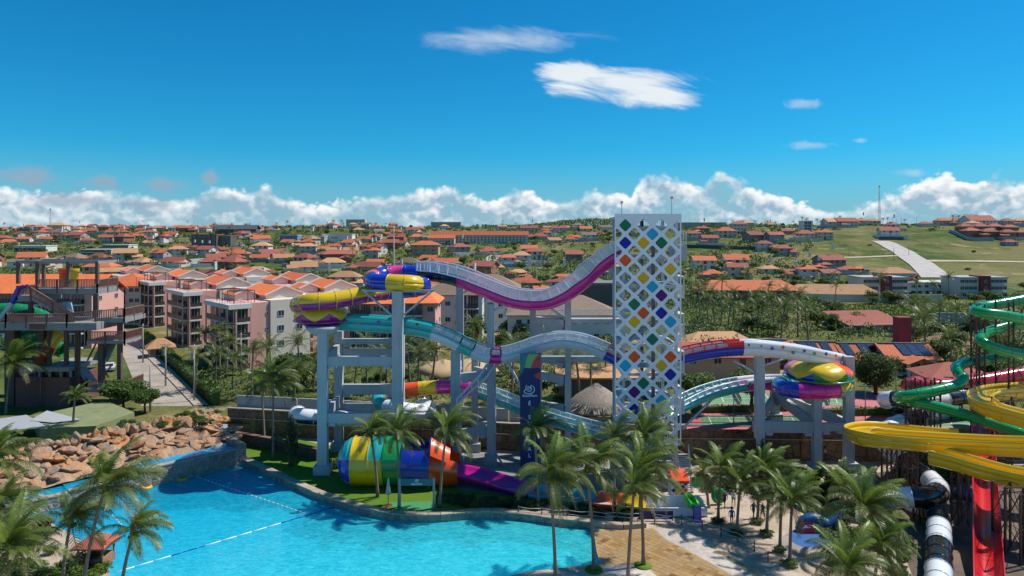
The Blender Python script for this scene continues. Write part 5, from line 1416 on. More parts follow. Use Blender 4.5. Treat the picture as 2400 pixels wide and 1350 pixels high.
def balc_mesh(w, fh, dep=1.2):
    key = ('balc', round(w, 2), round(fh, 2), dep)
    if key not in ORG:
        gl = MB().box(-w / 2 + .12, w / 2 - .12, -.02, .04, .12, fh - .25, 0)
        for x in (-w / 4, 0, w / 4): gl.box(x - .035, x + .035, -.05, -.021, .12, fh - .25, 1)
        sl_ = MB().box(-w / 2, w / 2, -dep, .02, -.22, .06)
        rl = MB().box(-w / 2 + .05, w / 2 - .05, -dep + .03, -dep + .09, .16, 1.0).box(-w / 2 + .02, w / 2 - .02, -dep, -dep + .12, 1.0, 1.08)
        ORG[key] = (gl.mesh('glazing', [M_GLASS, M_FRAME]), sl_.mesh('balcony', M_SLABW), rl.mesh('balustrade', M_RAILD))
    return ORG[key]
def balcony(parent, p, yaw, w, fh, dep=1.2):
    g_, s_, r_ = balc_mesh(w, fh, dep)
    o = inst(s_, 'balcony', parent, p, (0, 0, yaw)); inst(g_, 'glazing', o); inst(r_, 'balustrade', o)
    return o
def facade_wins(parent, x0, x1, y, z0, floors, fh, n, yaw=0.0, w=1.3, h=1.2, mull=True):
    for f in range(floors):
        for i in range(n):
            x = x0 + (x1 - x0) * (i + .5) / n; inst(win_mesh(w, h, mull=mull), 'window', parent, (x, y, z0 + f * fh + 1.5), (0, 0, yaw))

# ------------------------------------------------------------------ pink apartment blocks along the street
TH_A = R(42)
def pink_block(px, Y, label, group='pink apartment blocks', LR=15.6, LL=13.0, floors=4, fh=3.0, pergola=True, z=1.5, beige=True):
    """corner towards the camera; local X runs along the right face, local Y along the street face"""
    X = (px - 1200) * Y / FPX
    t = thing('apartment_block', label, 'apartment block', (X, Y, z), TH_A, group)
    H = floors * fh
    part(MB().box(0, 7.2, 0, LL, -1.5, H + .9), 'pink_wall', WT['pink'], t)
    part(MB().box(7.2, LR, -.35, LL + 3, -1.5, H + 1.2), 'beige_wall', WT['beige'], t)
    # corner bay on the right face and bays on the street face
    for f in range(floors):
        z_ = f * fh + .25
        balcony(t, (1.5, -.02, z_), 0, 2.8, fh)
        for i in range(3):
            y = 2.0 + i * 4.1
            balcony(t, (-.02, y, z_), -math.pi / 2, 3.5, fh)
    cols = MB()
    for q in (.12, 4.05, 8.15, 12.3): cols.box(-1.22, -1.0, q - .12, q + .12, -1.2, H + .5)
    cols.box(.0, .2, -1.22, -1.0, -1.2, H + .5).box(2.8, 3.0, -1.22, -1.0, -1.2, H + .5)
    part(cols, 'pier', WT['pink'], t)
    part(MB().box(-1.35, 3.05, -1.35, .0, H + .02, H + .9).box(-1.35, 0, 0, LL, H + .02, H + .9), 'parapet', M_SLABW, t)
    facade_wins(t, 7.4, LR - .4, -.38, 0, floors, fh, 2)
    for f in range(floors): inst(win_mesh(.5, .6, mull=False), 'window', t, (6.6, -.03, f * fh + 1.6))
    # terrace with rail and pergola, taller rear with tiled gable
    rl = MB()
    for a, b in (((-1.2, -1.2), (3, -1.2)), ((-1.2, -1.2), (-1.2, LL))):
        rl.bar((*a, H + 1.75), (*b, H + 1.75), .06)
        for i in range(17): x = a[0] + (b[0] - a[0]) * i / 16; y = a[1] + (b[1] - a[1]) * i / 16; rl.bar((x, y, H + .9), (x, y, H + 1.75), .04)
    part(rl, 'terrace_rail', M_RAILD, t)
    if pergola:
        pg = MB()
        for (a, b, c, d) in ((.5, 4.5, 1.0, 4.5), (.5, 4.0, 7.5, 10.5)):
            for x in (a, b):
                for y in (c, d): pg.bar((x, y, H + .9), (x, y, H + 3.2), .12)
            for y in (c, (c + d) / 2, d): pg.bar((a, y, H + 3.25), (b, y, H + 3.25), .12)
            for x in (a, b): pg.bar((x, c, H + 3.2), (x, d, H + 3.2), .12)
        part(pg, 'pergola', pm('pergola_wood', (.10, .075, .06), .7), t)
    for (xa, xb, ya, yb, hh) in ((7.6, LR - .2, 3.0, LL + 2.8, 1.2), (2.6, 7.0, LL * .5, LL - .2, 1.3)):
        w_, d_ = xb - xa, yb - ya
        tp = part(MB().box(xa, xb, ya, yb, H + .8, H + .8 + hh).add([(xa, ya, H + .8 + hh), (xb, ya, H + .8 + hh), ((xa + xb) / 2, ya, H + .8 + hh + w_ * .2), (xa, yb, H + .8 + hh), (xb, yb, H + .8 + hh), ((xa + xb) / 2, yb, H + .8 + hh + w_ * .2)], ((0, 1, 2), (3, 5, 4))), 'penthouse', WT['beige'], t)
        o = inst(roof_mesh('gable', d_, w_, w_ * .2, .35, RT['bright']), 'roof', tp, ((xa + xb) / 2, (ya + yb) / 2, H + .8 + hh + .06), (0, 0, math.pi / 2))
        bz = MB()
        for s in (-1, 1):
            bz = MB()
            for e in (0, 1): bz.bar((d_ / 2 * s + .36 * s, -w_ / 2 - .35 + e * (w_ / 2 + .35), .10 + (-.35 * .4 if e == 0 else w_ * .2)), (d_ / 2 * s + .36 * s, e * (w_ / 2 + .35), .10 + (w_ * .2 if e == 0 else -.35 * .4)), .25, .28)
            part(bz, 'verge_trim', M_SLABW, o)
    return t
pink_block(547, 132, 'pink and beige apartment block with planted roof terrace above the street hedge')
pink_block(440, 160, 'pink apartment block with pergola terrace, second along the street')
pink_block(358, 192, 'pink apartment block, third along the street', floors=4)
pink_block(285, 222, 'pale apartment block at the far end of the street', floors=4, pergola=False)
pink_block(640, 176, 'pink apartment block behind the planted terrace block', 'pink apartment blocks', pergola=False)
pink_block(520, 205, 'pink apartment block with bright tiled gables in the middle row', 'pink apartment blocks', pergola=False)
pink_block(700, 150, 'beige and pink apartment block behind the yellow tube slide', 'pink apartment blocks', pergola=False, LL=10)

def front_block(pxa, pxb, Y, yeave, floors, label, roof='hip', rc='bright', wc='pink', depth=14, bays=(), wins=(), z=1.5, rise=3.0, name='apartment_block', group=None, cat='apartment block', yaw=0.0, over=.8, rail=True):
    """block facing the camera; bays and wins as fractions of the front: (x0, x1, n)"""
    xa, xb = (pxa - 1200) * Y / FPX, (pxb - 1200) * Y / FPX; w = xb - xa
    ze = CAM_H - (yeave - HORZ) * Y / FPX; H = ze - z; fh = H / floors
    t = thing(name, label, cat, ((xa + xb) / 2, Y + depth / 2, z), yaw, group)
    part(MB().box(-w / 2, w / 2, -depth / 2, depth / 2, -2.0, H), 'wall', WT[wc], t)
    if roof == 'flat': part(MB().box(-w / 2 - .2, w / 2 + .2, -depth / 2 - .2, depth / 2 + .2, H, H + .6), 'parapet', M_SLABW if rc is None else RT[rc], t)
    else: inst(roof_mesh(roof, w, depth, rise, over, RT[rc]), 'roof', t, (0, 0, H + .05))
    for f0, f1, n in bays:
        for f in range(floors):
            for i in range(n):
                bw = w * (f1 - f0) / n; x = -w / 2 + w * f0 + bw * (i + .5)
                balcony(t, (x, -depth / 2 - .02, f * fh + .3), 0, bw - .25, fh)
    for f0, f1, n in wins: facade_wins(t, -w / 2 + w * f0, -w / 2 + w * f1, -depth / 2 - .03, 0, floors, fh, n, w=1.3, h=1.15)
    m_ = max(1, int(depth / 5)); s = 1 if (pxa + pxb) / 2 < 1200 else -1
    for f in range(floors):
        for i in range(m_): inst(win_mesh(1.3, 1.15), 'window', t, (s * (w / 2 + .03), -depth / 2 + depth * (i + .5) / m_, f * fh + 1.5), (0, 0, s * math.pi / 2))
    return t
front_block(815, 946, 147, 708, 4, 'pink and cream apartment block with orange roof behind the tall columns', bays=((.02, .42, 2), (.72, .98, 1)), wins=((.45, .7, 2),))
front_block(948, 1020, 141, 706, 4, 'projecting pink apartment wing with hipped orange roof and tall balconies', bays=((.03, .62, 2),), wins=((.7, .98, 1),), depth=11, rise=2.6)
front_block(-90, 215, 158, 683, 4, 'long pink apartment block with orange roof behind the timber tower', roof='gable', bays=((.05, .95, 8),), depth=13, rise=3.6)
front_block(232, 330, 196, 668, 4, 'cream apartment block with balconies beyond the timber tower', wc='beige', bays=((.25, .65, 2),), wins=((.02, .22, 1), (.7, .98, 2)), depth=14, rise=3)
# white hotel with brown roofs
front_block(990, 1130, 168, 688, 3, 'white hotel wing with brown tiled roof and glazed balconies', wc='white', rc='brown', bays=((.55, .95, 2),), wins=((.05, .5, 3),), depth=14, rise=3.2, name='hotel_wing', cat='hotel')
front_block(1085, 1215, 182, 672, 4, 'rear white hotel wing with stepped brown roof', wc='white', rc='brown', wins=((.05, .95, 5),), depth=12, rise=3, name='hotel_wing', cat='hotel')
front_block(1190, 1450, 160, 735, 2, 'long low white hotel wing with brown roof behind the walkway', wc='white', rc='brown', wins=((.05, .95, 9),), depth=16, rise=3.6, name='hotel_wing', cat='hotel', z=2.5)
front_block(1362, 1446, 185, 668, 2, 'dark grey water tank building on the hotel roof line', wc='dark', roof='flat', rc='grey', depth=10, name='tank_building', cat='building', z=3)
# ------------------------------------------------------------------ houses with solar panels behind the courts
M_CELL, k = mnode('solar_cell')
br_ = k.new('ShaderNodeTexBrick'); br_.offset = 0; br_.inputs['Scale'].default_value = 6.0; br_.inputs['Mortar Size'].default_value = .025; br_.inputs['Brick Width'].default_value = 1; br_.inputs['Row Height'].default_value = 1
br_.inputs['Color1'].default_value = (.012, .02, .05, 1); br_.inputs['Color2'].default_value = (.016, .026, .06, 1); br_.inputs['Mortar'].default_value = (.25, .27, .30, 1)
k.put(br_.inputs['Vector'], k.obj); k.l.new(br_.outputs[0], k.b.inputs['Base Color']); k.b.inputs['Roughness'].default_value = .12
PANEL = MB().box(-.78, .78, -.95, .95, 0, .05).mesh('solar_panel', M_CELL)
def solar_house(pxa, pxb, Y, yridge, yeave, panels, label, seed=0, gate=True):
    xa, xb = (pxa - 1200) * Y / FPX, (pxb - 1200) * Y / FPX; w = xb - xa; d = 9.0
    zr, ze = CAM_H - (yridge - HORZ) * (Y + d / 2) / FPX, CAM_H - (yeave - HORZ) * Y / FPX
    t = thing('solar_house', label, 'house', ((xa + xb) / 2, Y + d / 2, 4.0), R(-4), 'orange-roofed houses with solar panels')
    h = ze - 4.0; rise = zr - ze
    part(gable_wall(w * .86, d, h, rise * .95), 'wall', WT['cream' if seed % 2 else 'stone'], t)
    rf = inst(roof_mesh('gable', w, d, rise, .5, RT['orange']), 'roof', t, (0, 0, h + .05))
    sl_ = math.atan2(rise, d / 2)
    for f0, n in panels:
        for i in range(n):
            for r_ in range(2):
                y = -d / 2 + 1.6 + r_ * 1.75; z = rise * (1 - abs(y) / (d / 2)) + .12
                inst(PANEL, 'solar_panel', rf, (-w / 2 + w * f0 + i * 1.66, y, z), (sl_, 0, 0))
    part(MB().box(-w * .5, w * .5, -.25, .25, h + rise + .02, h + rise + .25), 'ridge_cap', RT['grey'], t)
    inst(roof_mesh('gable', 3.2, w * .52, rise * .5, .4, RT['orange']), 'porch_roof', t, (0, -d / 2 - 1.0, h - .35), (0, 0, math.pi / 2))
    for x in (-.26 * w, .26 * w): part(MB().box(x - .2, x + .2, -d / 2 - 2.6, -d / 2 - 2.2, -.5, h - .4), 'porch_pillar', WT['white'], t)
    facade_wins(t, -w * .4, w * .4, -d / 2 - .04, -.2, 1, 2.6, 3, w=1.8, h=1.7)
    part(MB().box(-w * .42, w * .42, -d / 2 - 1.5, -d / 2 - 1.42, -.6, .25), 'balcony_wall', WT['maroon'], t)
    return t
solar_house(1768, 1866, 124, 797, 830, ((.1, 1), (.55, 2)), 'orange-roofed house with spaced solar columns beside the dotted flume', 0)
solar_house(1886, 1986, 121, 802, 838, ((.16, 2), (.68, 1)), 'orange-roofed house with two groups of solar panels', 1)
solar_house(1990, 2082, 120, 806, 840, ((.16, 1), (.6, 2)), 'orange-roofed house with solar panels behind the round dark tree', 2)
solar_house(2092, 2204, 116, 806, 840, ((.42, 3),), 'orange-roofed house with porch gable and one long solar row', 3)
ch = thing('red_chimney_tower', 'square dark red chimney tower rising behind the solar houses', 'chimney', P(2115, 850, 126))
pc = P(2115, 745, 126); part(MB().box(pc.x - 1.1, pc.x + 1.1, 125, 127.2, 3.5, pc.z), 'shaft', WT['maroon'], ch, True); part(MB().box(pc.x - 1.2, pc.x + 1.2, 124.9, 127.3, pc.z, pc.z + .2), 'cap', WT['maroon'], ch, True)
inst(roof_mesh('hip', 7, 6, 1.6, .4, RT['red']), 'base_roof', ch, (0, 1.2, P(0, 818, 126).z - ch.location.z))
part(MB().box(-3.2, 3.2, -1.8, 4.2, -2, P(0, 818, 126).z - ch.location.z), 'base_wall', WT['brick'], ch)
house(P(2025, 800, 175) * 1.0, 15, 11, 2, 'shed', 'red', 'grey', R(8), 'grey-walled house with red lean-to roof and terrace beside the meadow', seed=4, fh=2.6, rise=2.0)
house(P(2240, 850, 140), 15, 13, 1, 'hip', 'tan', 'cream', R(-12), 'low pavilion with broad salmon hipped roof beyond the chimney tower', seed=8, fh=2.8, rise=3.4, over=1.2)
house(P(2235, 905, 104), 9, 7, 1, 'hip', 'red', 'cream', R(-8), 'small house with faded red hip roof beside the red tube', seed=9, fh=2.0, rise=1.6)
house(P(1678, 822, 138) , 13, 6, 1, 'hip', 'tan', 'cream', R(5), 'long low building with faded orange hipped roof behind the red flume', seed=10, fh=2.4, rise=1.5, over=.9)
house(P(1700, 860, 112), 16, 5, 1, 'shed', 'orange', 'tancol', 0, 'low yellow bar building with orange lean-to roof above the courts', seed=12, fh=2.4, rise=1.2)
g2 = PT(1750, 712); house(g2, 32, 9, 2, 'hip', 'orange', 'brick', R(-3), 'wide brick house with long orange roof behind the coconut palms', seed=11, fh=2.9, rise=2.4, over=1.4)
g2 = PT(1945, 702); house(g2, 34, 10, 1, 'hip', 'tan', 'cream', R(-4), 'long cream bungalow with tan tiled roof beside the boundary wall', seed=13, fh=3, rise=3.0, over=1.2)
# grey apartment complex with dark red stair towers
def red_block(px, wpx, py, label, hpx=48, n=4):
    g_ = PT(px, py); Y = g_.y; w = wpx * Y / FPX; H = hpx * Y / FPX
    t = thing('modern_apartment_block', label, 'apartment block', g_, 0, 'grey apartment blocks with dark red stair towers')
    part(MB().box(-w / 2, w / 2, 0, 12, -2, H), 'wall', WT['beige'], t)
    part(MB().box(-w / 2 - .3, w / 2 + .3, -.3, 12.3, H, H + .45), 'roof_slab', WT['grey'], t)
    part(MB().box(-w * .1, w * .12, -1.0, 6, -1, H + 1.0), 'stair_tower', WT['maroon'], t)
    facade_wins(t, -w * .48, -w * .14, -.03, 0, 3, H / 3, n, w=1.8, h=1.3); facade_wins(t, w * .16, w * .48, -.03, 0, 3, H / 3, n, w=1.8, h=1.3); facade_wins(t, -w * .06, w * .08, -1.04, 0, 3, H / 3, 1, w=1.2, h=1.2)
    for sx in (-.31, .31):
        for f in range(3): part(MB().box(w * sx - w * .16, w * sx + w * .16, -1.0, -.04, f * H / 3 + .05, f * H / 3 + .25), 'balcony_slab', M_SLABW, t)
    return t
red_block(2075, 105, 700, 'grey apartment block with dark red stair tower nearest the tan bungalow')
red_block(2305, 112, 700, 'grey apartment block with dark red stair tower beside the green tube')
def plain_block(px, wpx, py, hpx, wc, label, roof='flat', rc=None, nw=6, floors=3, depth=12, name='apartment_building', cat='building', rise=2.5, ww=1.6, wh=1.2, yaw=0.0):
    g_ = PT(px, py)
    if g_ is None: return None
    Y = g_.y; w = wpx * Y / FPX; H = hpx * Y / FPX
    t = thing(name, label, cat, g_, yaw)
    part(MB().box(-w / 2, w / 2, 0, depth, -3, H), 'wall', WT[wc], t)
    if roof == 'flat': part(MB().box(-w / 2 - .3, w / 2 + .3, -.3, depth + .3, H, H + .5), 'roof_slab', WT[rc] if rc in WT else M_SLABW, t)
    else: inst(roof_mesh(roof, w, depth, rise, .9, RT[rc]), 'roof', t, (0, depth / 2, H + .05))
    if nw: facade_wins(t, -w * .48, w * .48, -.03, -.2, floors, H / floors, nw, w=ww, h=wh)
    return t
plain_block(2195, 130, 692, 28, 'white', 'long white rear apartment row between the dark red stair towers', nw=8, floors=2)
for px in (2045, 2145, 2240):
    g_ = PT(px, 692); t = thing('roof_fin', 'slanted dark red fin wall above the grey apartments', 'fin wall', g_, 0, 'dark red fins'); q = .2
    zz = 34 * g_.y / FPX
    part(MB().add([(-3, 3, 0), (3, 3, 0), (3, 3, zz + 2.2), (-3, 3, zz - .5), (-3, 4, 0), (3, 4, 0), (3, 4, zz + 2.2), (-3, 4, zz - .5)], ((0, 1, 2, 3), (7, 6, 5, 4), (3, 2, 6, 7), (1, 5, 6, 2), (0, 3, 7, 4))), 'fin', WT['maroon'], t)
plain_block(2110, 75, 655, 16, 'white', 'white arcaded house with tan roof above the grey apartments', roof='hip', rc='tan', nw=4, floors=1, name='house', cat='house')
plain_block(478, 58, 581, 30, 'dark', 'dark brown five-storey apartment building with orange roof trim', rc='brick', nw=5, floors=4, wh=1.5, ww=2.2)
plain_block(520, 40, 581, 27, 'dark', 'second dark brown apartment building beside the curved road', rc='brick', nw=4, floors=4, wh=1.5, ww=2.2)
plain_block(552, 95, 551, 15, 'slate' if False else 'dark', 'long low building with blue-grey roof on the ridge', roof='gable', rc='slate', nw=8, floors=1, rise=4)
plain_block(676, 42, 569, 17, 'blue', 'blue-grey cubic office building by the grass field', nw=4, floors=2)
sm_ = plain_block(790, 70, 570, 20, 'white', 'plain pale supermarket box with small logo on the wall', nw=0, floors=1)
if sm_: inst(text_mesh('e.mix', 2.6, pm('logo_violet', (.25, .10, .35), .6), True, .04), 'logo_lettering', sm_, (-2, -.06, 20 * sm_.location.y / FPX * .68), (R(90), 0, 0))
plain_block(748, 24, 572, 17, 'grey', 'grey annex beside the supermarket box', nw=2, floors=2)
plain_block(833, 44, 532, 19, 'cream', 'cream hotel slab standing on the hilltop', nw=7, floors=4, ww=2.2, wh=1.0, name='hotel', cat='hotel')
plain_block(1125, 225, 571, 21, 'beige', 'very long four-storey apartment row with orange roof on the slope', roof='gable', rc='orange', nw=26, floors=4, depth=10, rise=3)
plain_block(1035, 60, 575, 18, 'beige', 'lower apartment wing with orange roof joined to the long row', roof='gable', rc='orange', nw=8, floors=3, depth=9, rise=2.5)
plain_block(995, 64, 600, 27, 'tancol', 'tan blank-walled building with orange roof below the long row', roof='hip', rc='orange', nw=3, floors=3)
plain_block(1045, 70, 533, 12, 'grey', 'grey hilltop villa with terraces and pale roof', nw=7, floors=2, name='villa', cat='house')
plain_block(70, 75, 590, 13, 'white', 'long white school building with row of dark windows', nw=12, floors=1, wh=3, ww=2.6, name='school_building')
plain_block(225, 72, 600, 14, 'white', 'white stepped school building above the green court', nw=10, floors=2, wh=1.6, ww=2.4, name='school_building')
plain_block(270, 62, 590, 15, 'white', 'rear white school building with dark window bands', nw=8, floors=2, wh=1.6, ww=2.4, name='school_building')
plain_block(215, 60, 556, 11, 'grey', 'grey flat-roofed building on the left ridge', nw=6, floors=1)
plain_block(130, 40, 545, 18, 'cream', 'cream terraced building on the left ridge', roof='hip', rc='tan', nw=4, floors=2)
gh = PT(1893, 547); Yg = gh.y; w_ = 24 * Yg / FPX; H_ = 30 * Yg / FPX
t = thing('glass_villa', 'white modern villa with tall turquoise glass front on the hill', 'house', gh)
part(MB().box(-w_ / 2, w_ / 2, 0, 8, -2, H_), 'wall', WT['white'], t)
for i in range(2):
    for f in range(4): inst(win_mesh(w_ * .33, H_ * .2), 'window', t, (-w_ * .17 + i * w_ * .36, -.05, H_ * (.14 + f * .23)))
plain_block(1735, 34, 548, 24, 'beige', 'beige three-storey house with shaded terraces on the hill', roof='hip', rc='red', nw=4, floors=3, name='house', cat='house')
plain_block(1640, 125, 532, 10, 'grey', 'long low grey building along the ridge beside the tower', nw=0, floors=1, depth=6)

# ------------------------------------------------------------------ village houses placed from the picture
VL = {('white', 'orange'): 'white village house with orange tiled roof', ('cream', 'orange'): 'cream village house with orange tiled roof', ('brick', 'red'): 'terracotta village house with dull red roof', ('white', 'red'): 'white village house with dull red roof', ('cream', 'tan'): 'cream village house with tan tiled roof', ('grey', 'red'): 'grey village house with dull red roof', ('cream', 'red'): 'cream village house with dull red roof', ('white', 'tan'): 'white village house with tan tiled roof', ('grey', 'orange'): 'grey village house with orange tiled roof', ('stone', 'red'): 'stone village house with dull red roof', ('brick', 'orange'): 'terracotta village house with orange tiled roof'}
taken = []
def vhouse(px, py, wpx, floors=2, wc='white', rc='orange', roof='hip', yaw=0.0, porch=False, extra=''):
    g_ = PT(px, py)
    if g_ is None: return
    w = max(5.5, min(24, wpx * g_.y / FPX)); taken.append((g_.x, g_.y, w))
    rnd = random.Random(int(px * 7 + py))
    house(g_, w, w * rnd.uniform(.6, .8), floors, roof, rc, wc, R(yaw), VL.get((wc, rc), wc + ' village house with ' + rc + ' roof') + (' and %d storeys' % floors if floors > 1 else ', single storey') + extra, GN, int(px + py), wins=True, porch=porch, chimney=rnd.random() < .25, fh=2.7)
for a in [(1815, 566, 36, 2, 'grey', 'red', 'gable', 10), (1885, 563, 40, 2, 'cream', 'orange', 'hip', 0), (1928, 560, 38, 2, 'cream', 'orange', 'hip', -5), (1943, 630, 62, 2, 'stone', 'red', 'gable', 15), (1985, 640, 32, 1, 'brick', 'red', 'hip', 0), (2012, 640, 25, 1, 'brick', 'orange', 'hip', 0), (1890, 654, 42, 2, 'white', 'orange', 'hip', 0), (1860, 650, 34, 1, 'grey', 'red', 'shed', 0), (1945, 664, 36, 2, 'cream', 'red', 'shed', 0), (1915, 635, 26, 1, 'brick', 'orange', 'hip', 0),
          (1950, 533, 40, 2, 'cream', 'tan', 'gable', 10), (1980, 532, 46, 2, 'cream', 'red', 'gable', 0), (2018, 526, 30, 2, 'cream', 'orange', 'hip', 0), (2045, 527, 28, 2, 'cream', 'tan', 'hip', 0), (2082, 556, 40, 2, 'white', 'red', 'gable', -10), (2090, 540, 28, 2, 'white', 'red', 'hip', -10), (2168, 530, 26, 1, 'white', 'red', 'hip', 0), (2210, 529, 34, 2, 'cream', 'orange', 'hip', 0), (2242, 529, 34, 2, 'cream', 'orange', 'hip', 0), (2290, 528, 62, 2, 'white', 'red', 'gable', 0), (2360, 527, 30, 2, 'cream', 'red', 'hip', 0), (2390, 530, 30, 2, 'cream', 'tan', 'hip', 0),
          (2260, 545, 30, 2, 'brick', 'red', 'hip', 0), (2295, 545, 32, 2, 'brick', 'red', 'hip', 0), (2330, 545, 32, 2, 'brick', 'red', 'hip', 0), (2365, 547, 32, 2, 'brick', 'red', 'hip', 0), (2275, 556, 34, 2, 'brick', 'red', 'hip', 0), (2315, 558, 34, 2, 'brick', 'red', 'hip', 0), (2360, 560, 34, 2, 'brick', 'red', 'hip', 0), (2395, 560, 30, 2, 'brick', 'red', 'hip', 0), (2365, 575, 30, 1, 'grey', 'red', 'hip', 0),
          (1645, 548, 30, 2, 'brick', 'red', 'hip', 0), (1625, 562, 32, 2, 'cream', 'red', 'hip', 0), (1662, 574, 36, 2, 'grey', 'red', 'gable', 0), (1648, 632, 50, 2, 'white', 'orange', 'gable', 0), (1722, 630, 54, 2, 'white', 'orange', 'gable', 0), (1700, 556, 44, 2, 'cream', 'orange', 'hip', 0), (1765, 566, 40, 2, 'stone', 'red', 'gable', 20), (1728, 650, 42, 2, 'cream', 'red', 'gable', -15), (1668, 652, 40, 1, 'grey', 'orange', 'hip', 0), (1800, 640, 40, 1, 'white', 'tan', 'hip', 0), (1835, 600, 34, 2, 'grey', 'red', 'hip', 0), (1790, 588, 34, 2, 'white', 'red', 'hip', 0), (1845, 548, 28, 1, 'cream', 'red', 'gable', 0), (1750, 528, 26, 2, 'cream', 'tan', 'hip', 0), (1800, 528, 30, 1, 'cream', 'tan', 'gable', 0),
          (1345, 562, 36, 1, 'brick', 'orange', 'hip', 0), (1345, 615, 38, 2, 'stone', 'red', 'gable', 0), (1415, 640, 38, 2, 'cream', 'tan', 'hip', 0), (1240, 600, 36, 2, 'cream', 'orange', 'gable', 0), (1222, 618, 40, 2, 'white', 'tan', 'hip', 0), (1215, 650, 40, 1, 'cream', 'tan', 'hip', 10), (1230, 660, 30, 1, 'cream', 'orange', 'hip', 0), (1325, 662, 36, 1, 'white', 'orange', 'gable', 0), (1265, 560, 40, 1, 'cream', 'red', 'hip', 0), (1240, 545, 40, 2, 'cream', 'red', 'gable', 0), (1310, 545, 34, 2, 'white', 'red', 'gable', 0)]:
    vhouse(*a)
for i in range(9): vhouse(418 + i * 17, 584 + i * 1.2 , 20, 1, 'cream', 'red', 'gable', 5)       # terraced row below the dark buildings
for i in range(8): vhouse(760 + i * 24, 590 - i * 6, 26, 1, 'white' if i % 2 else 'cream', 'orange', 'gable', -10)
rnd = random.Random(11)
Y = 232.
combos = [('white', 'orange'), ('cream', 'orange'), ('white', 'red'), ('cream', 'red'), ('grey', 'orange'), ('white', 'tan'), ('brick', 'red'), ('grey', 'red'), ('cream', 'tan'), ('white', 'brown'), ('white', 'orange')]
cnt = 0
SKIP = [(-40, 240, 600, 545), (560, 720, 575, 590), (400, 560, 545, 585), (640, 720, 545, 572), (730, 830, 540, 573), (1000, 1250, 540, 590), (950, 1060, 575, 605), (20, 320, 570, 605), (1250, 1440, 570, 640), (1080, 1180, 598, 625)]
while Y < 1000:
    u = -60 + rnd.uniform(0, 40)
    while u < 1440:
        wv_ = rnd.uniform(9, 14); du = wv_ * FPX / Y
        X = (u - 1200) * Y / FPX; z = TH(X, Y); py = HORZ + (CAM_H - z) * FPX / Y
        bad = any(a <= u <= b and c <= py <= d for a, b, c, d in SKIP) or any(abs(X - q[0]) < (wv_ + q[2]) * .55 and abs(Y - q[1]) < 11 for q in taken)
        occ = .66 if u < 1000 else .38
        if u < 620 and Y < 262: bad = True
        if not bad and rnd.random() < occ and cnt < 215:
            wc, rc = rnd.choice(combos); vhouse(u, py, du, 1 if rnd.random() < .55 else 2, wc, rc, rnd.choice(['hip', 'gable', 'gable', 'hip']), rnd.uniform(-35, 35)); cnt += 1
        u += du * rnd.uniform(1.15, 2.0)
    Y *= 1.075
# ------------------------------------------------------------------ waterfall of rocks and its raised ledges
L0, L1 = PG(-20, 1222, 0), PG(556, 1088, 0)
L0 = Vector((L0.x, L0.y, 0)); L1 = Vector((L1.x, L1.y, 0))
LD = (L1 - L0).normalized(); LN = Vector((-LD.y, LD.x, 0)); LEN = (L1 - L0).length
def LP(s, o, z): return L0 + LD * s + LN * o + Vector((0, 0, z))
M_ROCK, k = mnode('waterfall_rock')
oi = k.new('ShaderNodeObjectInfo'); n1 = k.noise(k.pos, .9, 6, .65); n2 = k.noise(k.pos, 4, 5, .7)
c = k.mix(oi.outputs['Random'], (.34, .175, .09), (.42, .26, .155))
c = k.mix(k.sstep(n1, .48, .62), c, (.24, .20, .16))
c = k.mix(k.sstep(k.noise(k.pos, .35, 3), .50, .66), c, (.44, .20, .075))
c = k.mix(1.0, c, k.grey(k.lin(n2, .2, .8, .55, 1.35)), 'MULTIPLY')
k.put(k.b.inputs['Base Color'], c); k.b.inputs['Roughness'].default_value = .85
bn = k.new('ShaderNodeBump'); bn.inputs['Strength'].default_value = .8; bn.inputs['Distance'].default_value = .1
k.put(bn.inputs['Height'], k.noise(k.pos, 3, 6, .7)); k.l.new(bn.outputs[0], k.b.inputs['Normal'])
def rock_mesh(seed, flatz=.6):
    rnd = random.Random(seed); bm = bmesh.new(); bmesh.ops.create_icosphere(bm, subdivisions=2, radius=1.0)
    planes = [(Vector((rnd.uniform(-1, 1), rnd.uniform(-1, 1), rnd.uniform(-.6, 1))).normalized(), rnd.uniform(.5, .85)) for _ in range(9)]
    for v in bm.verts:
        for nrm, d in planes:
            e = v.co.dot(nrm) - d
            if e > 0: v.co -= nrm * e
        v.co *= 1 + .12 * mnoise.noise(v.co * 2.1 + Vector((seed, 0, 0))); v.co.z *= flatz
    me = bpy.data.meshes.new('rock'); bm.to_mesh(me); bm.free(); me.materials.append(M_ROCK); return me
ROCKS = [rock_mesh(i, (.55, .7, .4, .9, .5, .65, .45, 1.0)[i]) for i in range(8)]
wf = thing('rock_waterfall', 'sloping cascade of orange and grey boulders behind the wave pool', 'rockery', LP(LEN / 2, 5, 0))
rnd = random.Random(21)
org = wf.location
for q in range(254):
    s = rnd.uniform(-3, LEN + 2.0); o = 3.7 + 6.0 * (rnd.random() ** .9); tt = (o - 3.7) / 6.0
    z = 1.35 + 2.6 * tt ** 1.1 + .5 * mnoise.noise(Vector((s * .3, o * .4, 0)))
    big = rnd.uniform(.30, .75) * (1.7 if rnd.random() < .16 else 1)
    inst(ROCKS[rnd.randrange(8)], 'rock', wf, LP(s, o, z) - org, (rnd.uniform(-.5, .5), rnd.uniform(-.5, .5), rnd.uniform(0, 6.28)), (big * rnd.uniform(1.1, 2.0), big * 1.3, big * rnd.uniform(.6, 1.05)))
mb = MB(); nx, ny = 34, 10                                                   # bed below the loose rocks
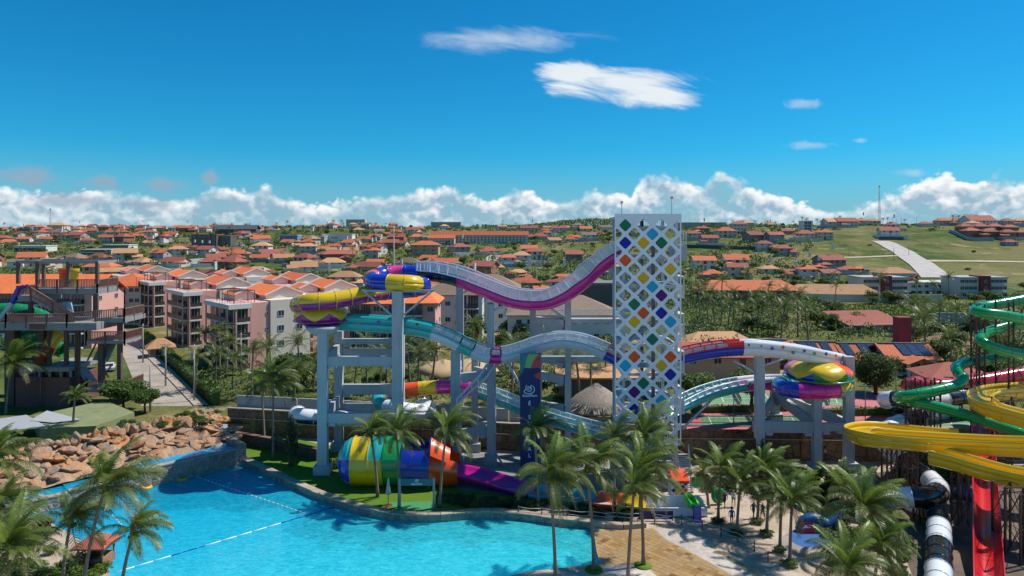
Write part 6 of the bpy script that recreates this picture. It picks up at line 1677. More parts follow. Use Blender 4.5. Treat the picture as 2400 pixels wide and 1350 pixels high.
for i in range(nx + 1):
    for j in range(ny + 1):
        s = -6 + (LEN + 7.2) * i / nx; o = 3.3 + 7.3 * j / ny; tt = (o - 3.3) / 6.3
        z = 1.2 + 2.5 * min(1, tt) + .7 * mnoise.noise(Vector((s * .5, o * .5, 4)))
        if j == ny or i == nx: z = .3
        mb.v.append(tuple(LP(s, o, z)))
for i in range(nx):
    for j in range(ny): a = i * (ny + 1) + j; mb.f.append((a, a + ny + 1, a + ny + 2, a + 1)); mb.mi.append(0); mb.sm.append(False)
part(mb, 'rock_bed', M_ROCK, wf, True)
rnd = random.Random(8)
for q in range(44):                                                          # upright dark stones along the top
    s = LEN * (.18 + .84 * q / 43) ; big = rnd.uniform(.5, .95)
    inst(ROCKS[rnd.choice((3, 7, 1))], 'crest_stone', wf, LP(s, 9.4 + rnd.uniform(-.4, .5), 4.0 + rnd.uniform(-.2, .4)) - org, (rnd.uniform(-.3, .3), rnd.uniform(-.3, .3), rnd.uniform(0, 6)), (big * .8, big * .7, big * rnd.uniform(.7, 1.15)))
lw = thing('ledge_wall', 'rubble stone wall with raised blue ledge pools below the rocks', 'wall', LP(LEN / 2, 0, 0))
def quadbox(s0, s1, o0, o1, z0, z1): 
    q = [LP(s0, o0, 0), LP(s1, o0, 0), LP(s1, o1, 0), LP(s0, o1, 0)]
    return MB().prism([(p.x, p.y) for p in q], z0, z1)
segs_ = [(-2, LEN * .27, 1.0), (LEN * .27, LEN * .56, 1.15), (LEN * .56, LEN + .3, 1.75)]
M_BASIN = pm('basin_blue', (.02, .26, .62), .5, .08)
for s0, s1, zt in segs_:
    w_ = part(quadbox(s0 + .004, s1 - .004, 0, .7, -1.5, zt), 'masonry', M_RUBBLE, lw, True)
    part(quadbox(s0 + .01, s1 - .01, -.06, .72, zt + .003, zt + .12), 'wall_cap', MATS['coping_stone'], w_, True)
    part(quadbox(s0, s1, .72, 3.6, .2, zt - .35), 'ledge_floor', M_BASIN, lw, True)
    part(MB().sheet([(p.x, p.y) for p in (LP(s0 + .02, .73, 0), LP(s1 - .02, .73, 0), LP(s1 - .02, 3.3, 0), LP(s0 + .02, 3.3, 0))], zt - .06), 'ledge_water', m_water, lw, True)
part(quadbox(LEN + .3, LEN + 1.1, 0, 5.5, -1.5, 2.3), 'end_pier', M_RUBBLE, lw, True)
# low dark wall running from the rocks along the lawn
dw = thing('garden_wall', 'low dark stone garden wall with reddish cap between rocks and lawn', 'wall', PG(620, 1040))
ps = [PG(505, 1035), PG(560, 1042), PG(640, 1056), PG(745, 1082)]
for a, b in zip(ps, ps[1:]):
    m_ = part(MB().bar(a + Vector((0, 0, .7)), b + Vector((0, 0, .7)), .5, 1.6), 'masonry', stone_material('dark_wall_stone', (.07, .05, .04), (.14, .10, .08), (.05, .04, .035), 2.2) if 'dark_wall_stone' not in MATS else MATS['dark_wall_stone'], dw, True)
    part(MB().bar(a + Vector((0, 0, 1.57)), b + Vector((0, 0, 1.57)), .62, .14), 'wall_cap', pm('cap_red', (.22, .11, .08), .8, .2, 1), dw, True)

# ------------------------------------------------------------------ street, hedge, poles, cars
M_ROAD = paving_material('street_stone', (.30, .25, .20), (.40, .34, .28))
zr_ = 1.5
le = [PG(x, y, zr_) for x, y in ((330, 952), (318, 905), (298, 855), (280, 815), (265, 785), (258, 765))]
re = [PG(x, y, zr_) for x, y in ((452, 952), (420, 918), (370, 865), (330, 825), (303, 795), (288, 770))]
single(MB().sheet([(p.x, p.y) for p in le] + [(p.x, p.y) for p in reversed(re)], zr_ + .03), 'street', M_ROAD, kind='structure')
kb = MB()
for a, b in zip(re, re[1:]): kb.bar(a + Vector((.3, 0, .08)), b + Vector((.3, 0, .08)), .3, .24)
single(kb, 'street_kerb', pm('kerb_stone', (.38, .34, .30), .85, .2, 1), kind='structure')
sw = [p + Vector((.45, 0, 0)) for p in re]; sw2 = [p + Vector((2.3, .3, 0)) for p in re]
single(MB().sheet([(p.x, p.y) for p in sw] + [(p.x, p.y) for p in reversed(sw2)], zr_ + .14), 'pavement', paving_material('pavement_brick', (.38, .27, .20), (.44, .35, .28)), kind='structure')
def hedge(pts, h, w, label, seed=0, mat=None, dens=26, leaf=.13):
    rnd = random.Random(seed); mb = MB(); base = Vector(pts[0])
    for a, b in zip(pts, pts[1:]):
        a, b = Vector(a), Vector(b); L = (b - a).length; d = (b - a).normalized(); s = Vector((-d.y, d.x, 0))
        mb.bar(a + Vector((0, 0, h * .45)), b + Vector((0, 0, h * .45)), w * .7, h * .8)
        for _ in range(int(L * dens)):
            f = rnd.random(); side = rnd.random()
            if side < .45: o = s * rnd.uniform(-w / 2, w / 2); z = h * rnd.uniform(.85, 1.05)
            else: o = s * (w / 2 * rnd.choice((-1, 1)) * rnd.uniform(.8, 1.1)); z = h * rnd.uniform(.03, 1.0)
            c = a.lerp(b, f) + o + Vector((0, 0, z))
            n_ = Vector((rnd.uniform(-1, 1), rnd.uniform(-1, 1), rnd.uniform(-.2, 1))).normalized(); u = n_.orthogonal().normalized(); v = n_.cross(u); q = leaf * rnd.uniform(.6, 1.5)
            mb.add([c - u * q, c - v * q * .6, c + u * q, c + v * q * .6], ((0, 1, 2, 3),))
    return single(mb, 'hedge', mat or M_LEAF[1], label, 'hedge', base=base)
hedge([p + Vector((3.4, .5, 0)) for p in re[:5]], 2.3, 1.5, 'tall clipped hedge along the street pavement', 1, M_LEAF[1], 40, .16)
M_POLE = pm('pole_concrete', (.33, .31, .29), .85, .1)
def power_pole(p, h, label, group='power poles along the street', arm=True, wires=None):
    t = thing('power_pole', label, 'power pole', p, 0, group)
    part(MB().rod([(0, 0, 0), (0, 0, h)], [.16, .10], 8), 'shaft', M_POLE, t)
    if arm: part(MB().bar((-1, 0, h - .4), (1, 0, h - .4), .1), 'crossarm', M_POLE, t); part(MB().box(-.35, .0, -.35, -.1, h - 2.2, h - 1.2), 'transformer', pm('grey_box', (.35, .36, .37), .5), t)
    return t
power_pole(PG(352, 965, 1.5), 7, 'slim pale pole beside the leafy tree at the street end', arm=False)
power_pole(PG(388, 905, 1.5), 7.6, 'pole with crossarm on the street pavement'); power_pole(PG(455, 940, 1.5), 9.0, 'pole with transformer box in front of the hedge')
power_pole(PG(335, 850, 1.5), 8, 'pole with crossarm farther up the street'); power_pole(PG(565, 880, 1.5), 8, 'pole with crossarm before the planted terrace block')
# radio masts
M_MAST = pm('mast_steel', (.40, .38, .38), .5)
def mast(px, py, ytop, label, w=1.6):
    g_ = PT(px, py); H = (py - ytop) * g_.y / FPX; t = thing('radio_mast', label, 'mast', g_)
    lg = MB(); br = MB()
    for a in range(3): lg.rod([(w * math.cos(a * 2.094), w * math.sin(a * 2.094), 0), (.25 * math.cos(a * 2.094), .25 * math.sin(a * 2.094), H)], .12, 5)
    n_ = 14
    for i in range(n_):
        for a in range(3):
            f0, f1 = i / n_, (i + 1) / n_; r0, r1 = w + (.25 - w) * f0, w + (.25 - w) * f1
            br.bar((r0 * math.cos(a * 2.094), r0 * math.sin(a * 2.094), H * f0), (r1 * math.cos(a * 2.094 + 2.094), r1 * math.sin(a * 2.094 + 2.094), H * f1), .09)
    part(lg, 'leg', M_MAST, t); part(br, 'brace', M_MAST, t); part(MB().box(-.6, .6, -.3, .3, H - 2.2, H - .4), 'antenna', M_MAST, t)
mast(118, 552, 488, 'tall radio mast on the left ridge'); mast(2061, 527, 432, 'tall radio mast on the right hilltop')
pl = thing('flood_pole', 'thin tall pole with crosspiece behind the coiled tubes', 'pole', PG(923, 812, 2.0))
part(MB().rod([(0, 0, 0), (0, 0, P(0, 528, PG(923, 812, 2.0).y).z - 2)], [.3, .12], 8), 'shaft', M_POLE, pl)
part(MB().bar((-.9, 0, P(0, 545, PG(923, 812, 2.0).y).z - 2), (.9, 0, P(0, 545, PG(923, 812, 2.0).y).z - 2), .12), 'crossarm', M_POLE, pl)
def far_poles():
    for px, py, h in ((2092, 527, 9), (2102, 527, 8), (2112, 527, 9), (2148, 526, 10), (2197, 527, 9), (1308, 548, 8), (880, 540, 9), (960, 540, 8), (1310, 700, 8), (2060, 737, 9), (1990, 600, 8), (2095, 610, 8), (2130, 600, 8)):
        g_ = PT(px, py)
        if g_: power_pole(g_, h, 'weathered power pole standing on the hillside', 'power poles on the hillside', False)
far_poles()
def car(p, yaw, colr, label, truck=False):
    t = thing('parked_truck' if truck else 'parked_car', label, 'truck' if truck else 'car', p, yaw, None)
    L, W = (5.2, 1.9) if truck else (4.1, 1.7)
    m = pm('car_' + colr[0], colr[1], .25, .04, coat=.6)
    sec = [(-.5, .35, .75), (-.47, .3, .85), (-.3, .28, .92), (-.17, .28, 1.42), (.18, .28, 1.45), (.36, .28, .98), (.48, .3, .92), (.5, .35, .7)]
    if truck: sec = [(-.5, .45, 1.0), (-.49, .4, 1.15), (-.36, .4, 1.2), (-.30, .4, 1.85), (-.12, .4, 1.9), (-.1, .4, 1.95), (.49, .4, 1.95), (.5, .45, 1.2)]
    mb = MB(); v = []
    for x, zb, zt in sec:
        w = W / 2; wt = w * (.78 if zt > 1.2 and not truck else .95)
        v += [(x * L, -w, zb), (x * L, w, zb), (x * L, w, (zb + min(zt, .9)) * .55 + .2), (x * L, wt, zt), (x * L, -wt, zt), (x * L, -w, (zb + min(zt, .9)) * .55 + .2)]
    f = [tuple(range(5, -1, -1)), tuple(range(6 * (len(sec) - 1), 6 * len(sec)))]
    for i in range(len(sec) - 1):
        for j in range(6): f.append((i * 6 + j, i * 6 + (j + 1) % 6, (i + 1) * 6 + (j + 1) % 6, (i + 1) * 6 + j))
    mb.add(v, f); part(mb, 'body', m, t)
    gz = MB().box(-.15 * L, .16 * L, -W * .44, W * .44, 1.02, 1.32) if not truck else MB().box(-.34 * L, -.14 * L, -W * .485, W * .485, 1.25, 1.7)
    part(gz, 'windows', M_GLASS, t)
    part(MB().quad((.2 * L, -W * .36, 1.43), (.2 * L, W * .36, 1.43), (.36 * L, W * .4, 1.03), (.36 * L, -W * .4, 1.03)), 'windscreen', M_GLASS, t) if not truck else None
    wm = MB().lathe([(0, -.1), (.3, -.1), (.33, 0), (.3, .1), (0, .1)], 12).mesh('wheel', pm('tyre', (.02, .02, .02), .8))
    for sx in (-.31, .31):
        for sy in (-1, 1): inst(wm, 'wheel', t, (sx * L, sy * W * .47, .33), (R(90), 0, 0))
    lm = MB().box(-.03, .03, -.16, .16, -.07, .07).mesh('lamp', pm('lamp_glass', (.6, .6, .55), .2))
    for sy in (-.6, .6): inst(lm, 'headlight', t, (L * .5, sy * W * .5 + 0, .72))
    return t
car(PG(258, 868, 1.5) + Vector((0, 0, .05)), R(-65), ('white', (.7, .7, .7)), 'small white car parked beside the timber tower')
car(PG(245, 842, 1.5) + Vector((0, 0, .05)), R(115), ('blue', (.02, .16, .42)), 'bright blue truck parked up the street', True)
car(PG(300, 912, 1.5) + Vector((0, 0, .05)), R(-60), ('deepblue', (.01, .03, .30)), 'deep blue car half hidden by the lowest timber deck')
for px, py, cc in ((205, 0, 0),): pass
kiosk = house(PG(376, 834, 1.5), 4.6, 3.6, 1, 'hip', 'tan', 'tancol', R(30), 'small orange kiosk with tiled hip roof inside the hedge', seed=3, fh=2.5, rise=1.4, name='kiosk', cat='kiosk')

# ------------------------------------------------------------------ road on the right hill, side tracks and boundary walls
def ribbon(pix, wpx, name, mat, lift=.25, n=10):
    pts = []
    for (x, y), w in zip(pix, wpx):
        a, b = PT(x - w / 2, y), PT(x + w / 2, y); pts.append((a, b))
    mb = MB(); v = []
    for i in range(len(pts) - 1):
        for j in range(n):
            t = j / n; v.append((pts[i][0].lerp(pts[i + 1][0], t), pts[i][1].lerp(pts[i + 1][1], t)))
    v.append(pts[-1]); row = []
    for a, b in v:
        for q in range(5): p = a.lerp(b, q / 4); row.append((p.x, p.y, TH(p.x, p.y) + lift))
    mb.add(row, [(i * 5 + q, i * 5 + q + 1, (i + 1) * 5 + q + 1, (i + 1) * 5 + q) for i in range(len(v) - 1) for q in range(4)], 0, True)
    return single(mb, name, mat, kind='structure')
M_HROAD = paving_material('pale_road', (.40, .36, .32), (.48, .44, .40))
ribbon([(2195, 652), (2160, 620), (2118, 592), (2075, 570), (2062, 566)], [72, 60, 50, 44, 40], 'hill_road', M_HROAD, .45)
M_SAND = paving_material('sand_track', (.42, .33, .22), (.52, .43, .31))
ribbon([(2180, 612), (2280, 611), (2420, 613)], [10, 60, 10], 'sand_track', M_SAND, .2) if False else None
def track(pix, wm, name, mat, lift=.25):
    pts = [PT(*q) for q in pix]; pts = [p for p in pts if p]; mb = MB(); row = []
    pts = resample(spline(pts, 6), 6)
    for i, p in enumerate(pts):
        d = (pts[min(i + 1, len(pts) - 1)] - pts[max(i - 1, 0)]).normalized(); s = Vector((-d.y, d.x, 0)).normalized() * wm / 2
        for q in (-1, -.5, 0, .5, 1): r_ = p + s * q; row.append((r_.x, r_.y, TH(r_.x, r_.y) + lift))
    mb.add(row, [(i * 5 + q, (i + 1) * 5 + q, (i + 1) * 5 + q + 1, i * 5 + q + 1) for i in range(len(pts) - 1) for q in range(4)], 0, True)
    return single(mb, name, mat, kind='structure')
track([(2150, 612), (2230, 612), (2320, 613), (2440, 615)], 7, 'sand_track', M_SAND)
track([(1960, 604), (2050, 602), (2110, 600)], 6, 'sand_track', M_SAND)
track([(1095, 634), (1130, 622), (1150, 608), (1165, 598)], 9, 'side_road', M_HROAD)
track([(1800, 540), (1850, 537), (1880, 532)], 12, 'sand_track', M_SAND)
track([(500, 604), (540, 600), (575, 592), (585, 580), (560, 574), (540, 572)], 12, 'curved_road', paving_material('asphalt', (.16, .16, .17), (.22, .22, .22)))
track([(560, 600), (590, 594), (620, 585), (680, 578), (745, 576)], 9, 'curved_road', MATS['asphalt'])
def bwall(pix, h, wc, label, step=8):
    pts = [PT(*q) for q in pix]; pts = [p for p in pts if p]
    t = thing('boundary_wall', label, 'wall', pts[0])
    pts = resample(pts, step)
    for a, b in zip(pts, pts[1:]):
        za, zb = TH(a.x, a.y), TH(b.x, b.y)
        part(MB().add([(a.x, a.y, za - 1), (b.x, b.y, zb - 1), (b.x, b.y, zb + h), (a.x, a.y, za + h), (a.x, a.y + .4, za - 1), (b.x, b.y + .4, zb - 1), (b.x, b.y + .4, zb + h), (a.x, a.y + .4, za + h)], ((0, 1, 2, 3), (3, 2, 6, 7), (7, 6, 5, 4))), 'panel', WT[wc], t, True)
bwall([(1880, 706), (1980, 708), (2080, 709), (2210, 709)], 3.0, 'cream', 'long cream boundary wall before the meadow')
bwall([(2195, 758), (2300, 759), (2420, 760)], 3.0, 'grey', 'dark grey boundary wall behind the green spiral slide')
bwall([(1140, 628), (1200, 626), (1290, 624)], 3.0, 'white', 'white boundary wall beside the sandy side road')
bwall([(2225, 545), (2250, 556), (2270, 565), (2330, 565)], 2.8, 'grey', 'grey perimeter wall round the terracotta terraces')
bwall([(2060, 562), (2118, 563)], 2.4, 'dark', 'dark wall below the white hillside house')
bwall([(1580, 580), (1700, 584), (1830, 590)], 2.4, 'dark', 'dark stone terrace wall across the hill')
bwall([(300, 622), (420, 618), (520, 612)], 2.4, 'white', 'white garden wall in the village by the curved road')
bwall([(560, 612), (700, 620), (800, 628)], 2.2, 'grey', 'grey garden wall below the tiled village roofs')

# ------------------------------------------------------------------ tennis courts on the upper level
ZC = 4.06
M_PINKC = paving_material('court_pink', (.44, .12, .14), (.50, .16, .17)); M_GREENC = paving_material('court_green', (.10, .24, .11), (.14, .29, .14)); M_LINE = pm('court_line', (.7, .7, .68), .7)
def sheet_px(px, z, name, mat, kind='structure', label=None, cat=None):
    return single(MB().sheet([(PG(x, y, z).x, PG(x, y, z).y) for x, y in px], z), name, mat, label, cat, None, kind)
sheet_px([(1608, 1006), (2130, 1006), (2130, 918), (1640, 912)], ZC, 'court_surround', M_PINKC)
def court(px, nm):
    t = thing('tennis_court', nm, 'tennis court', PG(*px[0], ZC), 0, 'tennis courts behind the retaining wall')
    q = [PG(x, y, ZC + .01) for x, y in px]
    part(MB().sheet([(p.x, p.y) for p in q], ZC + .012), 'playing_surface', M_GREENC, t, True)
    a, b, c_, d = q
    def at(u, v): return a.lerp(b, u).lerp(d.lerp(c_, u), v) + Vector((0, 0, .02))
    for (u0, v0, u1, v1) in ((.08, .06, .92, .06), (.08, .94, .92, .94), (.08, .06, .08, .94), (.92, .06, .92, .94), (.08, .2, .92, .2), (.08, .8, .92, .8), (.5, .06, .5, .94), (.28, .2, .28, .8), (.72, .2, .72, .8), (.28, .5, .72, .5)):
        part(MB().bar(at(u0, v0), at(u1, v1), .09, .01), 'court_line', M_LINE, t, True)
    n0, n1 = at(.5, .0), at(.5, 1.0)
    part(MB().bar(n0 + Vector((0, 0, .5)), n1 + Vector((0, 0, .5)), .03, .9), 'net', pm('net_dark', (.06, .08, .07), .9, alpha=.6), t, True)
court([(1652, 1000), (1890, 1000), (1870, 974), (1640, 974)], 'green tennis court nearest the retaining wall behind the tower')
court([(1650, 948), (1825, 948), (1805, 922), (1640, 922)], 'green tennis court behind the trees under the white flume')
court([(1900, 948), (1990, 952), (1985, 925), (1880, 922)], 'green tennis court under the rainbow bowl')
court([(2050, 1003), (2290, 1003), (2300, 960), (2120, 960)], 'green sports court behind the lattice towers')
hedge([PG(1620, 968, 4.0), PG(1740, 966, 4.0), PG(1890, 962, 4.0)], 1.0, 1.0, 'low hedge between the two tennis courts', 2)
hedge([PG(1930, 976, 4.0), PG(2085, 972, 4.0)], 1.1, 1.2, 'low hedge beside the pink court strip', 3)
fn = thing('court_fence', 'black picket fence on the retaining wall beside the tennis court', 'fence', PG(1680, 1008, 4))
pk = MB(); xa, xb = 21.5, 38.0
pk.bar((xa, 85.2, 5.25), (xb, 84.9, 5.25), .06); pk.bar((xa, 85.2, 4.45), (xb, 84.9, 4.45), .06)
for i in range(110): x = xa + (xb - xa) * i / 109; pk.bar((x, 85.2 - .3 * i / 109, 4.1), (x, 85.2 - .3 * i / 109, 5.4), .035)
part(pk, 'pickets', pm('black_iron', (.02, .02, .02), .5), fn, True)
for px, py, yt in ((1720, 996, 905), (2028, 985, 905), (1655, 962, 890), (2100, 960, 880)):
    g_ = PG(px, py, 4.0); h = P(0, yt, g_.y).z - 4
    t = thing('court_lamp', 'thin green floodlight pole at the edge of the courts', 'lamp post', g_, 0, 'floodlight poles round the courts')
    part(MB().rod([(0, 0, 0), (0, 0, h)], .06, 6), 'pole', pm('green_pole', (.08, .16, .12), .5), t); part(MB().bar((-.9, 0, h), (.9, 0, h), .1, .12), 'lamp_bar', MATS['green_pole'], t)
# thatched huts and shelters
def hut(p, r, h0, h1, label, mat, n=14, name='thatched_hut'):
    t = thing(name, label, 'hut', p)
    rnd = random.Random(int(p.x * 3)); mb = MB(); v = []
    prof = [(r, h0 - .35), (r * 1.02, h0), (r * .72, h0 + (h1 - h0) * .4), (r * .36, h0 + (h1 - h0) * .76), (.05, h1)]
    part(MB().lathe([(a * rnd.uniform(.96, 1.04), b) for a, b in prof], n), 'roof', mat, t)
    if n > 8:
        th = MB()
        for q in range(900):
            a = rnd.uniform(0, 6.28); f = rnd.random() ** .7; rr = r * 1.03 * f + .05; zz = h1 + (h0 - h1) * f + .12; l = rnd.uniform(.35, .8); sl = math.atan2(h1 - h0, r); w = rnd.uniform(.03, .08)
            c = Vector((rr * math.cos(a), rr * math.sin(a), zz)); d = Vector((math.cos(a) * math.cos(sl), math.sin(a) * math.cos(sl), -math.sin(sl) + rnd.uniform(.0, .25))) * l; s = Vector((-math.sin(a), math.cos(a), 0)) * w
            th.add([c - s, c + s, c + d + s * .5, c + d - s * .5], ((0, 1, 2, 3),))
        tag(part(th, 'thatch_strands', mat, t), kind='stuff')
    for i in range(6): a = i * 1.047; part(MB().rod([(r * .8 * math.cos(a), r * .8 * math.sin(a), 0), (r * .8 * math.cos(a), r * .8 * math.sin(a), h0)], .1, 6), 'post', M_WOODD, t)
    return t
M_THATCH = pm('thatch_grey', (.24, .20, .165), .95, .6, 2.5, 1.0, 18); M_THATCHT = pm('thatch_tan', (.48, .33, .18), .95, .2, 1.5, .8, 18)
hut(PG(1398, 985, 3.6), 3.9, 1.9, 4.8, 'conical grey thatched hut beside the tower', M_THATCH)
hut(PG(1042, 905, 2.0), 5.2, 2.6, 4.6, 'broad tan thatched shelter behind the concrete columns', M_THATCHT, 4)
hut(PG(1100, 900, 2.0), 5.0, 2.6, 4.5, 'second tan thatched shelter with low eaves', M_THATCHT, 4)
bs = thing('bar_shelter', 'dark open bar with yellow fascia behind the thatched hut', 'building', PG(1420, 930, 3.4))
part(MB().box(-7, 8, 0, 5, 2.6, 3.0), 'fascia', C['ryellow'], bs); part(MB().box(-6.8, 7.8, .3, 4.8, 0, 2.6), 'back_wall', WT['dark'], bs); inst(roof_mesh('shed', 15, 5, .8, .5, RT['tan']), 'roof', bs, (.5, 2.5, 3.1))
aw = thing('wall_sign', 'pale rendered wall with dark painted lettering beside the tower', 'wall', Vector((P(1405, 0, 86.6).x, 86.7, 3.5)))
part(MB().box(P(1270, 0, 87).x - aw.location.x, P(1445, 0, 87).x - aw.location.x, 0, .2, -.2, P(0, 978, 86.7).z - 3.5), 'panel', pm('render_pinkgrey', (.36, .31, .30), .85, .1, .5, 0, streak=.25), aw)
put_text('ALUGUEL', 1432, 993, .55, aw, 86.67, pm('dark_print', (.05, .04, .04), .7))

# ------------------------------------------------------------------ pool floats, lane lines
def ring_float(p, label, mat, r=.62, rr=.2, tilt=(0, 0, 0), group=None):
    t = thing('swim_ring', label, 'swim ring', p, 0, group); t.rotation_euler = tilt
    mb = MB(); n, m = 24, 10; v = []
    for i in range(n):
        for j in range(m): a, b = 6.2832 * i / n, 6.2832 * j / m; v.append(((r + rr * math.cos(b)) * math.cos(a), (r + rr * math.cos(b)) * math.sin(a), rr * math.sin(b)))
    mb.add(v, [(i * m + j, ((i + 1) % n) * m + j, ((i + 1) % n) * m + (j + 1) % m, i * m + (j + 1) % m) for i in range(n) for j in range(m)], 0, True)
    part(mb, 'tube', mat, t); part(MB().lathe([(r - rr * .5, -.02), (0, -.05)], 16), 'floor_mesh', mat, t); part(MB().bar((r, -.12, rr), (r, .12, rr), .05, .06).bar((-r, -.12, rr), (-r, .12, rr), .05, .06), 'handle', pm('black_iron', (.02, .02, .02)), t)
    return t
M_FLOAT = pm('float_orange', (.78, .38, .02), .35, .05)
ring_float(PG(343, 1142, WZ + .1), 'orange swim ring floating near the ledge wall', M_FLOAT, .45, .17, group='orange swim rings on the pool'); ring_float(PG(427, 1122, WZ + .1), 'orange swim ring floating closer to the pool corner', M_FLOAT, .45, .17, group='orange swim rings on the pool')
def lane(a, b, label, dash=.22, gap=.5, mats=None, r=.05):
    a, b = PG(*a, WZ + .03), PG(*b, WZ + .03); t = thing('lane_rope', label, 'lane rope', a); L = (b - a).length; d = (b - a).normalized()
    part(MB().rod([a, b], .02, 5), 'rope', pm('rope', (.6, .6, .58), .7), t, True)
    n_ = int(L / (dash + gap)); fm = {}
    yaw = math.atan2(d.y, d.x)
    ms = mats or [M_WHITE]
    meshes = [MB().rod([(0, 0, 0), (dash, 0, 0)], r, 8).mesh('float', m) for m in ms]
    for i in range(n_): inst(meshes[(i * len(ms) // n_) if mats else 0], 'float', t, d * (i * (dash + gap)), (0, 0, yaw))
lane((445, 1112), (720, 1205), 'dotted white float line crossing the deep end'); lane((262, 1208), (300, 1245), 'short dotted float line by the leaning palms')
lane((272, 1341), (812, 1180), 'long blue and white lane rope across the pool', 1.4, .03, [M_WHITE, C['blue'], M_WHITE, M_WHITE, C['blue'], C['blue']], .045)

# ------------------------------------------------------------------ beach tiles and paving round the shallow end
BT = [(1389,1242),(1440,1242),(1500,1240),(1530,1238),(1545,1252),(1565,1268),(1600,1285),(1650,1312),(1700,1340),(1735,1362),(1700,1400),(1560,1400),(1540,1350),(1515,1325),(1470,1322),(1415,1326),(1404,1312),(1398,1290),(1394,1262)]
bt = [PG(x, y, 0.0) for x, y in BT]; poly = [(p.x, p.y) for p in bt]
def inside(x, y, pl):
    c = False; j = len(pl) - 1
    for i in range(len(pl)):
        if (pl[i][1] > y) != (pl[j][1] > y) and x < (pl[j][0] - pl[i][0]) * (y - pl[i][1]) / (pl[j][1] - pl[i][1]) + pl[i][0]: c = not c
        j = i
    return c
M_TILE, k = mnode('beach_tile'); oi = k.new('ShaderNodeObjectInfo')
r1 = oi.outputs['Random']; n1 = k.noise(k.pos, .35, 4, .6)
c = k.mix(k.sstep(r1, .0, .8), (.30, .17, .055), (.42, .27, .115)); c = k.mix(k.sstep(r1, .86, .96), c, (.20, .085, .03)); c = k.mix(k.sstep(n1, .42, .62), c, (.36, .24, .12))
c = k.mix(1.0, c, k.grey(k.lin(k.noise(k.pos, 5, 5, .7), .2, .8, .75, 1.2)), 'MULTIPLY')
k.put(k.b.inputs['Base Color'], c); k.b.inputs['Roughness'].default_value = .35
bf = thing('beach_floor', 'wet brown and ochre stone tiles sloping into the shallow end', 'tiled floor', (poly[0][0], poly[0][1], 0))
part(MB().sheet(poly, .005), 'joint_bed', M_TILE, bf, True)
tl = MB().add([(-.36, 0, 0), (0, -.36, 0), (.36, 0, 0), (0, .36, 0), (-.35, 0, .02), (0, -.35, .02), (.35, 0, .02), (0, .35, .02)], ((4, 5, 6, 7), (0, 1, 5, 4), (1, 2, 6, 5), (2, 3, 7, 6), (3, 0, 4, 7))).mesh('tile', M_TILE)
cand = []; y = 50.0; row = 0
while y < 66:
    x = 5.0 + (.37 if row % 2 else 0)
    while x < 22:
        if all(inside(x + dx, y + dy, poly) for dx, dy in ((.33, 0), (-.33, 0), (0, .33), (0, -.33))): cand.append((x, y))
        x += .74
    y += .37; row += 1
cand.sort(key=lambda q: q[1])
for x, y in cand[:300]: inst(tl, 'tile', bf, (x - poly[0][0], y - poly[0][1], .006))
mb = MB()
for x, y in cand[300:]: mb.add([(x - .35, y, .02), (x, y - .35, .02), (x + .35, y, .02), (x, y + .35, .02)], ((0, 1, 2, 3),))
if mb.v: tag(part(mb, 'far_tiles', M_TILE, bf, True), kind='stuff')
sheet_px([(1210, 1352), (1300, 1343), (1415, 1327), (1470, 1323), (1513, 1326), (1538, 1350), (1558, 1400), (1100, 1420), (1000, 1432)], .010, 'sand_apron', paving_material('pale_apron', (.50, .42, .36), (.58, .50, .43)))
sheet_px([(1533, 1238), (1600, 1240), (1680, 1275), (1760, 1330), (1800, 1362), (1738, 1362), (1702, 1340), (1652, 1312), (1602, 1285), (1567, 1268), (1547, 1252)], .010, 'stone_apron', paving_material('grey_apron', (.40, .35, .30), (.52, .46, .41)))
sheet_px([(1660, 1280), (1668, 1280), (1740, 1320), (1790, 1352), (1780, 1352), (1732, 1324)], .016, 'yellow_edge', pm('yellow_edge', (.46, .30, .10), .8, .2))
# planting bed kerb at the shallow end
kb = thing('planter_kerb', 'low stone planter kerb between shallow pool and slide exit', 'planter', PG(1450, 1235))
ps = [PG(x, y) for x, y in ((1386, 1232), (1420, 1236), (1460, 1238), (1512, 1234))]
for a, b in zip(ps, ps[1:]): part(MB().bar(a + Vector((0, 0, .2)), b + Vector((0, 0, .2)), .7, .5), 'kerb_stone', M_COPING, kb, True)
# rope fence with posts round the shallow end
M_ROPE = pm('rope', (.6, .6, .58), .7)
def rope_fence(pix, label, h=.95, z=0.0):
    t = thing('rope_fence', label, 'fence', PG(*pix[0], z)); ps = [PG(x, y, z) for x, y in pix]
    pmh = MB().rod([(0, 0, 0), (0, 0, h)], .055, 7).mesh('fence_post', pm('post_brown', (.10, .07, .05), .7))
    for p in ps: inst(pmh, 'fence_post', t, p - t.location)
    for a, b in zip(ps, ps[1:]):
        for zz in (.9, .5): part(MB().rod([a + Vector((0, 0, h * zz)), a.lerp(b, .5) + Vector((0, 0, h * zz - .1)), b + Vector((0, 0, h * zz))], .025, 5), 'rope', M_ROPE, t, True)
rope_fence([(1534, 1226), (1598, 1230), (1646, 1243), (1690, 1257), (1730, 1272), (1768, 1293), (1800, 1318)], 'rope fence on short posts along the curved promenade')
rope_fence([(1215, 1208), (1270, 1212), (1330, 1216), (1390, 1220), (1446, 1222), (1500, 1224)], 'rope fence on short posts above the pool planting', z=.1)
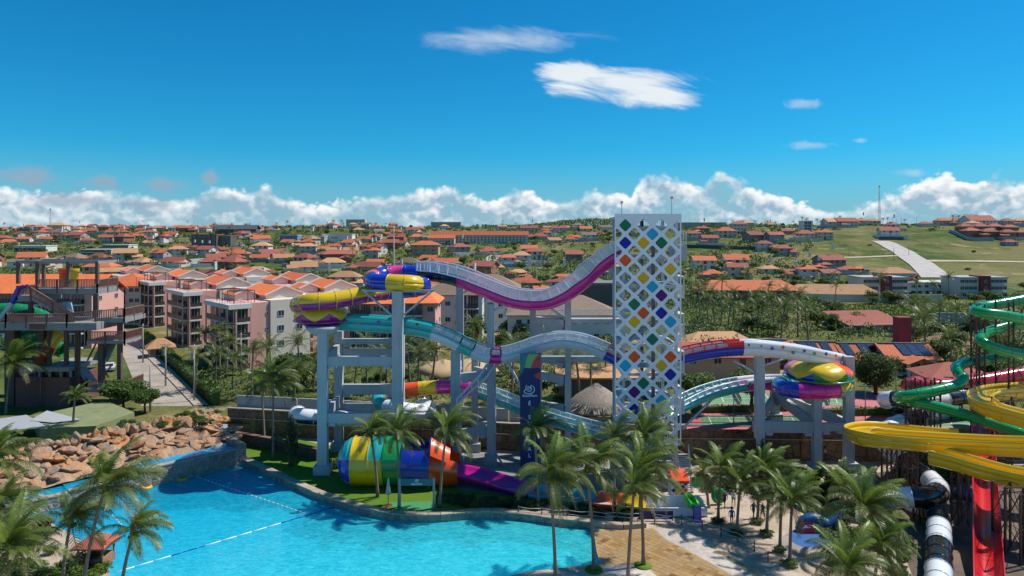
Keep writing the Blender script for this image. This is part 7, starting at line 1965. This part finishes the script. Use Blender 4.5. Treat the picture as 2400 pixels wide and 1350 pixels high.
# slide-exit furniture
DIAG = thing('ride_photo_kiosk', 'small booth with orange roof and coloured diamond panels by the tower stair', 'kiosk', PG(1593, 1172))
yk = DIAG.location.y; s_ = yk / FPX; w2 = 19 * s_; z_a, z_b = 0, (1172 - 1130) * s_
part(MB().box(-w2, w2, 0, 1.6, 0, z_b), 'booth_wall', M_SCREEN, DIAG); part(MB().box(-w2 - .1, w2 + .1, -.35, 1.8, z_b, z_b + .25).add([(-w2 - .1, -.35, z_b + .25), (w2 + .1, -.35, z_b + .25), (w2, .5, z_b + .85), (-w2, .5, z_b + .85), (-w2, 1.8, z_b + .85), (w2, 1.8, z_b + .85)], ((0, 1, 2, 3), (3, 2, 5, 4))), 'booth_roof', C['orange'], DIAG)
cs = ['blue', 'sky', 'green', 'yellow', 'purple', 'blue', 'yellow', 'red', 'green', 'purple', 'sky', 'red']
q = 0
for r_ in range(5):
    for c_ in range(3 if r_ % 2 == 0 else 2):
        x = (-.62 + c_ * .62 if r_ % 2 == 0 else -.31 + c_ * .62) ; o = inst(dm[cs[q % 12]], 'diamond_panel', DIAG, (x, -.03, .3 + r_ * .36), (0, 0, 0), (.36, .36, .36)); q += 1
exb = thing('slide_exit_basin', 'white and purple raft landing basin at the end of the run-out', 'basin', PG(1600, 1212))
part(MB().box(-3.2, 2.3, 0, .15, 0, .9).box(-3.2, 2.3, 2.2, 2.35, 0, 1.3).box(2.3, 2.45, 0, 2.35, 0, 1.1).box(-3.2, 2.45, .0, 2.35, -.05, .08), 'basin_wall', C['white'], exb)
part(MB().box(-4.6, -1.2, -.9, -.82, .15, .95), 'banner_panel', pm('banner_violet', (.035, .018, .10), .6), exb); put_text('BeachPark', 1553, 1213, .3, exb, exb.location.y - .93, M_WHITE)
for x in (-4.6, -1.2): part(MB().box(x - .04, x + .04, -.9, -.82, 0, 1.0), 'banner_post', M_NAVY, exb)
ring_float(P(1622, 1176, 68.0), 'bright green tube raft leaning on the landing basin', pm('raft_green', (.02, .52, .03), .3, .05), .75, .26, (R(18), R(40), 0))
ring_float(PG(1684, 1182) + Vector((0, 0, .9)), 'dark green tube raft standing upright behind the promenade palm', pm('raft_darkgreen', (.01, .25, .05), .3, .05), .6, .22, (R(80), 0, R(10)))
sb = thing('sandwich_board', 'blue folding sign board on the promenade by the rope fence', 'sign', PG(1634, 1222))
for sx in (-1, 1): part(MB().add([(-.35, sx * .35, 0), (.35, sx * .35, 0), (.35, sx * .05, 1.5), (-.35, sx * .05, 1.5), (-.35, sx * .39, 0), (.35, sx * .39, 0), (.35, sx * .09, 1.5), (-.35, sx * .09, 1.5)], ((0, 1, 2, 3), (7, 6, 5, 4), (0, 4, 5, 1), (2, 6, 7, 3))), 'board', C['blue'], sb)
gb = thing('notice_board', 'dark green notice board on legs beside the entry stair', 'sign', PG(1637, 1160)); part(MB().box(-.9, .9, -.04, .04, .9, 1.9), 'board', C['green'], gb)
for x in (-.8, .8): part(MB().box(x - .05, x + .05, -.05, .05, 0, 1.95), 'leg', pm('sign_post', (.2, .2, .2)), gb)
# whale-tail play feature and small plaza on the right
wh = thing('whale_play_feature', 'blue whale-tail play sculpture with red climbing net on the plaza', 'play sculpture', PG(1925, 1245))
wh.scale = (.72, .72, .72)
M_WH = pm('whale_blue', (.012, .075, .22), .4, .12)
mb = MB(); ps = [Vector((-3.2, 0, .2)), Vector((-2.2, .2, 1.3)), Vector((-.8, .3, 1.5)), Vector((.6, .1, .9)), Vector((1.9, 0, 1.6)), Vector((2.9, .1, 2.6))]; rr = [.3, .6, .8, .9, .6, .25]
sp_ = spline(ps, 5); rs = [rr[min(5, i // 5)] * (1 - (i % 5) / 5) + rr[min(5, i // 5 + 1)] * ((i % 5) / 5) for i in range(len(sp_))]
part(mb.rod(sp_, rs, 12), 'body', M_WH, wh)
for s in (-1, 1): part(MB().rod([(2.9, 0, 2.5), (2.6, s * .6, 3.0), (2.2, s * 1.4, 3.1)], [.3, .28, .05], 8), 'tail_fin', C['sky'] if 'sky' in C else DC['sky'], wh)
nt = MB()
for i in range(7): nt.bar((-2.9 + i * .3, -.9, .1), (-2.9 + i * .3, -.5, 1.3), .04); nt.bar((-2.9, -.9 + .066 * i, .1 + .2 * i), (-1.1, -.9 + .066 * i, .1 + .2 * i), .04)
part(nt, 'climbing_net', C['rred'], wh)
pz = [PG(1905 + 55 * math.cos(a), 1258 + 26 * math.sin(a), 0) for a in [i * .26 for i in range(24)]]
single(MB().sheet([(p.x, p.y) for p in pz], .016), 'play_plaza', pm('plaza_blue', (.015, .10, .30), .7, .2), kind='structure')
pz = [PG(1900 + 75 * math.cos(a), 1275 + 38 * math.sin(a), 0) for a in [i * .26 for i in range(24)]]
single(MB().sheet([(p.x, p.y) for p in pz], .008), 'grey_plaza', paving_material('plaza_grey', (.26, .22, .19), (.34, .29, .25)), kind='structure')
dsh = thing('water_dish', 'shallow blue dish fountain on the brown yard beside the red chute', 'fountain', PG(2268, 1165)); part(MB().lathe([(1.2, 0), (1.5, .5), (1.55, .55), (1.2, .35), (0, .3)], 20), 'dish', M_WH, dsh)
# open hut with tiled roof at the near left pool edge
gz = thing('lifeguard_kiosk', 'small pool kiosk with red tiled hip roof behind the leaning palm', 'kiosk', PG(226, 1322))
gz.scale = (.8, .8, .8)
inst(roof_mesh('hip', 3.0, 2.6, .9, .3, RT['red']), 'roof', gz, (0, 0, 2.5)); part(MB().box(-1.3, 1.3, -1.1, 1.1, 0, 1.0), 'counter', WT['brick'], gz)
for x in (-1.25, 1.25):
    for y in (-1.05, 1.05): part(MB().box(x - .08, x + .08, y - .08, y + .08, 0, 2.5), 'post', M_WOOD, gz)

# ------------------------------------------------------------------ people
M_SKIN = pm('skin', (.30, .17, .11), .6, .05)
def person(p, yaw, shirt, short, label, hat=None, step=.18, arm=.15):
    t = thing('person', label, 'person', p, yaw)
    V = [(0, 0, .95), (0, 0, 1.15), (0, .01, 1.38), (0, 0, 1.47), (0, .02, 1.62), (.10, 0, .88), (.11, step, .48), (.11, step * .7, .08), (.11, step * .7 + .13, .03), (-.10, 0, .88), (-.11, -step * .5, .48), (-.11, -step * 1.2, .08), (-.11, -step * 1.2 + .13, .03), (.2, 0, 1.37), (.25, -arm, 1.1), (.24, -arm * .3, .86), (.24, .02 - arm * .1, .77), (-.2, 0, 1.37), (-.25, arm, 1.1), (-.24, arm * 1.4, .87), (-.24, arm * 1.7, .78)]
    Rr = [.15, .13, .15, .06, .095, .10, .065, .045, .04, .10, .065, .045, .04, .07, .05, .035, .035, .07, .05, .035, .035]
    E = [(0, 1), (1, 2), (2, 3), (3, 4), (0, 5), (5, 6), (6, 7), (7, 8), (0, 9), (9, 10), (10, 11), (11, 12), (2, 13), (13, 14), (14, 15), (15, 16), (2, 17), (17, 18), (18, 19), (19, 20)]
    me = bpy.data.meshes.new('body'); me.from_pydata(V, E, []); o = bpy.data.objects.new('body', me); col.objects.link(o)
    sk = o.modifiers.new('skin', 'SKIN'); 
    for i, r_ in enumerate(Rr): me.skin_vertices[0].data[i].radius = (r_, r_ * .85)
    me.skin_vertices[0].data[0].use_root = True
    sb_ = o.modifiers.new('sub', 'SUBSURF'); sb_.levels = 1; sb_.render_levels = 1
    bpy.context.view_layer.update()
    m2 = bpy.data.meshes.new_from_object(o.evaluated_get(bpy.context.evaluated_depsgraph_get())); bpy.data.objects.remove(o); bpy.data.meshes.remove(me)
    m2.materials.clear()
    for m in (M_SKIN, pm('shirt_' + shirt[0], shirt[1], .8), pm('shorts_' + short[0], short[1], .8), pm('hair_dark', (.02, .014, .01), .6)): m2.materials.append(m)
    for f in m2.polygons:
        c = f.center; f.use_smooth = True
        f.material_index = 1 if 1.0 < c.z < 1.46 and not (abs(c.x) > .19 and c.z < 1.12) else 2 if .55 < c.z <= 1.0 and abs(c.x) < .2 else 3 if c.z > 1.64 or (c.z > 1.56 and c.y < -.02) else 0
    inst(m2, 'body', t)
    if hat: part(MB().lathe([(.22, 1.66), (.11, 1.68), (.1, 1.78), (0, 1.8)], 12, c=(0, .02, 0)), 'hat', pm('hat_dark', (.02, .025, .05), .8), t)
    return t
person(PG(1715, 1231), R(170), ('blue', (.03, .16, .42)), ('navy', (.012, .016, .04)), 'person in blue shirt and dark hat walking on the promenade', True)
person(PG(1699, 1190), R(20), ('black', (.015, .015, .018)), ('black', (.015, .015, .018)), 'person in black clothes standing behind the green raft')
person(PG(1719, 1188), R(-30), ('white', (.6, .6, .6)), ('grey', (.15, .15, .16)), 'person in white shirt standing beside the promenade palm')
person(PG(1766, 1215), R(200), ('navy', (.015, .03, .09)), ('black', (.015, .015, .018)), 'person in navy shirt standing under the promenade palms')
person(PG(1788, 1218), R(120), ('dark', (.03, .03, .04)), ('black', (.015, .015, .018)), 'person in dark clothes near the trimmed palm ring')
person(PG(1934, 1080), R(90), ('white', (.6, .58, .5)), ('black', (.02, .02, .02)), 'person in white shirt by the brown wall under the rainbow bowl', True)

# ------------------------------------------------------------------ palms
near = [  # base px, py, crown px, py, frond metres, label
 (195, 1402, 246, 1145, 3.0, 'tall leaning palm with swept fronds beside the pool kiosk', 26), (283, 1402, 312, 1250, 2.7, 'short palm with wind-blown fronds over the near pool edge', 24), (146, 1385, 165, 1225, 2.6, 'bushy palm behind the tall leaning palm', 24),
 (20, 1500, 20, 1290, 2.9, 'low broad palm in the near left garden', 24), (-40, 1330, -22, 1090, 3.0, 'palm with long drooping fronds beside the ledge wall', 26), (-30, 1400, 0, 1180, 2.4, 'palm among the garden shrubs by the ledge pool', 22),
 (640, 1076, 640, 893, 3.1, 'tall palm on the lawn before the garden wall', 24), (620, 1050, 612, 905, 2.6, 'slimmer palm just behind the tall lawn palm', 20),
 (885, 1166, 868, 1015, 2.7, 'palm in front of the yellow barrel section', 24), (936, 1192, 930, 1022, 2.9, 'palm leaning over the green barrel section beside the sign', 24), (1031, 1192, 1046, 1012, 2.8, 'palm rising between the sign and the orange funnel', 24),
 (1262, 1190, 1252, 1012, 2.7, 'palm in front of the navy banner', 24), (1302, 1366, 1288, 1118, 3.1, 'tall palm with thin dark trunk on the pale apron beside the pool', 26), (1392, 1337, 1376, 1100, 2.9, 'palm in a round grass ring at the water line', 24),
 (1472, 1368, 1486, 1150, 2.7, 'palm with bent trunk growing from the wet tiles', 24), (1508, 1327, 1500, 1110, 3.0, 'palm in a green ring on the pale tongue of paving', 26), (1500, 1200, 1512, 1030, 3.2, 'palm hiding the foot of the tower screen', 26), (1440, 1190, 1438, 1030, 2.6, 'palm left of the tower base', 22),
 (1683, 1224, 1690, 1105, 2.4, 'promenade palm behind the upright raft', 22), (1727, 1253, 1735, 1138, 2.5, 'promenade palm beside the walking person', 22), (1776, 1224, 1782, 1102, 2.5, 'promenade palm in front of the concrete column', 22), (1797, 1253, 1806, 1120, 2.4, 'promenade palm with trimmed shrub ring', 22), (1828, 1291, 1832, 1165, 2.3, 'promenade palm before the whale sculpture', 22), (1851, 1324, 1856, 1180, 2.4, 'promenade palm on the plaza corner', 22), (1660, 1190, 1650, 1110, 2.2, 'small palm by the notice board', 18),
 (2005, 1390, 2025, 1195, 3.1, 'large full palm between the plaza and the banded tube', 34), (1985, 1480, 1985, 1335, 2.7, 'low palm crown at the near right edge of the plaza', 28), (1965, 1300, 1975, 1150, 2.3, 'palm behind the large full palm', 24), (2045, 1420, 2062, 1285, 2.3, 'palm reaching towards the banded tube', 26),
 (14, 972, 28, 852, 3.8, 'palm in front of the timber tower', 24), (172, 990, 176, 930, 1.9, 'small palm growing on the pump house roof garden', 16)]
for i, (bx0, by0, cx0, cy0, L, lab, nf) in enumerate(near):
    zb = {29: 1.5, 30: 3.6}.get(i, 0.0) if False else (1.5 if lab.startswith('palm in front of the timber') else 3.6 if 'pump house' in lab else 0.0)
    b = PG(bx0, by0, zb); c = P(cx0, cy0, b.y + (.4 if i % 2 else -.3))
    palm(b, c, L, label=lab, group='coconut palms round the pool', seed=i * 13, nf=nf, wind=(.6, .15) if bx0 < 1600 else (.45, .1), r=.15)
# grass rings and trimmed shrubs at palm feet
for px, py in ((1392, 1337), (1508, 1327)):
    t = thing('grass_ring', 'round green grass ring at the foot of a palm', 'planter', PG(px, py), 0, 'grass rings at palm feet'); part(MB().lathe([(.75, 0), (.72, .12), (.3, .16), (0, .17)], 20), 'turf', M_LAWN, t)
for i, (px, py) in enumerate(((1683, 1226), (1727, 1255), (1776, 1226), (1797, 1255), (1828, 1293), (1851, 1326))): bush(PG(px, py), .75, 1.9, 'clipped dark shrub ring round a promenade palm', 'shrub rings at the promenade palms', i, 0 if i % 2 else 1)
# flower and foliage beds
rnd = random.Random(31)
def bed(pix, n, hs, ws, label, group, kinds=(0, 1, 2, 3), z=0.0, seed=0):
    rnd = random.Random(seed); pl = [(PG(x, y, z).x, PG(x, y, z).y) for x, y in pix]; xs = [p[0] for p in pl]; ys = [p[1] for p in pl]; c = 0; tries = 0
    while c < n and tries < n * 60:
        tries += 1; x, y = rnd.uniform(min(xs), max(xs)), rnd.uniform(min(ys), max(ys))
        if inside(x, y, pl): bush((x, y, z), rnd.uniform(*hs), rnd.uniform(*ws), label, group, c + seed * 100, rnd.choice(kinds), 'garden_shrub'); c += 1
bed([(1045, 1168), (1200, 1178), (1380, 1190), (1500, 1200), (1500, 1222), (1380, 1220), (1220, 1206), (1060, 1192)], 46, (.6, 1.3), (1.2, 2.2), 'leafy shrub in the bed between the run-out flume and the pool', 'shrubs beside the run-out flume', (0, 1, 1, 3), 0, 1)
bed([(770, 1060), (800, 1085), (780, 1120), (745, 1075)], 5, (.8, 1.6), (1.2, 2.0), 'young palm-like shrub beside the concrete column', 'shrubs on the lawn', (0, 2), .1, 2)
bed([(0, 1215), (110, 1230), (220, 1310), (250, 1345), (120, 1400), (-60, 1400), (-60, 1220)], 34, (.8, 2.0), (1.6, 3.2), 'dense garden shrub at the near left pool corner', 'shrubs in the left garden', (0, 1, 2, 3), 0, 3)
bed([(110, 1330), (240, 1320), (250, 1400), (110, 1400)], 9, (.9, 1.5), (1.8, 2.6), 'bright clipped shrub beside the pool kiosk', 'bright shrubs by the kiosk', (2,), 0, 4)
bed([(1630, 1120), (1990, 1112), (1990, 1160), (1880, 1180), (1640, 1150)], 34, (.8, 2.0), (1.6, 3.0), 'dark shrub at the foot of the brown retaining wall', 'shrubs below the retaining wall', (0, 1, 0, 3), 0, 5)
bed([(1860, 1190), (2080, 1180), (2130, 1300), (2140, 1400), (1980, 1400), (1960, 1300)], 34, (.9, 2.2), (1.6, 3.2), 'dense shrub under the large full palm', 'shrubs under the large palm', (0, 1, 3), 0, 6)
bed([(2080, 1100), (2300, 1092), (2290, 1130), (2120, 1140)], 20, (.9, 2.2), (1.8, 3.0), 'dark shrub among the lattice tower legs', 'shrubs among the lattice towers', (0, 1), 0, 7)
bed([(250, 1003), (430, 975), (510, 965), (520, 985), (300, 1010)], 20, (.6, 1.2), (1.4, 2.4), 'green shrub along the crest of the rocks', 'shrubs on the rock crest', (1, 2, 0), 3.9, 8)
bed([(100, 1028), (240, 1010), (260, 1018), (140, 1045)], 9, (.5, 1.1), (1.2, 2.0), 'light green shrub between tin roof and rocks', 'shrubs beside the tin roof', (2, 1), 3.6, 9)
def banana(p, label, seed=0, n=11, L=2.6):
    rnd = random.Random(seed); t = thing('banana_plant', label, 'plant', p)
    part(MB().rod([(0, 0, 0), (0, 0, 1.4)], [.14, .1], 7), 'stem', pm('banana_stem', (.12, .14, .05), .7), t)
    for i in range(n):
        mb = MB(); N = 7; pts = []; q = Vector((0, 0, 1.2)); a0 = rnd.uniform(55, 85)
        for j in range(N + 1): a = R(a0 - 85 * (j / N) ** 1.4); pts.append(q.copy()); q += Vector((math.cos(a), 0, math.sin(a))) * L / N
        v = []
        for j, c in enumerate(pts): w = .34 * math.sin(math.pi * (.08 + .92 * j / N)) + .02; v += [c + Vector((0, -w, w * .3)), c, c + Vector((0, w, w * .3))]
        mb.add(v, [(j * 3 + a, j * 3 + a + 1, j * 3 + a + 4, j * 3 + a + 3) for j in range(N) for a in (0, 1)], 0, True)
        o = part(mb, 'leaf', M_LEAF[1], t); o.rotation_euler = (0, 0, i * 2.4 + rnd.uniform(-.4, .4))
    return t
for i, (px, py) in enumerate(((1915, 1160), (1945, 1168), (1895, 1175), (1975, 1180))): banana(PG(px, py), 'broad-leaved banana plant by the rainbow bowl columns' , i)['group'] = 'banana plants by the rainbow bowl'
for i in range(16):                                                           # spiky young plants in the bed
    px = 1070 + i * 20 + rnd.uniform(-8, 8); p = PG(px, 1183 + (px - 1070) * .06, .1)
    t = thing('agave_plant', 'silvery spiky plant in the bed before the magenta flume', 'plant', p, 0, 'spiky bed plants')
    mb = MB()
    for j in range(16):
        a = rnd.uniform(0, 6.28); e = rnd.uniform(.4, 1.3); d = Vector((math.cos(a) * math.cos(e), math.sin(a) * math.cos(e), math.sin(e))); s = Vector((-math.sin(a), math.cos(a), 0)) * .05; mb.add([s, -s, d * .5 - s * .8, d * .5 + s * .8, d * rnd.uniform(.7, .95)], ((0, 1, 2, 3), (3, 2, 4)))
    part(mb, 'leaf_rosette', M_LEAF[3] if j % 2 else M_LEAF[2], t)

# ------------------------------------------------------------------ trees behind the park
big_crown = leaf_cloud('dense_crown', [(0, 0, 0, .78, .78, .72)] + lobes_round(77, 9, .5), 6500, .052, M_LEAF[0], 70)
tree(PG(2052, 925, 4.0), 7.0, 7.6, 'round dense dark tree in front of the solar houses', seed=2, crown=big_crown, cz=.52, ch=.56)
ml = leaf_cloud('seagrape_crown', lobes_round(78, 8, .3), 5000, .055, M_LEAF[1], 71)
tree(PG(290, 962, 1.5), 5.2, 8.8, 'broad dark green tree beside the lowest timber deck', seed=3, crown=ml); tree(PG(340, 968, 1.5), 4.2, 5.5, 'smaller broad tree beside the slim pale pole', seed=4, crown=ml)
tree(PG(1640, 968, 4.0), 6.2, 6.5, 'gnarled dark tree between tower and tennis court', seed=5, crown=ml); tree(PG(1760, 960, 4.0), 6.4, 7.5, 'spreading dark tree beside the courts under the dotted flume', seed=6, crown=ml)
cs_ = leaf_cloud('wispy_crown', [(0, 0, -.4, .42, .42, .5), (0, 0, .1, .34, .34, .5), (.05, 0, .55, .2, .2, .45)], 2200, .06, M_LEAF[3], 72)
tree(PG(682, 1092, .1), 6.2, 4.2, 'feathery conifer-like tree on the lawn beside the tall palm', seed=7, crown=cs_)
rnd = random.Random(51)
def inpix(u, py, zs): return any(a <= u <= b and c <= py <= d for a, b, c, d in zs)
SETP = [(460, 912), (505, 900), (545, 915), (590, 935), (625, 925), (530, 880), (480, 860), (515, 870), (705, 905), (735, 920), (760, 890), (690, 940), (830, 925), (860, 912), (890, 930), (905, 900), (980, 915), (1010, 940), (960, 900), (1025, 860), (1105, 850), (1130, 870), (1120, 930), (1360, 962), (1385, 955), (1340, 940), (1300, 920), (1415, 925), (1200, 930), (1250, 905)]
def pz(Y, X): return max(1.5, TH(X, max(Y, 121)))
for i, (px, py) in enumerate(SETP):
    z = 2.2 if px < 1000 else 2.8; b = PG(px, py, z); far_palm(b, rnd.uniform(4.5, 7.5), rnd.uniform(2.6, 3.4), 'coconut palm in the garden between the park wall and the apartments', 'garden palms behind the park wall', i)
for i in range(64):
    px = rnd.uniform(470, 1440); py = rnd.uniform(815, 930); z = 2.2 if px < 1000 else 2.8; b = PG(px, py, z)
    if 810 < px < 1020 and py < 850: continue
    bush(b, rnd.uniform(1.2, 3.2) * (1 if px > 800 else .6), rnd.uniform(2.5, 5.0), 'leafy garden bush between the park wall and the apartments', 'garden bushes behind the park wall', i + 300)
for i in range(20):
    px, py = rnd.choice(((rnd.uniform(660, 760), rnd.uniform(880, 910)), (rnd.uniform(1000, 1440), rnd.uniform(790, 840)), (rnd.uniform(1000, 1440), rnd.uniform(790, 840)))); b = PG(px, py, 2.4)
    tree(b, rnd.uniform(4, 6.5), rnd.uniform(4, 6.5), 'leafy garden tree between the park wall and the apartments', 'garden trees behind the park wall', i + 400)
# coconut grove and trees on the right
PR = [(1640, 745), (1660, 770), (1690, 755), (1705, 790), (1735, 800), (1760, 770), (1790, 760), (1815, 785), (1845, 765), (1870, 790), (1880, 755), (1655, 715), (1690, 720), (1840, 740), (1800, 720), (2010, 690), (2060, 702), (2150, 702), (2185, 705), (2225, 703), (2135, 785), (2160, 770), (2170, 850), (2140, 820), (2240, 800), (2285, 795), (2390, 790), (1630, 690), (1755, 690), (1675, 760), (1720, 745), (1775, 785), (1830, 800), (1895, 810), (2230, 875), (2200, 790)]
for i, (px, py) in enumerate(PR):
    g_ = PT(px, py)
    if g_: far_palm(g_, rnd.uniform(6, 9), rnd.uniform(3.0, 4.0), 'coconut palm in the grove below the hillside houses', 'palms of the right-hand grove', i + 60)
for i in range(90):
    px, py = rnd.choice(((rnd.uniform(1600, 1920), rnd.uniform(690, 800)), (rnd.uniform(1900, 2400), rnd.uniform(745, 800)), (rnd.uniform(1600, 1800), rnd.uniform(650, 710)), (rnd.uniform(2000, 2400), rnd.uniform(706, 716)), (rnd.uniform(1850, 2000), rnd.uniform(670, 690)), (rnd.uniform(2120, 2400), rnd.uniform(790, 880))))
    g_ = PT(px, py)
    if g_ and rnd.random() < .6: tree(g_, rnd.uniform(3.5, 6), rnd.uniform(4.5, 8), 'leafy tree in the grove below the hillside houses', 'trees of the right-hand grove', i + 500)
    elif g_: bush(g_, rnd.uniform(1.5, 3), rnd.uniform(3, 6), 'leafy bush in the grove below the hillside houses', 'bushes of the right-hand grove', i + 700)
# trees and palms through the village
nt_ = np_ = nb_ = 0; Y = 225.
while Y < 1050:
    u = -60 + rnd.uniform(0, 30)
    while u < 2460:
        X = (u - 1200) * Y / FPX; z = TH(X, Y); py = HORZ + (CAM_H - z) * FPX / Y
        field = u > 1850 and 535 < py < 640
        dens = .62 if u < 1000 else .5 if u < 1450 else .5 if u < 1950 else .2
        if u < 620 and Y < 255: dens = 0
        if field: dens = .10
        if rnd.random() < dens and not any(abs(X - q[0]) < q[2] * .5 and -2 < Y - q[1] < q[2] * .5 for q in taken):
            r_ = rnd.random(); p = (X, Y, z - .1)
            if r_ < .17 and np_ < 110 and not field: far_palm(p, rnd.uniform(5, 8.5), rnd.uniform(2.6, 3.6), 'coconut palm among the village houses', 'palms among the village houses', np_ + 900); np_ += 1
            elif r_ < .72 and nt_ < 235 and not field: tree(p, rnd.uniform(3.5, 6.5), rnd.uniform(4.5, 9), 'leafy tree among the village houses', 'trees among the village houses', nt_ + 1200); nt_ += 1
            elif nb_ < 90: bush(p, rnd.uniform(1.2, 2.6), rnd.uniform(3, 7), 'rounded bush on the hillside slope', 'bushes on the hillside', int(X * 3 + Y) % 977); nb_ += 1
        u += FPX / Y * rnd.uniform(9, 19) * (1 + Y / 2200)
    Y *= 1.062
# far wood on the ridge
mb = MB(); rnd = random.Random(4)
for i in range(9000):
    u = rnd.uniform(1130, 1475); Y = rnd.uniform(960, 1120); X = (u - 1200) * Y / FPX
    f = math.exp(-((u - 1390) / 110) ** 2); h = 2.5 + 9 * f
    c = Vector((X, Y, TH(X, Y) + h * rnd.random() ** .5 + 1.6 * mnoise.noise(Vector((X * .06, Y * .06, 1))))); n_ = Vector((rnd.uniform(-1, 1), rnd.uniform(-1, .2), rnd.uniform(0, 1))).normalized(); a = n_.orthogonal().normalized() * rnd.uniform(.7, 1.6); b = n_.cross(a) * .7
    mb.add([c - a, c - b, c + a, c + b], ((0, 1, 2, 3),))
single(mb, 'far_woodland', M_LEAF[1], 'dark wooded ridge behind the hillside village', 'woodland', kind='stuff')
for i, px in enumerate((2232, 2245, 2262, 2275, 2288, 1968, 1880, 780, 800, 672)):
    g_ = PT(px, 524 if px > 1500 else 536) or PT(px, 532) or PT(px, 538)
    if g_: far_palm(g_, 9, 4.0, 'coconut palm silhouetted on the hilltop', 'palms on the hilltops', i + 3000)
# meadow tufts between boundary walls
mb = MB()
for i in range(5000):
    p = PT(rnd.uniform(1905, 2330), rnd.uniform(712, 752))
    if p is None: continue
    h = rnd.uniform(.3, .9); d = Vector((rnd.uniform(-.4, .4), rnd.uniform(-.4, .4), 1)) * h; s = Vector((rnd.uniform(-.3, .3), rnd.uniform(-.1, .1), 0)) * 1.2
    mb.add([p - s, p + s, p + d], ((0, 1, 2),))
single(mb, 'meadow_grass', M_LEAF[2], 'tall bright meadow grass before the grey apartments', 'grass', kind='stuff')
# scrub and treetops between the houses, too dense to count
def scrub(name, label, spots, seed):
    """spots: (x, y, z, width, height, leaf size)"""
    rnd = random.Random(seed); mb = MB()
    for i, (X, Y, z, w, h, sz) in enumerate(spots):
        for j in range(44):
            d = Vector((rnd.gauss(0, .45), rnd.gauss(0, .45), rnd.random() ** .6)); c = Vector((X + d.x * w, Y + d.y * w, z + d.z * h * (1 - .5 * min(1, d.x * d.x + d.y * d.y))))
            n_ = Vector((rnd.uniform(-1, 1), rnd.uniform(-1, .4), rnd.uniform(0, 1))).normalized(); a = n_.orthogonal().normalized() * sz * rnd.uniform(.6, 1.3); b = n_.cross(a) * .7
            mb.add([c - a, c - b, c + a, c + b], ((0, 1, 2, 3),), (i * 7) % 4)
    single(mb, name, [M_LEAF[0], M_LEAF[1], M_LEAF[3], M_LEAF[1]], label, 'scrub', kind='stuff')
rnd = random.Random(14); sp1 = []
for i in range(3600):
    u = rnd.uniform(-80, 2480); Y = 215 * (1060 / 215) ** rnd.random(); X = (u - 1200) * Y / FPX; z = TH(X, Y); py = HORZ + (CAM_H - z) * FPX / Y
    if mnoise.noise(Vector((X * .012, Y * .012, 9))) < (-.34 if u < 1450 else -.15 if u < 1950 else .10): continue
    if u < 620 and Y < 255: continue
    if 1900 < u and (705 < py < 756 or 566 < py < 655): continue
    if any(abs(X - q[0]) < q[2] * .55 and -3 < Y - q[1] < q[2] * .5 for q in taken): continue
    sp1.append((X, Y, z, rnd.uniform(2, 5.5), rnd.uniform(1.5, 4.8) * (1 if u < 1950 else .55), .30 + Y / 1400))
scrub('village_scrub', 'dense mixed scrub and treetops between the hillside houses', sp1, 5)
sp2 = []
for i in range(620):
    px, py = rnd.choice(((rnd.uniform(1600, 1930), rnd.uniform(690, 795)), (rnd.uniform(1600, 1930), rnd.uniform(690, 795)), (rnd.uniform(1920, 2420), rnd.uniform(752, 800)), (rnd.uniform(2130, 2420), rnd.uniform(800, 880)), (rnd.uniform(1600, 1780), rnd.uniform(800, 850))))
    g_ = PT(px, py)
    if abs(g_.x - 84) < 10 and abs(g_.y - 178) < 9 or (2085 < px < 2160 and py > 770): continue
    sp2.append((g_.x, g_.y, g_.z, rnd.uniform(1.6, 3.6), rnd.uniform(1.2, 4.2), .27))
scrub('grove_undergrowth', 'dense green undergrowth filling the grove behind the solar houses', sp2, 6)
sp3 = []
for i in range(330):
    px, py = rnd.uniform(470, 1440), rnd.uniform(800, 935); z = 2.2 if px < 1000 else 2.8; b = PG(px, py, z)
    if (810 < px < 1025 and py < 860) or (980 < px < 1130 and 870 < py < 915) or (1330 < px < 1440 and py > 915) or (px < 560 and py < 850): continue
    sp3.append((b.x, b.y, z - .2, rnd.uniform(1.2, 3.0), rnd.uniform(.8, 3.0) * (1 if px > 800 else .55), .20))
scrub('garden_undergrowth', 'dense green garden undergrowth between park wall and apartments', sp3, 7)
